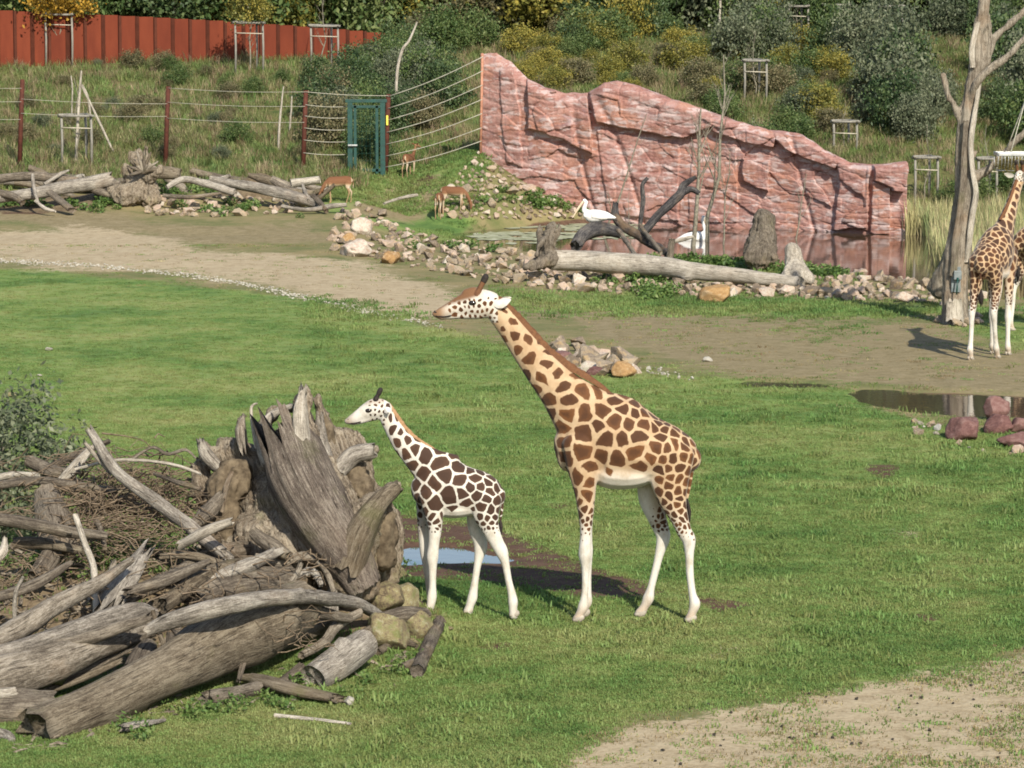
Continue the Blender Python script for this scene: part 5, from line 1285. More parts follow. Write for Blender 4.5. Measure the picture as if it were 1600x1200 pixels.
# ------------------------------------------------------------------ rope fence with rusted posts, green gate
YG = 114.6
def post_at(u, vt, vb, Y=None):
    p = hit(u, vb); return p, at(u, vt, p.y).z
fence = thing('rope_fence', 'tall fence of rusted steel posts strung with pale ropes at the foot of the slope', 'fence', tuple(hit(475, 262)))
posts = {}
for (ub, ut, vt, vb) in ((-230, -226, 120, 254), (30, 35, 124, 263), (258, 263, 135, 258), (473, 478, 141, 266), (602, 607, 147, 271)):
    p = hit(ub, vb); t = at(ut, vt, p.y)
    tube_obj('post', [(p.x, p.y, p.z - .3), tuple((np.array(p) + np.array(t)) / 2), tuple(t)], .085, .08, M['rust_post'], fence, 10)
    posts[ub] = (p, t)
pw = at(752, 232, 114.9); tw_ = at(755, 84, 114.9)
posts[752] = (pw, tw_)
tube_obj('post', [(pw.x - .03, 114.86, pw.z - .4), (tw_.x - .03, 114.86, tw_.z + .02)], .05, .045, mat_plain('pale_rust_post', (.27, .12, .075), (.40, .20, .13), 8), fence, 8)
def ropes(a, b, fr, sag, hide_from=None, rr=.008):
    (pa, ta), (pb, tb) = posts[a], posts[b]
    for f_ in fr:
        A = np.array(pa.lerp(ta, f_)); B = np.array(pb.lerp(tb, f_)); n = 9
        if hide_from is not None and f_ < .90: B = A + (B - A) * hide_from
        pts = [A + (B - A) * k / (n - 1) - np.array([0, .09, sag * math.sin(math.pi * k / (n - 1))]) for k in range(n)]
        tube_obj('rope', pts, rr, rr, M['rope'], fence, 5)
ropes(602, 752, [.08, .22, .37, .52, .67, .82, .97], .09, None, .015)
ropes(473, 602, [.05, .22, .38, .53, .68, .82, .98], .04, .52, .012)
ropes(258, 473, [.60, .80, .98], .06); ropes(30, 258, [.62, .78], .05); ropes(-230, 30, [.55, .75, .9], .05)

gp = hit(572, 270)
gate = thing('gate', 'dark green steel gate frame standing open in the rope fence', 'gate', tuple(gp))
gb = hit(545, 272); gc_ = hit(598, 270); gy = (gb.y + gc_.y) / 2
gt = at(545, 159, gy).z
for (u, w_) in ((547, .085), (555, .05), (589, .05), (598, .085)):
    q = at(u, 200, gy); zb = gz1(q.x, gy)
    box_obj('gate_post' if w_ > .06 else 'leaf_stile', (q.x, gy - (.06 if w_ < .06 else 0), (gt + zb) / 2 - (.05 if w_ < .06 else 0)), (w_, .07 if w_ > .06 else .04, (gt - zb) / 2 - (.08 if w_ < .06 else 0)), M['green_steel'], gate)
q0, q1 = at(540, 200, gy), at(605, 200, gy); zb = gz1((q0.x + q1.x) / 2, gy)
box_obj('gate_lintel', ((q0.x + q1.x) / 2, gy - .003, gt + .03), ((q1.x - q0.x) / 2, .075, .055), M['green_steel'], gate)
box_obj('top_rail', ((q0.x + q1.x) / 2, gy - .065, gt - .17), ((q1.x - q0.x) / 2 - .22, .035, .045), M['green_steel'], gate)
box_obj('bottom_rail', ((q0.x + q1.x) / 2, gy - .065, zb + .08), ((q1.x - q0.x) / 2 - .22, .035, .05), M['green_steel'], gate)
lk = at(551, 227, gy - .15); box_obj('latch', tuple(lk), (.16, .04, .025), M['steel'], gate)
# wire mesh of the gate leaf
xa, xb = at(556, 200, gy).x, at(588, 200, gy).x
VV, FF = [], []
for k in range(5): x = xa + (xb - xa) * (k + .5) / 5; add_tube(VV, FF, [(x - gp.x, gy - .065 - gp.y, zb + .1 - gp.z), (x - gp.x, gy - .065 - gp.y, gt - .2 - gp.z)], .004, .004, 4)
for k in range(9): z = zb + .15 + (gt - zb - .4) * k / 8; add_tube(VV, FF, [(xa - gp.x, gy - .068 - gp.y, z - gp.z), (xb - gp.x, gy - .068 - gp.y, z - gp.z)], .004, .004, 4)
mesh_obj('mesh_infill', VV, FF, M['green_steel'], gate)
yl = at(605, 188, posts[602][0].y - .12); o = box_obj('warning_plate', tuple(yl), (.035, .012, .17), mat_plain('yellow_plate', (.55, .50, .06), (.65, .60, .10), 5), fence)

# ------------------------------------------------------------------ rusted sheet-pile wall on the hill
WALL_V = [(-260, 6, 74), (0, 16, 83), (200, 25, 91), (400, 36, 98), (520, 45, 102), (640, 55, 108), (720, 66, 116)]
YC = lambda u: 139.0 + (u - 300) * .004
spw = thing('sheet_pile_wall', 'rust red steel sheet pile wall along the top of the bank', 'wall', tuple(at(300, 95, YC(300))))
ub_ = -200.0; i = 0; rngw = random.Random(5)
while ub_ < 690:
    wpx = rngw.uniform(26.5, 28.5); ue = ub_ + wpx; uc = (ub_ + ue) / 2
    vt = np.interp(uc, [p[0] for p in WALL_V], [p[1] for p in WALL_V]); Y = YC(uc) + (.10 if i % 2 else 0)
    t = at(uc, vt, Y); hw = (ue - ub_) / 2 * Y / FPX - .055
    zb_ = gz1(t.x, Y) - .5
    box_obj('steel_panel', (t.x, Y, (t.z + zb_) / 2 + rngw.uniform(-.01, .01)), (hw, .03, (t.z - zb_) / 2), M['corten'], spw, bev=.004)
    e = at(ue, vt, Y); sg = 1 if i % 2 else -1
    box_obj('steel_rib', (e.x, YC(ue) + .05, (t.z + zb_) / 2 - .015), (.06, .10, (t.z - zb_) / 2), M['corten_rib'], spw, .55 * sg, bev=.004)
    ub_ = ue; i += 1

# ------------------------------------------------------------------ foliage
def leaf_crown(name, mat, nclump, per, size, leaf, seed, flat=1.0, hollow=.25, zmin=-1):
    """leaf blades on many twig-end clumps spread unevenly through a crown"""
    rng = np.random.default_rng(seed)
    c = []
    while len(c) < nclump:
        p = rng.uniform(-1, 1, 3)
        r = np.linalg.norm(p)
        lob = 1 + .35 * mnoise.noise(Vector(p / max(r, .01) * 1.7) + Vector((seed, 0, 0)))
        if r < lob and r > hollow * rng.random() and p[2] > zmin: c.append(p * np.array(size))
    c = np.array(c); n = nclump * per
    cl = np.repeat(c, per, 0); sc = np.mean(size)
    cs = np.repeat(rng.uniform(.10, .26, nclump), per) * sc
    P = cl + rng.normal(0, 1, (n, 3)) * cs[:, None] * np.array([1, 1, .75])
    nrm = rng.normal(0, 1, (n, 3)) + np.array([0, 0, .7]); nrm /= np.linalg.norm(nrm, axis=1)[:, None]
    t = np.cross(nrm, rng.normal(0, 1, (n, 3))); t /= np.linalg.norm(t, axis=1)[:, None]; b = np.cross(nrm, t)
    L = leaf * rng.uniform(.6, 1.3, n)[:, None]
    v0, v1, v2, v3 = P - t * L, P + b * L * .55, P + t * L, P - b * L * .55
    V = np.stack([v0, v1, v2, v3], 1).reshape(-1, 3)
    F = np.arange(n * 4).reshape(-1, 4)
    me = bpy.data.meshes.new(name); me.from_pydata(V.tolist(), [], F.tolist()); me.materials.append(M[mat]); return me
def twig_frame(name, h, seed, r=.05, nb=7, spread=.5, mat='trunk', up=.6, levels=1):
    """trunk with tapering limbs as one mesh"""
    rng = np.random.default_rng(seed); VV, FF = [], []
    pts = [np.array([0, 0, -.15])]
    for k in range(1, 6): pts.append(np.array([rng.normal(0, .02 * h), rng.normal(0, .02 * h), h * k / 5]))
    add_tube(VV, FF, pts, r, r * .25, 7)
    for i in range(nb):
        t = rng.uniform(.25, .95); b0 = np.array([np.interp(t * 5, range(6), [p[k] for p in pts]) for k in range(3)])
        az = rng.uniform(0, 6.28); L = h * spread * (1.15 - t) * rng.uniform(.6, 1.2)
        d = np.array([math.cos(az), math.sin(az), up + rng.uniform(0, .6)]); d /= np.linalg.norm(d)
        b1 = b0 + d * L * .5; b2 = b0 + d * L + np.array([0, 0, .12 * L])
        rr = r * (1 - t * .75) * .55
        add_tube(VV, FF, [b0, b1, b2], rr, rr * .2, 5)
        for _ in range(levels * 3):
            a2 = rng.uniform(0, 6.28); q0 = b0 + (b2 - b0) * rng.uniform(.3, .9); L2 = L * rng.uniform(.3, .6)
            d2 = d + .7 * np.array([math.cos(a2), math.sin(a2), rng.uniform(-.2, .8)]); d2 /= np.linalg.norm(d2)
            add_tube(VV, FF, [q0, q0 + d2 * L2 * .5, q0 + d2 * L2], rr * .45, rr * .12, 4)
    me = bpy.data.meshes.new(name); me.from_pydata(VV, [], FF); me.polygons.foreach_set('use_smooth', [True] * len(me.polygons)); me.materials.append(M[mat]); return me
trunks = [twig_frame('trunk', 5.2, 60 + i, .11, 11, .5, 'trunk', .5) for i in range(3)]
shrub_stems = [twig_frame('stem', 1.0, 80 + i, .03, 9, .7, 'bark', .7) for i in range(2)]
CR = {}
for i, (k, mt) in enumerate((('dark', 'leaf_dark'), ('mid', 'leaf_mid'), ('yellow', 'leaf_yellow'), ('orange', 'leaf_orange'), ('grey', 'leaf_grey'), ('bronze', 'leaf_bronze'))):
    CR[k] = [leaf_crown('crown', mt, 170, 42, (2.0, 1.7, 2.5), .115, 200 + i * 9 + j, zmin=-.95) for j in range(2)]
SH = {}
for i, (k, mt) in enumerate((('dark', 'leaf_dark'), ('mid', 'leaf_mid'), ('yellow', 'leaf_yellow'), ('grey', 'leaf_grey'), ('bronze', 'leaf_bronze'), ('orange', 'leaf_orange'))):
    SH[k] = [leaf_crown('foliage', mt, 95, 46, (.95, .9, .8), .052, 300 + i * 9 + j, zmin=-.7) for j in range(2)]
TL = {'dark': 'dark green broadleaf tree in the wood above the bank', 'mid': 'mid green leafy tree in the wood above the bank', 'yellow': 'yellowing autumn tree in the wood above the bank', 'orange': 'orange-leaved autumn tree in the wood above the bank', 'grey': 'grey-green willowy tree on the slope', 'bronze': 'bronze-brown thinly leaved tree in the wood above the bank'}
def tree(u, Y, kind, sc, rng, label=None, group=None, zoff=0, crown_z=2.9, where='in the wood above the bank'):
    x = (u - 800) / FPX * Y; z = gz1(x, Y)
    t = thing('tree', label or TL[kind].replace('in the wood above the bank', where).replace('on the slope', where), 'tree', (x, Y, z + zoff), rng.uniform(0, 6.28), group or ('%s trees %s' % (kind, where)))
    t.scale = (sc, sc, sc * rng.uniform(.9, 1.2))
    obj_from('trunk', rng.choice(trunks), t)
    obj_from('crown', rng.choice(CR[kind]), t, (0, 0, crown_z), (0, 0, rng.uniform(0, 6.28)), (1, 1, 1.05))
    return t
rt = random.Random(3)
def kind_at(u):
    if u < 260: return rt.choice(['mid', 'dark', 'yellow', 'mid', 'yellow'])
    if u < 720: return rt.choice(['dark', 'mid', 'yellow', 'yellow', 'mid'])
    if u < 1000: return rt.choice(['mid', 'bronze', 'yellow', 'mid', 'dark'])
    return rt.choice(['dark', 'yellow', 'mid', 'grey', 'mid'])
for row, (Yr, stepu, sc) in enumerate(((148, 62, 1.05), (156, 58, 1.25), (166, 60, 1.5), (180, 70, 1.9))):
    u = -190 + row * 23
    while u < 1800:
        tree(u + rt.uniform(-18, 18), Yr + rt.uniform(-2.5, 2.5), kind_at(u), sc * rt.uniform(.85, 1.15), rt, crown_z=2.5, where=('at the front of' if row == 0 else 'in the second row of' if row == 1 else 'deep in') + ' the wood ' + ('behind the steel wall' if u < 640 else 'above the rock wall' if u < 1180 else 'above the right-hand bank'))
        u += stepu * rt.uniform(.8, 1.25)
SL = {'dark': 'dark green shrub growing on the bank', 'mid': 'mid green shrub growing on the bank', 'yellow': 'yellow-green autumn shrub growing on the bank', 'grey': 'grey-green willow shrub growing on the bank', 'bronze': 'brownish bronze shrub growing on the bank', 'orange': 'orange-leaved shrub growing on the bank'}
def shrub(u, v, kind, sc, label=None, tall=1.0, group=True, p=None, where='on the bank'):
    p = p or hit(u, v)
    t = thing('shrub', label or ('small ' if sc < .55 else 'large ' if sc > .85 else 'middling ') + SL[kind].replace('on the bank', where), 'shrub', tuple(p), rt.uniform(0, 6.28), None if label else '%s %s shrubs %s' % ('small' if sc < .55 else 'large' if sc > .85 else 'middling', kind, where))
    t.scale = (sc, sc, sc * tall)
    obj_from('stem', rt.choice(shrub_stems), t); obj_from('foliage', rt.choice(SH[kind]), t, (0, 0, .62), (0, 0, rt.uniform(0, 6.28)))
    return t
shrub(370, 226, 'mid', .62, 'round dark green bush standing alone on the bank left of the gate')
shrub(240, 228, 'mid', .5, 'small leafy green bush beside the middle rusted post')
# thicket behind the gate and the rope fence
for k in range(30):
    u = rt.uniform(490, 735); v = rt.uniform(120, 228) - (u - 560) * .22
    shrub(u, max(v, 108), rt.choice(['dark', 'mid', 'dark', 'grey', 'bronze']), rt.uniform(.6, 1.05), tall=1.3, where='in the thicket behind the rope fence')
for k in range(10): shrub(rt.uniform(560, 600), rt.uniform(205, 252), rt.choice(['dark', 'mid']), rt.uniform(.5, .8), tall=1.3, where='right behind the green gate')
for k in range(26): shrub(rt.uniform(620, 1000), rt.uniform(28, 88), rt.choice(['mid', 'yellow', 'dark', 'bronze', 'mid']), rt.uniform(.6, 1.1), tall=1.2, where='between the steel wall and the rock wall')
for k in range(58): shrub(rt.uniform(800, 1300), 58 + rt.uniform(0, 95), rt.choice(['yellow', 'yellow', 'mid', 'bronze', 'yellow']), rt.uniform(.35, .85), where='on the slope above the rock wall')
for k in range(30): shrub(rt.uniform(1090, 1420), rt.uniform(100, 245), rt.choice(['yellow', 'mid', 'grey', 'bronze']), rt.uniform(.5, .9), where='close behind the low half of the rock wall')
for k in range(20): shrub(rt.uniform(1150, 1640), rt.uniform(40, 110), rt.choice(['grey', 'dark', 'grey', 'mid']), rt.uniform(.8, 1.4), tall=1.35, where='high on the right-hand bank')
for k in range(9): shrub(rt.uniform(1370, 1480), rt.uniform(130, 230), rt.choice(['grey', 'dark', 'grey']), rt.uniform(.8, 1.5), tall=1.35, where='beside the dead tree on the bank')
for k in range(10): shrub(rt.uniform(1540, 1660), rt.uniform(90, 230), rt.choice(['grey', 'mid', 'dark']), rt.uniform(.8, 1.4), tall=1.35, where='on the bank behind the feeding giraffes')
for k in range(12): shrub(rt.uniform(820, 1320), rt.uniform(50, 66), rt.choice(['dark', 'mid', 'yellow']), rt.uniform(.9, 1.5), tall=1.4, where='along the edge of the wood')
for k in range(44): shrub(rt.uniform(-60, 540), rt.uniform(104, 250), rt.choice(['bronze', 'mid', 'bronze', 'grey']), rt.uniform(.2, .6), where='in the rough grass below the steel wall')
for k in range(10): shrub(rt.uniform(560, 680), rt.uniform(100, 140), rt.choice(['mid', 'dark', 'grey']), rt.uniform(.7, 1.1), tall=1.3, where='over the end of the steel wall')
for k in range(10): shrub(rt.uniform(1440, 1640), rt.uniform(285, 330), rt.choice(['grey', 'mid', 'bronze']), rt.uniform(.4, .7), where='behind the reeds')

# rough grass of the bank
rng = np.random.default_rng(77); n = 26000
Yh = 112 + 38 * rng.random(n) ** 1.15; Xh = (rng.uniform(-100, 1700, n) - 800) / FPX * Yh
Zh = gz(Xh, Yh)
dens = .45 + .55 * sstep(-.25, .25, fbm(Xh * .5, Yh * .35, octv=3, seed=61))
in_front = (Xh > -1.5) & (Yh < np.interp(800 + Xh / Yh * FPX, [740, 850, 1000, 1200, 1330, 1420, 1700], [115.2, 113.6, 111.8, 109.2, 107.3, 106.2, 106]) + 1.2)
slope_lawn = (Xh > -5) & (Xh < -1.0) & (Yh < 117)
ok = (rng.random(n) < dens) & ~in_front & ~slope_lawn & (sdpoly(Xh, Yh, POND) < -.3) & (Zh > .35)
Ph = np.stack([Xh, Yh, Zh], -1)[ok]
tallg = [tuft_mesh('rough_tuft', M['rough'], 26, .28, .12, .40, .022, .9, s) for s in range(4)] + [tuft_mesh('tan_tuft', M['tan'], 20, .24, .15, .48, .018, .8, s) for s in range(2)] + [tuft_mesh('green_tuft', M['lawn'], 24, .28, .08, .28, .022, 1.0, s) for s in range(3)]
scatter('bank_rough_grass', Ph, tallg, .6, 1.25, 9, 'rough green and straw coloured grass covering the bank', 'grass', .25)

rng = np.random.default_rng(78); n = 2600
Xs, Ys = rng.uniform(-6.5, -.9, n), rng.uniform(109.5, 121, n)
scatter('slope_grass', np.stack([Xs, Ys, gz(Xs, Ys)], -1), bank_tufts, .6, 1.2, 10, 'green grass on the slope between the gate and the rock wall', 'grass', .2)
# timber frames that hold young trees
def stake_frame(u0, u1, vt, vb, label, n=3, sapling=None, low=True, crown=None):
    a = hit(u0, vb); b0 = at(u1, vb, a.y); t0 = at(u0, vt, a.y); t1 = at(u1, vt + 2, a.y)
    root = thing('tree_stake_frame', label, 'tree stakes', tuple(a))
    r = .045; dx = b0.x - a.x
    legs = [(a.x, a.y), (b0.x, a.y)] + ([(a.x + dx * .72, a.y + abs(dx) * .75)] if n > 2 else [])
    for k, (x, y) in enumerate(legs):
        zb = gz1(x, y)
        tube_obj('stake', [(x, y, zb - .3), (x + .02, y, (zb + t0.z) / 2), (x, y, t0.z)], r, r * .95, M['stake'], root, 8)
    for k in range(len(legs)):
        (x0, y0), (x1, y1) = legs[k], legs[(k + 1) % len(legs)]
        if len(legs) == 2 and k == 1: break
        z = t0.z - .05; d = np.array([x1 - x0, y1 - y0]); d = d / (np.linalg.norm(d) + 1e-9) * .12
        tube_obj('crossbar', [(x0 - d[0], y0 - d[1] - r * 1.6, z + .02 * k), (x1 + d[0], y1 + d[1] - r * 1.6, z + .02 * k)], .045, .045, M['stake'], root, 8)
    if low:
        z = t0.z - .45; tube_obj('tie_bar', [(a.x, a.y - .05, z), (b0.x, a.y - .05, z - .03)], .022, .022, M['bark_pale'], root, 6)
    return root, a, b0
sap_meshes = [twig_frame('stem', 1.0, 400 + i, .011, 10, .32, 'bark', 1.1) for i in range(3)]
def sapling(p, h, label, kind=None, mat=None, sc=.5, cz=.8, name='young_tree', cat='tree'):
    t = thing(name, label, cat, tuple(p), rt.uniform(0, 6.28))
    o = obj_from('trunk', rt.choice(sap_meshes), t, scale=(h, h, h))
    if kind: obj_from('crown', rt.choice(SH[kind]), t, (0, 0, h * cz), scale=(sc, sc, sc * 1.1))
    return t
FR = [(72, 113, 21, 104, 'timber frame before the steel wall under orange leaves', 'orange', 1.45), (368, 411, 34, 116, 'timber frame before the steel wall left of a narrow one', 'yellow', 1.0), (486, 528, 39, 112, 'timber frame at the thicket end of the steel wall', None, 0),
      (97, 143, 179, 262, 'low timber frame behind the rope fence holding broken saplings', None, 0), (1163, 1197, 93, 160, 'timber frame right behind the crest of the rock wall', None, 0), (1287, 1324, 6, 72, 'timber frame high on the bank in front of dark trees', 'mid', .6),
      (1373, 1409, 8, 84, 'timber frame high on the bank beside the willow shrubs', 'grey', .6), (1302, 1338, 188, 236, 'short timber frame just behind the low end of the rock wall', None, 0), (1429, 1464, 244, 322, 'timber frame standing behind the reeds left of the dead tree', None, 0),
      (1528, 1556, 246, 322, 'timber frame behind the reeds partly hidden by the dead tree', None, 0), (1232, 1262, 8, 72, 'timber frame in the shadow of the dark trees above the bank', 'dark', .7)]
for (u0, u1, vt, vb, lab, kind, ks) in FR:
    root, a, b_ = stake_frame(u0, u1, vt, vb, lab)
    m_ = (Vector(a) + Vector(b_)) / 2; y = a.y + .25; z = gz1(m_.x, y)
    vis = at((u0 + u1) / 2, vt, a.y).z - z
    sapling((m_.x, y, z), vis * 1.7, 'young tree inside the ' + lab.split(' holding')[0].split(' under')[0], kind, sc=ks, cz=.78)
# broken pale saplings by the low frame
for rows, lab in (([(118, 252, 3), (122, 180, 5), (127, 110, 3)], 'pale bare sapling leaning over the low timber frame'), ([(127, 133, 3), (150, 180, 4), (181, 236, 3)], 'broken pale stem bent down to the right of the low frame'), ([(144, 205, 3), (138, 155, 3.5), (128, 132, 2)], 'short broken stem hanging beside the bent one'), ([(112, 175, 2.5), (113, 140, 2.5), (111, 118, 1.5)], 'thin upright stem beside the pale bare sapling'), ([(435, 230, 4), (437, 190, 4), (443, 135, 2)], 'bare pale sapling left of the gate post'), ([(452, 205, 3), (455, 170, 3), (456, 150, 2)], 'second bare sapling beside the gate post'), ([(617, 205, 4), (620, 120, 5), (628, 80, 5), (640, 62, 4), (652, 34, 3)], 'tall crooked bare sapling behind the rope fence')):
    Yb = hit(rows[0][0], max(r[1] for r in rows) + 6).y - .2
    pts = [at(u, v, Yb) for (u, v, w_) in rows]
    low_i = max(range(len(rows)), key=lambda q: rows[q][1]); pts[low_i].z = gz1(pts[low_i].x, Yb) - .05
    o = log_obj('bare_sapling', pts, [w_ / 2 * Yb / FPX for (_, _, w_) in rows], M['wood_pale'], 31, sides=7, rough=.05); tag(o, lab, 'sapling')
for i, (u, vb, vt, lab) in enumerate(((937, 34, -40, 'slim pale trunk at the end of a row above the rock wall'), (962, 40, -40, 'slim pale trunk, second of the row above the rock wall'), (973, 36, -40, 'slim pale trunk, third of the row above the rock wall'), (1087, 45, -40, 'slim grey trunk among dark shrubs above the rock wall'), (1122, 62, -30, 'slim brown trunk rising behind the long bare pole'), (473, 40, -40, 'thin white trunk behind the steel wall'), (482, 38, -40, 'thin white trunk leaning behind the steel wall'), (780, 60, -30, 'pale trunk at the edge of the wood left of the rock wall'))):
    p = hit(u, vb); tp = at(u + 3, vt, p.y); o = log_obj('slim_trunk', [(p.x, p.y, p.z - .1), tuple((Vector(p) + tp) / 2 + Vector((.05, 0, 0))), tuple(tp), (tp.x, tp.y, tp.z + 2.5)], [.06, .055, .045, .01], M['wood_pale'], 50 + i, sides=8, rough=.04); tag(o, lab, 'tree')
# ------------------------------------------------------------------ stones
def stone_mesh(name, seed, mat, pts=15, flat=(1, .85, .7)):
    rng = np.random.default_rng(seed)
    bm = bmesh.new()
    for i in range(pts):
        p = rng.normal(0, 1, 3); p /= np.linalg.norm(p); p *= rng.uniform(.75, 1.05); bm.verts.new(p * np.array(flat))
    r = bmesh.ops.convex_hull(bm, input=bm.verts)
    bmesh.ops.delete(bm, geom=[v for v in bm.verts if not v.link_faces], context='VERTS')
    me = bpy.data.meshes.new(name); bm.to_mesh(me); bm.free(); me.materials.append(mat); return me
ST = [stone_mesh('stone', 500 + i, M['stone'], 13 + i % 4, (1, .85, .6 + .05 * (i % 5))) for i in range(12)]
ST_M = [stone_mesh('stone', 540 + i, M['stone_mossy'], 15) for i in range(4)]
ST_R = [stone_mesh('stone', 560 + i, M['stone_red'], 15) for i in range(4)]
ST_P = [stone_mesh('stone', 580 + i, M['stone_pale'], 12) for i in range(4)]
rs = random.Random(9)
def put_stone(parent, p, r, meshes, sink=.25, name='stone'):
    pl = parent.location if parent else Vector((0, 0, 0))
    o = obj_from(name, rs.choice(meshes), parent, (p[0] - pl.x, p[1] - pl.y, p[2] - pl.z + r * (.62 - sink)), (rs.uniform(-.5, .5), rs.uniform(-.5, .5), rs.uniform(0, 6.28)), (r * rs.uniform(.8, 1.3), r * rs.uniform(.8, 1.2), r * rs.uniform(.8, 1.15)))
    return o
def stone_band(name, label, poly, count, rmin, rmax, meshes, cat='stones', heap=None, limit=300, bias=2.0, seed=1):
    """loose stones inside an outline seen in the photograph; heap(u, v) lifts those lying on others"""
    rng = np.random.default_rng(seed); us_ = [p[0] for p in poly]; vs_ = [p[1] for p in poly]
    got = []
    tries = 0
    while len(got) < count and tries < 60000:
        tries += 1
        u, v = rng.uniform(min(us_), max(us_)), rng.uniform(min(vs_), max(vs_))
        if not inpoly(np.array([u]), np.array([v]), poly)[0]: continue
        r = rmin + (rmax - rmin) * rng.random() ** bias
        x, y = flatpt(u, v) if v > 346 else tuple(hit(u, v))[:2]
        if any((x - g[0]) ** 2 + ((y - g[1]) * .8) ** 2 < (.62 * (r + g[3])) ** 2 for g in got): continue
        got.append((x, y, 0, r))
    X = np.array([g[0] for g in got]); Y = np.array([g[1] for g in got]); Z = gz(X, Y, True)
    got = [(x, y, max(z, -.35), g[3]) for x, y, z, g in zip(X, Y, Z, got)]
    if heap: got = [(x, y, z + heap(x, y), r) for (x, y, z, r) in got]
    got.sort(key=lambda g: -g[3])
    c = (float(np.mean(X)), float(np.mean(Y)), float(np.mean(Z)))
    root = thing(name, label, cat, c)
    for g in got[:limit]: put_stone(root, g[:3], g[3], meshes)
    rest = got[limit:]
    if rest:
        VV, FF = [], []
        for g in rest:
            me = rs.choice(meshes); b = len(VV); a = rs.uniform(0, 6.28)
            for v in me.vertices: VV.append((g[0] - c[0] + g[3] * (v.co.x * math.cos(a) - v.co.y * math.sin(a)), g[1] - c[1] + g[3] * (v.co.x * math.sin(a) + v.co.y * math.cos(a)), g[2] - c[2] + g[3] * (.35 + v.co.z)))
            for f in me.polygons: FF.append(tuple(b + i for i in f.vertices))
        o = mesh_obj('small_stones', VV, FF, meshes[0].materials[0], root); o['kind'] = 'stuff'
    return root
BAND1 = [(512, 385), (530, 362), (570, 352), (640, 366), (720, 384), (800, 396), (835, 404), (840, 452), (780, 446), (700, 428), (620, 416), (560, 410), (520, 402)]
stone_band('stone_border', 'border of angular pale stones curving round the near end of the pond', BAND1, 260, .09, .27, ST, seed=3)
BAND2 = [(835, 420), (920, 426), (1060, 432), (1240, 438), (1300, 426), (1400, 436), (1478, 446), (1482, 478), (1400, 472), (1240, 468), (1100, 464), (960, 460), (835, 452)]
stone_band('stone_border', 'border of angular pale stones in front of the long fallen trunk', BAND2, 360, .09, .26, ST, seed=4)
def rub(u): return 0
RUB = [(688, 345), (705, 300), (735, 262), (752, 246), (772, 262), (800, 285), (850, 312), (905, 330), (940, 344), (860, 347), (760, 345)]
def rubble():
    rng = np.random.default_rng(8); root = thing('rubble_slope', 'slope of tipped pale rubble below the left end of the red rock wall', 'stones', tuple(hit(770, 310)))
    got = []; tries = 0
    while len(got) < 270 and tries < 9000:
        tries += 1; u, v = rng.uniform(688, 940), rng.uniform(232, 347)
        if not inpoly(np.array([u]), np.array([v]), [(690, 343), (702, 300), (725, 262), (752, 234), (778, 246), (805, 272), (850, 300), (905, 322), (940, 343)])[0]: continue
        if u > 860 and rng.random() < .5: continue
        r = .10 + .24 * rng.random() ** 2
        if any((u - g[0]) ** 2 + (1.15 * (v - g[1])) ** 2 < (30 * (r + g[2])) ** 2 for g in got): continue
        got.append((u, v, r))
    for (u, v, r) in got: put_stone(root, tuple(hit(u, v)), r, ST)
rubble()
stone_band('stone_row', 'low row of pale stones under the far driftwood heap', [(216, 322), (240, 314), (330, 306), (430, 312), (470, 320), (470, 332), (420, 336), (300, 341), (225, 334)], 85, .10, .28, ST, seed=6)
stone_band('stone_cluster', 'cluster of broken pale stones on the meadow behind the tall giraffe’s neck'.replace('’s', ''), [(842, 548), (860, 535), (900, 540), (960, 556), (1000, 572), (995, 588), (940, 590), (900, 582), (860, 566)], 40, .10, .34, ST, seed=7, bias=1.3)
stone_band('stone_row', 'line of small stones trailing over the grass from the broken stone cluster', [(998, 572), (1030, 576), (1070, 588), (1100, 598), (1090, 602), (1040, 590), (1000, 582)], 24, .03, .07, ST_P, seed=8)
# single stones
def boulder_mesh(me0, seed):
    bm = bmesh.new(); bmesh.ops.create_icosphere(bm, subdivisions=4, radius=1.0)
    V = np.array([v.co[:] for v in bm.verts]); rg = np.random.default_rng(seed)
    k = 1 + .18 * fbm(V[:, 0] * 1.3 + seed % 50, V[:, 1] * 1.3, V[:, 2] * 1.3, 3, seed % 97)
    V = V * k[:, None]
    for q in range(12):                                   # cleaved faces
        n_ = rg.normal(0, 1, 3); n_ /= np.linalg.norm(n_); h_ = rg.uniform(.62, .86); d_ = V @ n_
        V = V - n_ * (np.maximum(d_ - h_, 0) * .96)[:, None]
    V = V * (1 + .075 * fbm(V[:, 0] * 4, V[:, 1] * 4, V[:, 2] * 4, 4, seed % 89))[:, None]
    for v, c_ in zip(bm.verts, V): v.co = c_
    me = bpy.data.meshes.new('boulder'); bm.to_mesh(me); bm.free(); me.materials.append(me0.materials[0]); me.polygons.foreach_set('use_smooth', [True] * len(me.polygons)); return me
def single(u, v, wpx, meshes, label, cat='stone', name='boulder', sq=.8, sink=.2, rz=None):
    p = hit(u, v); r = wpx / 2 * p.y / FPX
    o = obj_from(name, boulder_mesh(rs.choice(meshes), int(u * 7 + v)), None, (p.x, p.y + r * .3, p.z + r * sq * (.8 - sink)), (rs.uniform(-.2, .2), rs.uniform(-.2, .2), rs.uniform(0, 6.28)), (r * 1.05, r * .9, r * sq))
    tag(o, label, cat); return o
big = [stone_mesh('boulder', 620 + i, M['stone_orange'], 24, (1, .9, .8)) for i in range(3)]
single(1118, 472, 58, big, 'big orange-brown boulder at the foot of the stone border', sq=.62)
single(610, 412, 34, big, 'square ochre block in the curved stone border', sq=.9)
single(556, 400, 62, ST, 'large rounded grey boulder at the tip of the curved stone border', sq=.55)
single(566, 366, 40, ST, 'upright grey boulder at the back of the curved stone border', sq=.8)
single(547, 382, 26, big, 'small ochre block at the tip of the curved stone border', sq=.9)
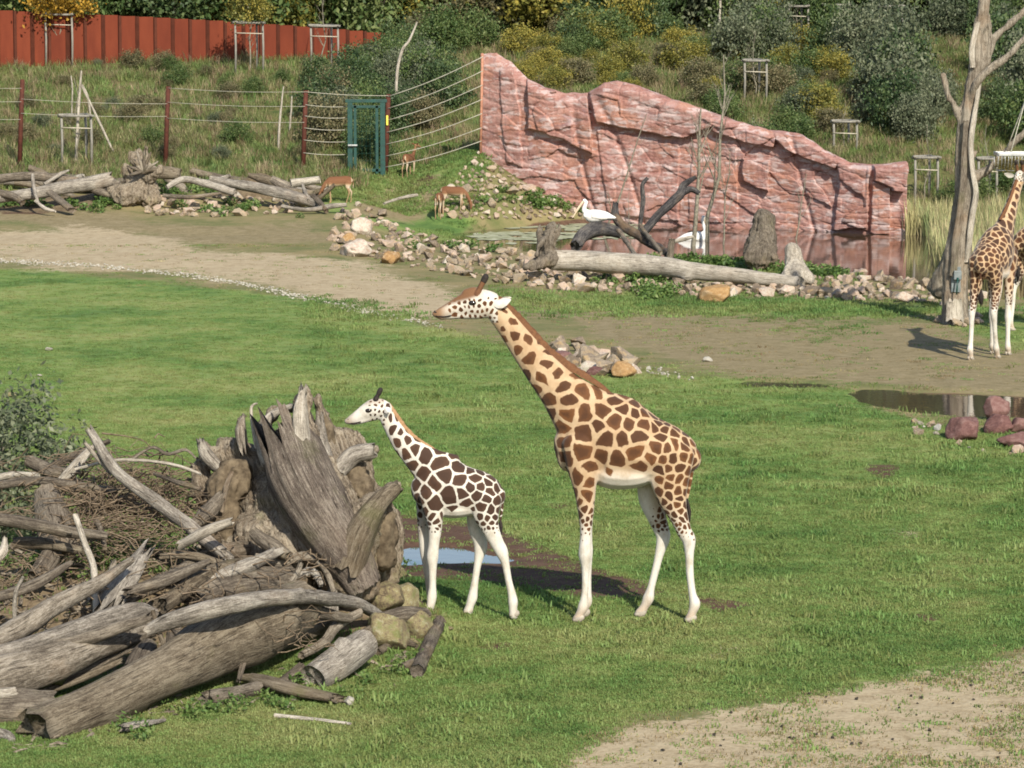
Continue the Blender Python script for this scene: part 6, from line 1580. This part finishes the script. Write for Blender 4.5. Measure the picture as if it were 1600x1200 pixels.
single(975, 590, 44, big, 'pointed tan boulder in the meadow stone cluster', sq=.75)
single(932, 586, 32, ST_R, 'flat pinkish stone in the meadow stone cluster', sq=.5)
single(872, 572, 56, ST_R, 'large pinkish boulder nearest the neck in the stone cluster', sq=.6)
single(1106, 565, 17, ST_P, 'single white stone lying on the meadow beyond the stone cluster', sq=.6)
single(546, 1102, 21, ST_P, 'small white block on the grass before the driftwood heap', sq=.8)
single(76, 548, 14, ST_P, 'small grey stone alone on the far lawn', sq=.5)
single(62, 588, 11, ST_P, 'pale stone on the lawn beyond the leafy bush', sq=.4)
single(15, 620, 20, ST_M, 'grassy rounded stone on the lawn beside the leafy bush', sq=.5)
ST_RB = [stone_mesh('boulder', 660 + i, M['stone_red'], 22, (1, .85, .75)) for i in range(4)]
for (u, v, w_, sq, lab) in ((1508, 686, 66, .72, 'slanting purple-red boulder standing by itself in the rock group at the puddle'), (1556, 656, 50, .9, 'tall purple boulder behind the others at the puddle'), (1560, 676, 66, .6, 'broad purple boulder in the middle of the rock group at the puddle'), (1598, 676, 52, .6, 'purple boulder at the outer end of the rock group at the puddle'), (1590, 700, 60, .55, 'flat purple-brown boulder at the front of the rock group')):
    single(u, v, w_, ST_RB, lab, sq=sq)
stone_band('stone_cluster', 'scatter of small pale stones around the purple boulders', [(1416, 668), (1440, 660), (1480, 664), (1500, 690), (1560, 705), (1600, 700), (1600, 710), (1510, 708), (1480, 690), (1430, 680)], 16, .04, .15, ST_P + ST, seed=12)
for (u, v, w_, sq, ms, lab) in ((580, 930, 26, .9, ST_R, 'small pink stone beside the root stump'), (602, 955, 74, .9, ST_M, 'yellowish mossy boulder at the foot of the root stump'), (634, 954, 66, .9, ST_M, 'mossy boulder behind the short dark log'), (606, 1016, 80, .95, ST_M, 'large brown mossy boulder below the short dark log'), (646, 995, 62, .85, ST_M, 'greenish boulder in the grass beside the short dark log'), (585, 905, 40, .9, ST_M, 'dark boulder in the shadow of the root stump'), (620, 905, 34, .8, ST_M, 'shaded boulder between root stump and puddle'), (646, 1010, 24, .7, ST_M, 'small mossy stone in the grass near the lone log'), (570, 945, 28, .8, ST, 'grey stone wedged under the arching branch'), (700, 985, 18, .5, ST_M, 'half buried stone in the grass by the calf')):
    single(u, v, w_, ms, lab, sq=sq)
# pale chippings along the edge of the lawn
rng = np.random.default_rng(15); VV, FF = [], []
EDGE = [(-120, 414), (0, 417), (60, 419), (120, 422), (180, 426), (240, 431), (300, 436), (360, 443), (420, 456), (480, 468), (540, 480), (600, 493), (650, 502), (700, 512)]
for i in range(1700):
    u = rng.uniform(-120, 700); vv = np.interp(u, [p[0] for p in EDGE], [p[1] for p in EDGE]) + rng.normal(0, 1.6 if u < 400 else 2.6)
    if rng.random() < .35 * (1 - abs(math.sin(u * .03))): continue
    if u > 640 and rng.random() < (u - 640) / 60: continue
    x, y = flatpt(u, vv); r = rng.uniform(.012, .05); z = gz1(x, y) if i < 0 else 0
    me = ST_P[i % 4]; b = len(VV); a = rng.uniform(0, 6.28)
    for v in me.vertices: VV.append((x + r * (v.co.x * math.cos(a) - v.co.y * math.sin(a)), y + r * (v.co.x * math.sin(a) + v.co.y * math.cos(a)), r * v.co.z * .8 + r * .4))
    for f in me.polygons: FF.append(tuple(b + k for k in f.vertices))
VV = np.array(VV); VV[:, 2] += gz(VV[:, 0], VV[:, 1])
stuff(mesh_obj('stone_chippings', VV, FF, M['stone_pale']), 'line of small pale chippings edging the lawn', 'gravel')
# droppings on the sand
rng = np.random.default_rng(16); VV, FF = [], []
for i in range(60):
    u, v = rng.uniform(1020, 1640), rng.uniform(1045, 1200)
    if v < 1040 + (1600 - u) * .1: continue
    x, y = flatpt(u, v); r = rng.uniform(.012, .025); me = ST[i % 12]; b = len(VV)
    for q in me.vertices: VV.append((x + r * q.co.x, y + r * q.co.y, gz1(x, y) + r * (.6 + q.co.z)))
    for f in me.polygons: FF.append(tuple(b + k for k in f.vertices))
stuff(mesh_obj('droppings', VV, FF, M['dung']), 'small dark droppings scattered on the sandy ground', 'dung')

# ------------------------------------------------------------------ far driftwood heap
FY = 108.0
for i, (nm, rows, mt, lab, kw) in enumerate([
 ('log', [(-20, 312, 106.5, 15), (40, 305, 106.8, 18), (110, 292, 107.2, 20), (172, 280, 107.6, 22)], 'wood_grey', 'long pale trunk slanting up across the far driftwood heap', dict()),
 ('branch', [(-20, 282, 107.8, 14), (50, 275, 107.9, 14), (118, 283, 108.2, 16)], 'wood', 'grey bowed branch at the back of the far heap', dict()),
 ('plank', [(78, 300, 106.4, 13), (95, 314, 106.0, 14), (112, 328, 105.4, 14)], 'wood_dark', 'dark plank leaning out of the far heap', dict(flat=.6)),
 ('branch', [(-10, 300, 106.6, 12), (20, 306, 106.4, 12), (36, 316, 106.0, 9)], 'wood_dark', 'dark log end under the pale slanting trunk', dict()),
 ('branch', [(51, 272, 107.0, 5), (53, 296, 106.4, 6), (60, 318, 105.7, 4)], 'wood_grey', 'thin grey branch hanging down over the far heap', dict(sides=8)),
 ('branch', [(55, 314, 105.8, 5), (72, 326, 105.4, 6), (86, 330, 105.2, 4)], 'wood_pale', 'curved pale stick on the ground before the far heap', dict(sides=8)),
 ('branch', [(70, 288, 107.6, 6), (95, 272, 107.9, 6), (108, 266, 108.0, 3)], 'wood_grey', 'thin grey branch pointing up behind the slanting trunk', dict(sides=8)),
 ('log', [(238, 272, 109.5, 18), (262, 270, 109.6, 20), (282, 272, 109.6, 16)], 'wood_brown', 'stubby brown log behind the far root plate', dict(jag=.1)),
 ('branch', [(262, 292, 107.6, 8), (288, 280, 107.9, 10), (330, 290, 107.6, 12), (368, 302, 107.2, 12)], 'wood_grey', 'grey arched log right of the far root plate', dict()),
 ('log', [(328, 280, 108.2, 10), (380, 290, 107.8, 16), (440, 302, 107.2, 18), (496, 318, 106.4, 18)], 'wood_grey', 'thick grey trunk running to the grazing antelope', dict()),
 ('branch', [(255, 305, 106.9, 6), (300, 308, 106.6, 7), (345, 302, 106.6, 5)], 'wood', 'thin grey log lying behind the stone row', dict()),
 ('branch', [(425, 282, 107.6, 8), (455, 298, 107.2, 12), (490, 302, 107.0, 9)], 'wood_dark', 'dark branch crossing the thick grey trunk', dict()),
 ('branch', [(440, 322, 105.9, 6), (480, 328, 105.7, 7), (518, 322, 105.9, 8), (541, 320, 106.0, 7)], 'wood_grey', 'forked grey branch on the ground under the grazing antelope', dict()),
 ('branch', [(488, 306, 106.5, 8), (500, 318, 106.1, 9), (510, 330, 105.6, 7)], 'wood_dark', 'short dark root end by the antelope’s hooves'.replace('’s', ''), dict()),
 ('branch', [(455, 286, 107.7, 14), (480, 283, 107.8, 14), (500, 281, 107.8, 12)], 'wood_pale', 'pale sawn log end on the far heap', dict(jag=.05)),
 ('branch', [(472, 288, 107.3, 5), (478, 302, 106.8, 6), (482, 312, 106.4, 4)], 'wood_grey', 'upright grey stub near the pale sawn end', dict(sides=8)),
 ('stick', [(600, 318, 104.5, 4), (625, 310, 105.2, 5), (651, 305, 105.9, 5)], 'wood_pale', 'bare pale branch lying on the grass between the antelopes', dict(sides=8)),
]):
    pxlog(nm, rows, mt, 400 + i * 3, lab, 'log' if nm == 'log' else ('branch' if nm != 'stick' else 'stick'), **kw)
fused_wood('root_plate', [[(238, 312, 107.2, 30), (232, 285, 107.4, 26), (222, 260, 107.6, 26), (216, 240, 107.7, 14)], [(225, 270, 107.5, 22), (210, 252, 107.5, 14), (204, 240, 107.5, 8)], [(228, 262, 107.4, 16), (230, 244, 107.5, 10), (228, 230, 107.5, 6)], [(232, 280, 107.2, 20), (246, 268, 107.0, 14), (250, 262, 107.0, 8)], [(222, 290, 107.4, 30), (205, 280, 107.6, 24), (198, 262, 107.6, 12)], [(215, 300, 107.3, 40), (195, 305, 107.3, 40), (180, 300, 107.4, 26)]], .035, 'stump', 6, 'upturned root plate standing in the middle of the far driftwood heap', 'stump', .09, 4.5, sides=8)
RP = bpy.data.objects['root_plate']
for k, (du, dv) in enumerate(((-26, -8), (-20, -22), (-10, -32), (2, -34), (12, -30), (22, -16), (-24, 6), (26, -4), (-14, -14), (8, -16))): pxlog('root', [(224, 268, 107.0, 7), (224 + du * .6, 268 + dv * .6, 106.9, 5), (224 + du, 268 + dv, 107.0, 2.5)], ['wood_dark', 'wood_brown', 'wood'][k % 3], 860 + k, parent=RP, sides=7, rough=.3)

for i in range(34):
    r_ = np.random.default_rng(900 + i); u = r_.uniform(-10, 500); v0 = np.interp(u, [0, 120, 220, 300, 500], [296, 296, 305, 292, 308]) + r_.uniform(-20, 4)
    L = r_.uniform(14, 45); tl = r_.normal(.12, .35); Yb = hit(u, max(v0 + 6, 270)).y - .1
    o = pxlog('branch', [(u - L, v0 - L * tl, Yb - .3, r_.uniform(7, 11)), (u, v0 + r_.uniform(-3, 3), Yb - .4, r_.uniform(9, 15)), (u + L, v0 + L * tl, Yb - .5, r_.uniform(4, 8))], ['wood', 'wood_grey', 'wood_dark', 'wood_brown'][i % 4], 950 + i, ['grey', 'silvery', 'dark', 'brown'][i % 4] + ' broken branch tangled in the far driftwood heap', 'branch', sides=8)
    o['group'] = ['grey', 'silvery', 'dark', 'brown'][i % 4] + ' branches of the far heap'
# ------------------------------------------------------------------ pond timber
def zpond(u, v, Y): return at(u, v, Y)
for i, (nm, rows, mt, lab, kw) in enumerate([
 ('log', [(868, 408, 85.6, 31), (930, 410, 85.4, 33), (1010, 415, 85.0, 32), (1090, 424, 84.2, 28), (1170, 432, 83.5, 24), (1250, 440, 82.8, 20)], 'wood_pale', 'long bleached fallen trunk lying along the pond shore', dict(knots=2, rough=.10)),
 ('branch', [(900, 384, 90.5, 20), (914, 366, 91, 22), (942, 358, 91.3, 22), (970, 364, 91.5, 16)], 'wood_black', 'blackened bowed trunk the sitting pelican rests on', dict(rough=.25)),
 ('branch', [(962, 318, 91.8, 9), (962, 338, 91.7, 12), (975, 355, 91.5, 14), (1000, 370, 91.0, 14), (1035, 392, 89.5, 12), (1050, 405, 88, 9)], 'wood_black', 'dark forked limb curving out of the pond', dict(rough=.2)),
 ('branch', [(1003, 366, 92.0, 12), (1030, 334, 92.4, 13), (1062, 306, 92.8, 14), (1070, 290, 93, 11), (1088, 277, 93, 6)], 'wood_black', 'charred limb with orange heartwood slanting up to the right of the forked one', dict(rough=.2)),
 ('branch', [(1066, 302, 92.9, 10), (1080, 296, 93, 9), (1092, 302, 93, 7)], 'wood_black', 'short charred side stub on the slanting limb', dict()),
 ('branch', [(998, 372, 94, 7), (1002, 335, 94, 7), (1005, 312, 94, 8), (1004, 290, 94, 7), (1012, 278, 94, 6)], 'wood_black', 'hooked dark branch standing behind the forked limb', dict(sides=10)),
 ('branch', [(966, 360, 91, 7), (980, 380, 89.5, 7), (992, 398, 88, 7)], 'wood', 'thin grey prop leaning against the forked limb', dict(sides=10)),
 ('branch', [(1000, 352, 91.5, 6), (1015, 372, 90, 7), (1034, 395, 88.4, 7)], 'wood_dark', 'thin dark prop crossing the forked limb', dict(sides=10)),
 ('stump', [(1046, 404, 88, 12), (1048, 388, 88, 11), (1050, 374, 88, 10)], 'wood', 'small grey stump at the water beside the standing pelican', dict()),
 ('branch', [(1050, 378, 88.2, 6), (1066, 374, 88.6, 7), (1082, 370, 89, 5)], 'wood_pale', 'short pale bough reaching towards the standing pelican', dict(sides=8)),
]):
    pxlog(nm, rows, mt, 600 + i * 3, lab, {'log': 'log', 'branch': 'branch', 'stump': 'stump'}[nm], **kw)
fused_wood('root_plate', [[(866, 408, 85.6, 34), (856, 396, 85.7, 34), (850, 388, 85.7, 26)], [(856, 395, 85.6, 22), (858, 372, 85.6, 24), (862, 352, 85.7, 12)], [(850, 390, 85.7, 18), (845, 370, 85.8, 14), (843, 354, 85.9, 7)], [(862, 380, 85.5, 16), (872, 362, 85.5, 14), (874, 350, 85.5, 7)], [(860, 405, 85.4, 26), (838, 412, 85.2, 20), (820, 418, 85.0, 10)], [(850, 372, 85.4, 10), (842, 385, 85.2, 8), (838, 398, 85.1, 6)]], .03, 'wood_dark', 9, 'shaggy root plate on the end of the long bleached trunk', 'stump', .08, 3, sides=8)
fused_wood('tree_stump', [[(1186, 402, 89.0, 50), (1190, 378, 89.2, 46), (1194, 352, 89.3, 36), (1194, 342, 89.3, 34)], [(1170, 400, 88.8, 22), (1182, 376, 89, 20)], [(1208, 402, 88.8, 20), (1202, 375, 89, 20)]], .035, 'wood_dark', 11, 'dark broad tree stump standing at the pond edge', 'stump', .09, 3.5)
fused_wood('tree_stump', [[(1246, 434, 83.8, 46), (1242, 415, 84.0, 32), (1240, 398, 84.1, 26), (1238, 391, 84.1, 24)], [(1262, 436, 83.6, 20), (1250, 412, 83.9, 16)], [(1228, 434, 83.6, 18), (1236, 412, 83.9, 14)]], .03, 'wood_pale', 12, 'pale flared tree stump at the end of the long fallen trunk', 'stump', .045, 2.6)
# pelicans
pp = at(932, 350, 91.3); build_pelican('white pelican resting on the blackened trunk in the pond', (pp.x, 91.3, pp.z - .03), R(8), True, .95)
pp = hit(1085, 398); build_pelican('white pelican standing with its neck stretched up on the pond bank', (pp.x, pp.y, pp.z), R(180 + 8), False, 1.05)
# bare saplings on the bank
def bare_tree(u, vb, vt, lean, label, seed, r=.05, nb=10, spread=.34, ub=None):
    p = hit(u, vb); tp = at(u + lean, vt, p.y); h = tp.z - p.z
    me = twig_frame('trunk', h, seed, r, nb, spread, 'bark', 1.4, 1)
    t = thing('bare_sapling', label, 'sapling', tuple(p)); o = obj_from('trunk', me, t); t.rotation_euler = (0, math.atan2(tp.x - p.x, h), 0)
    return t
bare_tree(936, 392, 165, 80, 'thin bare sapling leaning right in front of the rock wall', 700, .045, 5, .2)
bare_tree(1080, 408, 168, 14, 'bare many-branched sapling growing by the standing pelican', 701, .085, 13, .42)
bare_tree(1106, 400, 85, 24, 'tall bare sapling with a long thin top beside the many-branched one', 702, .075, 12, .30)
bare_tree(1128, 405, 235, 10, 'small bare twiggy sapling right of the standing pelican', 703, .035, 10, .45)
bare_tree(1240, 396, 270, 22, 'little bare sapling growing beside the pale stump', 704, .03, 8, .5)
bare_tree(985, 398, 300, -4, 'very thin bare shoot among the pond limbs', 705, .02, 5, .4)

# ------------------------------------------------------------------ dead tree with feeder, right
TY = hit(1494, 506).y
dead = [
 [(1494, 514, TY, 54), (1493, 490, TY, 44), (1492, 440, TY, 40), (1496, 400, TY, 42), (1502, 360, TY, 38), (1506, 300, TY, 30), (1507, 240, TY, 27), (1509, 200, TY, 27), (1516, 150, TY, 24), (1524, 110, TY, 22), (1526, 70, TY, 21), (1534, 30, TY, 20), (1540, -10, TY, 18), (1546, -60, TY, 14)],
 [(1500, 400, TY, 26), (1514, 340, TY - .15, 18), (1521, 300, TY - .2, 15), (1516, 265, TY - .15, 13), (1513, 220, TY - .1, 14), (1524, 160, TY - .05, 12)],
 [(1525, 112, TY, 16), (1540, 95, TY, 15), (1552, 62, TY, 12), (1575, 40, TY, 10), (1600, 18, TY, 9), (1640, -20, TY, 7)],
 [(1518, 160, TY - .1, 11), (1526, 130, TY - .25, 11), (1546, 108, TY - .3, 11), (1575, 88, TY - .3, 11), (1604, 55, TY - .3, 9), (1640, 10, TY - .3, 7)],
 [(1505, 195, TY, 14), (1494, 172, TY, 11), (1480, 145, TY, 10), (1474, 118, TY, 8)],
 [(1541, 75, TY, 8), (1546, 50, TY, 7), (1546, 25, TY, 5)],
 [(1514, 300, TY - .1, 14), (1522, 278, TY - .2, 17), (1545, 264, TY - .2, 14), (1562, 246, TY - .2, 12), (1585, 222, TY - .2, 11), (1620, 190, TY - .2, 9)],
 [(1520, 244, TY, 9), (1525, 238, TY, 6)],
]
DT = fused_wood('dead_tree', dead, .03, 'wood', 14, 'tall bare dead tree with forked limbs beside the feeding giraffes', 'tree', .04, 3.2, sides=12)
for (rows, mt, sd, fl) in (([(1511, 408, TY - .22, 10), (1519, 340, TY - .3, 12), (1525, 300, TY - .35, 11), (1519, 265, TY - .3, 10), (1517, 220, TY - .26, 11), (1526, 160, TY - .22, 9), (1533, 120, TY - .2, 7)], 'wood_pale', 81, .7), ([(1489, 430, TY - .3, 12), (1494, 380, TY - .3, 12), (1502, 320, TY - .28, 11), (1506, 260, TY - .26, 10), (1508, 190, TY - .24, 8)], 'wood_dark', 82, .5), ([(1493, 500, TY - .4, 30), (1492, 472, TY - .36, 26)], 'wood_pale', 83, .4), ([(1520, 105, TY - .2, 8), (1519, 75, TY - .22, 9), (1528, 35, TY - .2, 8)], 'wood_pale', 84, .6)): pxlog('bare_wood_strip', rows, mt, sd, parent=DT, flat=fl, rough=.12)
lean = [[(1468, 452, TY + 4.5, 34), (1478, 415, TY + 4.3, 22), (1490, 370, TY + 4.0, 17), (1500, 320, TY + 3.8, 13), (1504, 270, TY + 3.8, 9)], [(1455, 450, TY + 4.6, 16), (1468, 425, TY + 4.4, 14)]]
fused_wood('leaning_trunk', lean, .03, 'wood', 16, 'leaning grey trunk behind the tall dead tree', 'tree', .03, 2.4)
pb = at(1496, 430, TY - .38)
feeder = thing('feeding_winch', 'bluish metal winch box strapped to the dead tree', 'winch', tuple(pb))
box_obj('winch_box', tuple(pb), (.085, .06, .10), M['blue_panel'], feeder, bev=.015)
box_obj('back_plate', (pb.x - .02, pb.y + .085, pb.z - .10), (.10, .03, .28), M['blue_panel'], feeder, bev=.006)
tube_obj('crank_handle', [(pb.x, pb.y - .08, pb.z - .05), (pb.x - .02, pb.y - .13, pb.z - .25), (pb.x - .03, pb.y - .12, pb.z - .42)], .022, .018, M['green_steel'], feeder, 8)
sl = at(1494, 500, TY - .3)
skz = [at(1494, v, TY).z for v in (500, 472)]
bk = at(1590, 250, TY - .6)
bask = thing('hay_basket', 'wire hay basket hanging from ropes above the feeding giraffe', 'feeder', tuple(bk))
zt, zbk = at(1590, 240, TY - .6).z, at(1590, 266, TY - .6).z
x0, x1 = at(1557, 240, TY - .6).x, at(1640, 240, TY - .6).x; y0, y1 = bk.y - .35, bk.y + .35
ra = None
for (c, h) in ((((x0 + x1) / 2, y0, zt), ((x1 - x0) / 2, .02, .035)), (((x0 + x1) / 2, y1, zt), ((x1 - x0) / 2, .02, .035)), ((x0, bk.y, zt), (.02, .33, .035)), ((x1, bk.y, zt), (.02, .33, .035))): box_obj('rim', c, h, M['steel'], bask)
nb_ = 16
for k in range(nb_ + 1):
    x = x0 + (x1 - x0) * k / nb_; tube_obj('bar', [(x, y0, zt), (x, y0 + .03, (zt + zbk) / 2), (x, y0 + .12, zbk)], .007, .007, M['steel'], bask, 5); tube_obj('bar', [(x, y1, zt), (x, y1 - .03, (zt + zbk) / 2), (x, y1 - .12, zbk)], .007, .007, M['steel'], bask, 5)
for k in range(5):
    y = y0 + .12 + (y1 - y0 - .24) * k / 4; tube_obj('floor_bar', [(x0, y, zbk), (x1, y, zbk)], .007, .007, M['steel'], bask, 5)
rng = np.random.default_rng(21); VV, FF = [], []
for i in range(500):
    c = np.array([rng.uniform(x0 + .05, x1 - .05), rng.uniform(y0 + .1, y1 - .1), rng.uniform(zbk - .03, zt - .1)]) - np.array(bk); d = rng.normal(0, 1, 3) * [1, 1, .5]; d /= np.linalg.norm(d)
    add_tube(VV, FF, [c - d * .12, c + rng.normal(0, .02, 3), c + d * .12], .008, .004, 3)
h_ = stuff(mesh_obj('hay', VV, FF, M['hay'], bask))
ra = at(1597, 165, TY - .6); ra = (at(1604, 150, TY - .3))
for sy in (y0, y1): tube_obj('rope', [tuple(ra), ((ra.x * 1 + x0 + .25) / 2, (ra.y + sy) / 2, (ra.z + zt) / 2), (x0 + .25, sy, zt)], .012, .012, M['rope'], bask, 5)
tube_obj('rope', [tuple(ra), tuple(at(1620, 20, TY - .3))], .012, .012, M['rope'], bask, 5)
for (u, v, w_) in ((1482, 508, 18), (1500, 511, 22), (1518, 502, 18), (1468, 506, 16), (1520, 492, 14)):
    pass
stone_band('stone_ring', 'ring of small stones round the foot of the dead tree', [(1460, 502), (1480, 508), (1510, 512), (1530, 505), (1528, 492), (1520, 500), (1495, 505), (1475, 500)], 14, .10, .20, ST, seed=18)
stone_band('stone_row', 'stones on the bank between the dead tree and the feeding giraffe', [(1506, 458), (1525, 452), (1540, 470), (1532, 480), (1512, 478)], 10, .12, .28, ST, seed=19)

# ------------------------------------------------------------------ reeds
rng = np.random.default_rng(31)
def reed_pts(n, poly, seed):
    r_ = np.random.default_rng(seed); us_ = [p[0] for p in poly]; vs_ = [p[1] for p in poly]; u = r_.uniform(min(us_), max(us_), n * 3); v = r_.uniform(min(vs_), max(vs_), n * 3)
    ok = inpoly(u, v, poly); u, v = u[ok][:n], v[ok][:n]; P = np.array([flatpt(a, b) for a, b in zip(u, v)]); Z = gz(P[:, 0], P[:, 1]); return np.stack([P[:, 0], P[:, 1], np.maximum(Z, -.35)], -1)
reed_a = [tuft_mesh('reed_clump', M['reed'], 16, .16, .7, 1.35, .03, .28, s) for s in range(4)]
reed_b = [tuft_mesh('green_reed_clump', M['reed_green'], 14, .16, .7, 1.3, .032, .3, s) for s in range(3)]
P1 = reed_pts(420, [(1402, 352), (1470, 350), (1640, 356), (1640, 372), (1480, 366), (1405, 362)], 1)
P2 = reed_pts(900, [(1455, 366), (1640, 370), (1680, 425), (1560, 436), (1474, 428), (1462, 405)], 2)
scatter('reeds', np.concatenate([P1, P2]), reed_a + reed_b, .75, 1.2, 33, 'bed of tall straw coloured reeds at the end of the pond', 'reeds', .08)
# floating weed and mud skin on the shallow left arm of the pond
rng = np.random.default_rng(35); VV, FF = [], []
for i in range(420):
    u, v = rng.uniform(700, 1010), rng.uniform(345, 376)
    x, y = flatpt(u, v)
    if sdpoly(np.array([x]), np.array([y]), POND)[0] < .1 or (v > 368 and u > 880): continue
    if fbm(np.array([x * .8]), np.array([y * .35]), octv=2, seed=4)[0] < -.18: continue
    n_ = 7; b = len(VV); rx, ry = rng.uniform(.12, .5), rng.uniform(.2, .8); a0 = rng.uniform(0, 6.28)
    for k in range(n_): a = a0 + 6.283 * k / n_; q = rng.uniform(.6, 1.1); VV.append((x + rx * q * math.cos(a), y + ry * q * math.sin(a), POND_Z + .006 + i * .00002))
    FF.append(tuple(range(b, b + n_)))
stuff(mesh_obj('floating_weed', VV, FF, M['algae']), 'pale skin of floating weed on the shallow end of the pond', 'water weed')

# ------------------------------------------------------------------ weeds
def weed_clump(name, seed, h, n, leaf, mat='weed'):
    rng = np.random.default_rng(seed); V, F = [], []
    for i in range(n):
        a = rng.uniform(0, 6.28); r = h * .8 * math.sqrt(rng.random()); z = h * rng.uniform(.1, 1) * (1 - .4 * r / h)
        p = np.array([r * math.cos(a), r * math.sin(a), z]); nn = rng.normal(0, 1, 3) + [0, 0, 1.2]; nn /= np.linalg.norm(nn); t = np.cross(nn, rng.normal(0, 1, 3)); t /= np.linalg.norm(t); b_ = np.cross(nn, t); L = leaf * rng.uniform(.6, 1.3)
        b = len(V); V += [p - t * L, p + b_ * L * .5, p + t * L, p - b_ * L * .5]; F.append((b, b + 1, b + 2, b + 3))
    me = bpy.data.meshes.new(name); me.from_pydata([tuple(v) for v in V], [], F); me.materials.append(M[mat]); return me
wm = [weed_clump('weed_clump', 800 + i, .13, 45, .022) for i in range(4)]
rng = np.random.default_rng(41); pw_ = []
for (u, v, su, sv, n_) in ((180, 880, 60, 22, 40), (60, 880, 40, 25, 24), (240, 850, 40, 16, 22), (300, 1118, 30, 5, 8), (200, 1140, 30, 5, 6), (370, 1105, 30, 5, 8), (640, 1040, 30, 12, 6), (610, 900, 25, 12, 8), (520, 1075, 30, 8, 6), (440, 1100, 30, 5, 5)):
    for i in range(n_):
        q = hit(rng.normal(u, su), rng.normal(v, sv)); pw_.append(tuple(q))
scatter('heap_weeds', pw_, wm, .7, 1.5, 43, 'low green weeds growing through the driftwood heap', 'weeds', .1)
wm2 = [weed_clump('bank_weed_clump', 820 + i, .3, 90, .06) for i in range(3)]
pw_ = []
for (u, v, su, sv, n_) in ((1150, 412, 60, 4, 60), (1300, 428, 40, 4, 50), (1000, 440, 30, 4, 26), (1030, 460, 14, 4, 18), (860, 310, 40, 10, 40), (900, 322, 30, 6, 30), (1060, 408, 30, 3, 20), (290, 300, 30, 8, 26), (20, 318, 20, 4, 10), (150, 322, 30, 4, 12), (370, 330, 50, 4, 12), (700, 390, 60, 6, 12)):
    for i in range(n_): pw_.append(tuple(hit(rng.normal(u, su), rng.normal(v, sv))))
scatter('bank_weeds', pw_, wm2, .6, 1.2, 44, 'green herbs growing between the pond stones', 'weeds', .1)
# leafy bush at the near left edge
bp = hit(18, 760)
bush = thing('leafy_bush', 'grey-green leafy bush overhanging the driftwood heap', 'bush', (-6.42, 41.5, gz1(-6.42, 41.5)))
nb_me = leaf_crown('foliage', 'leaf_grey', 150, 48, (1.05, .9, .95), .042, 901, zmin=-.8)
obj_from('stem', shrub_stems[0], bush, scale=(1.5, 1.5, 1.6)); obj_from('foliage', nb_me, bush, (0, 0, 1.05))
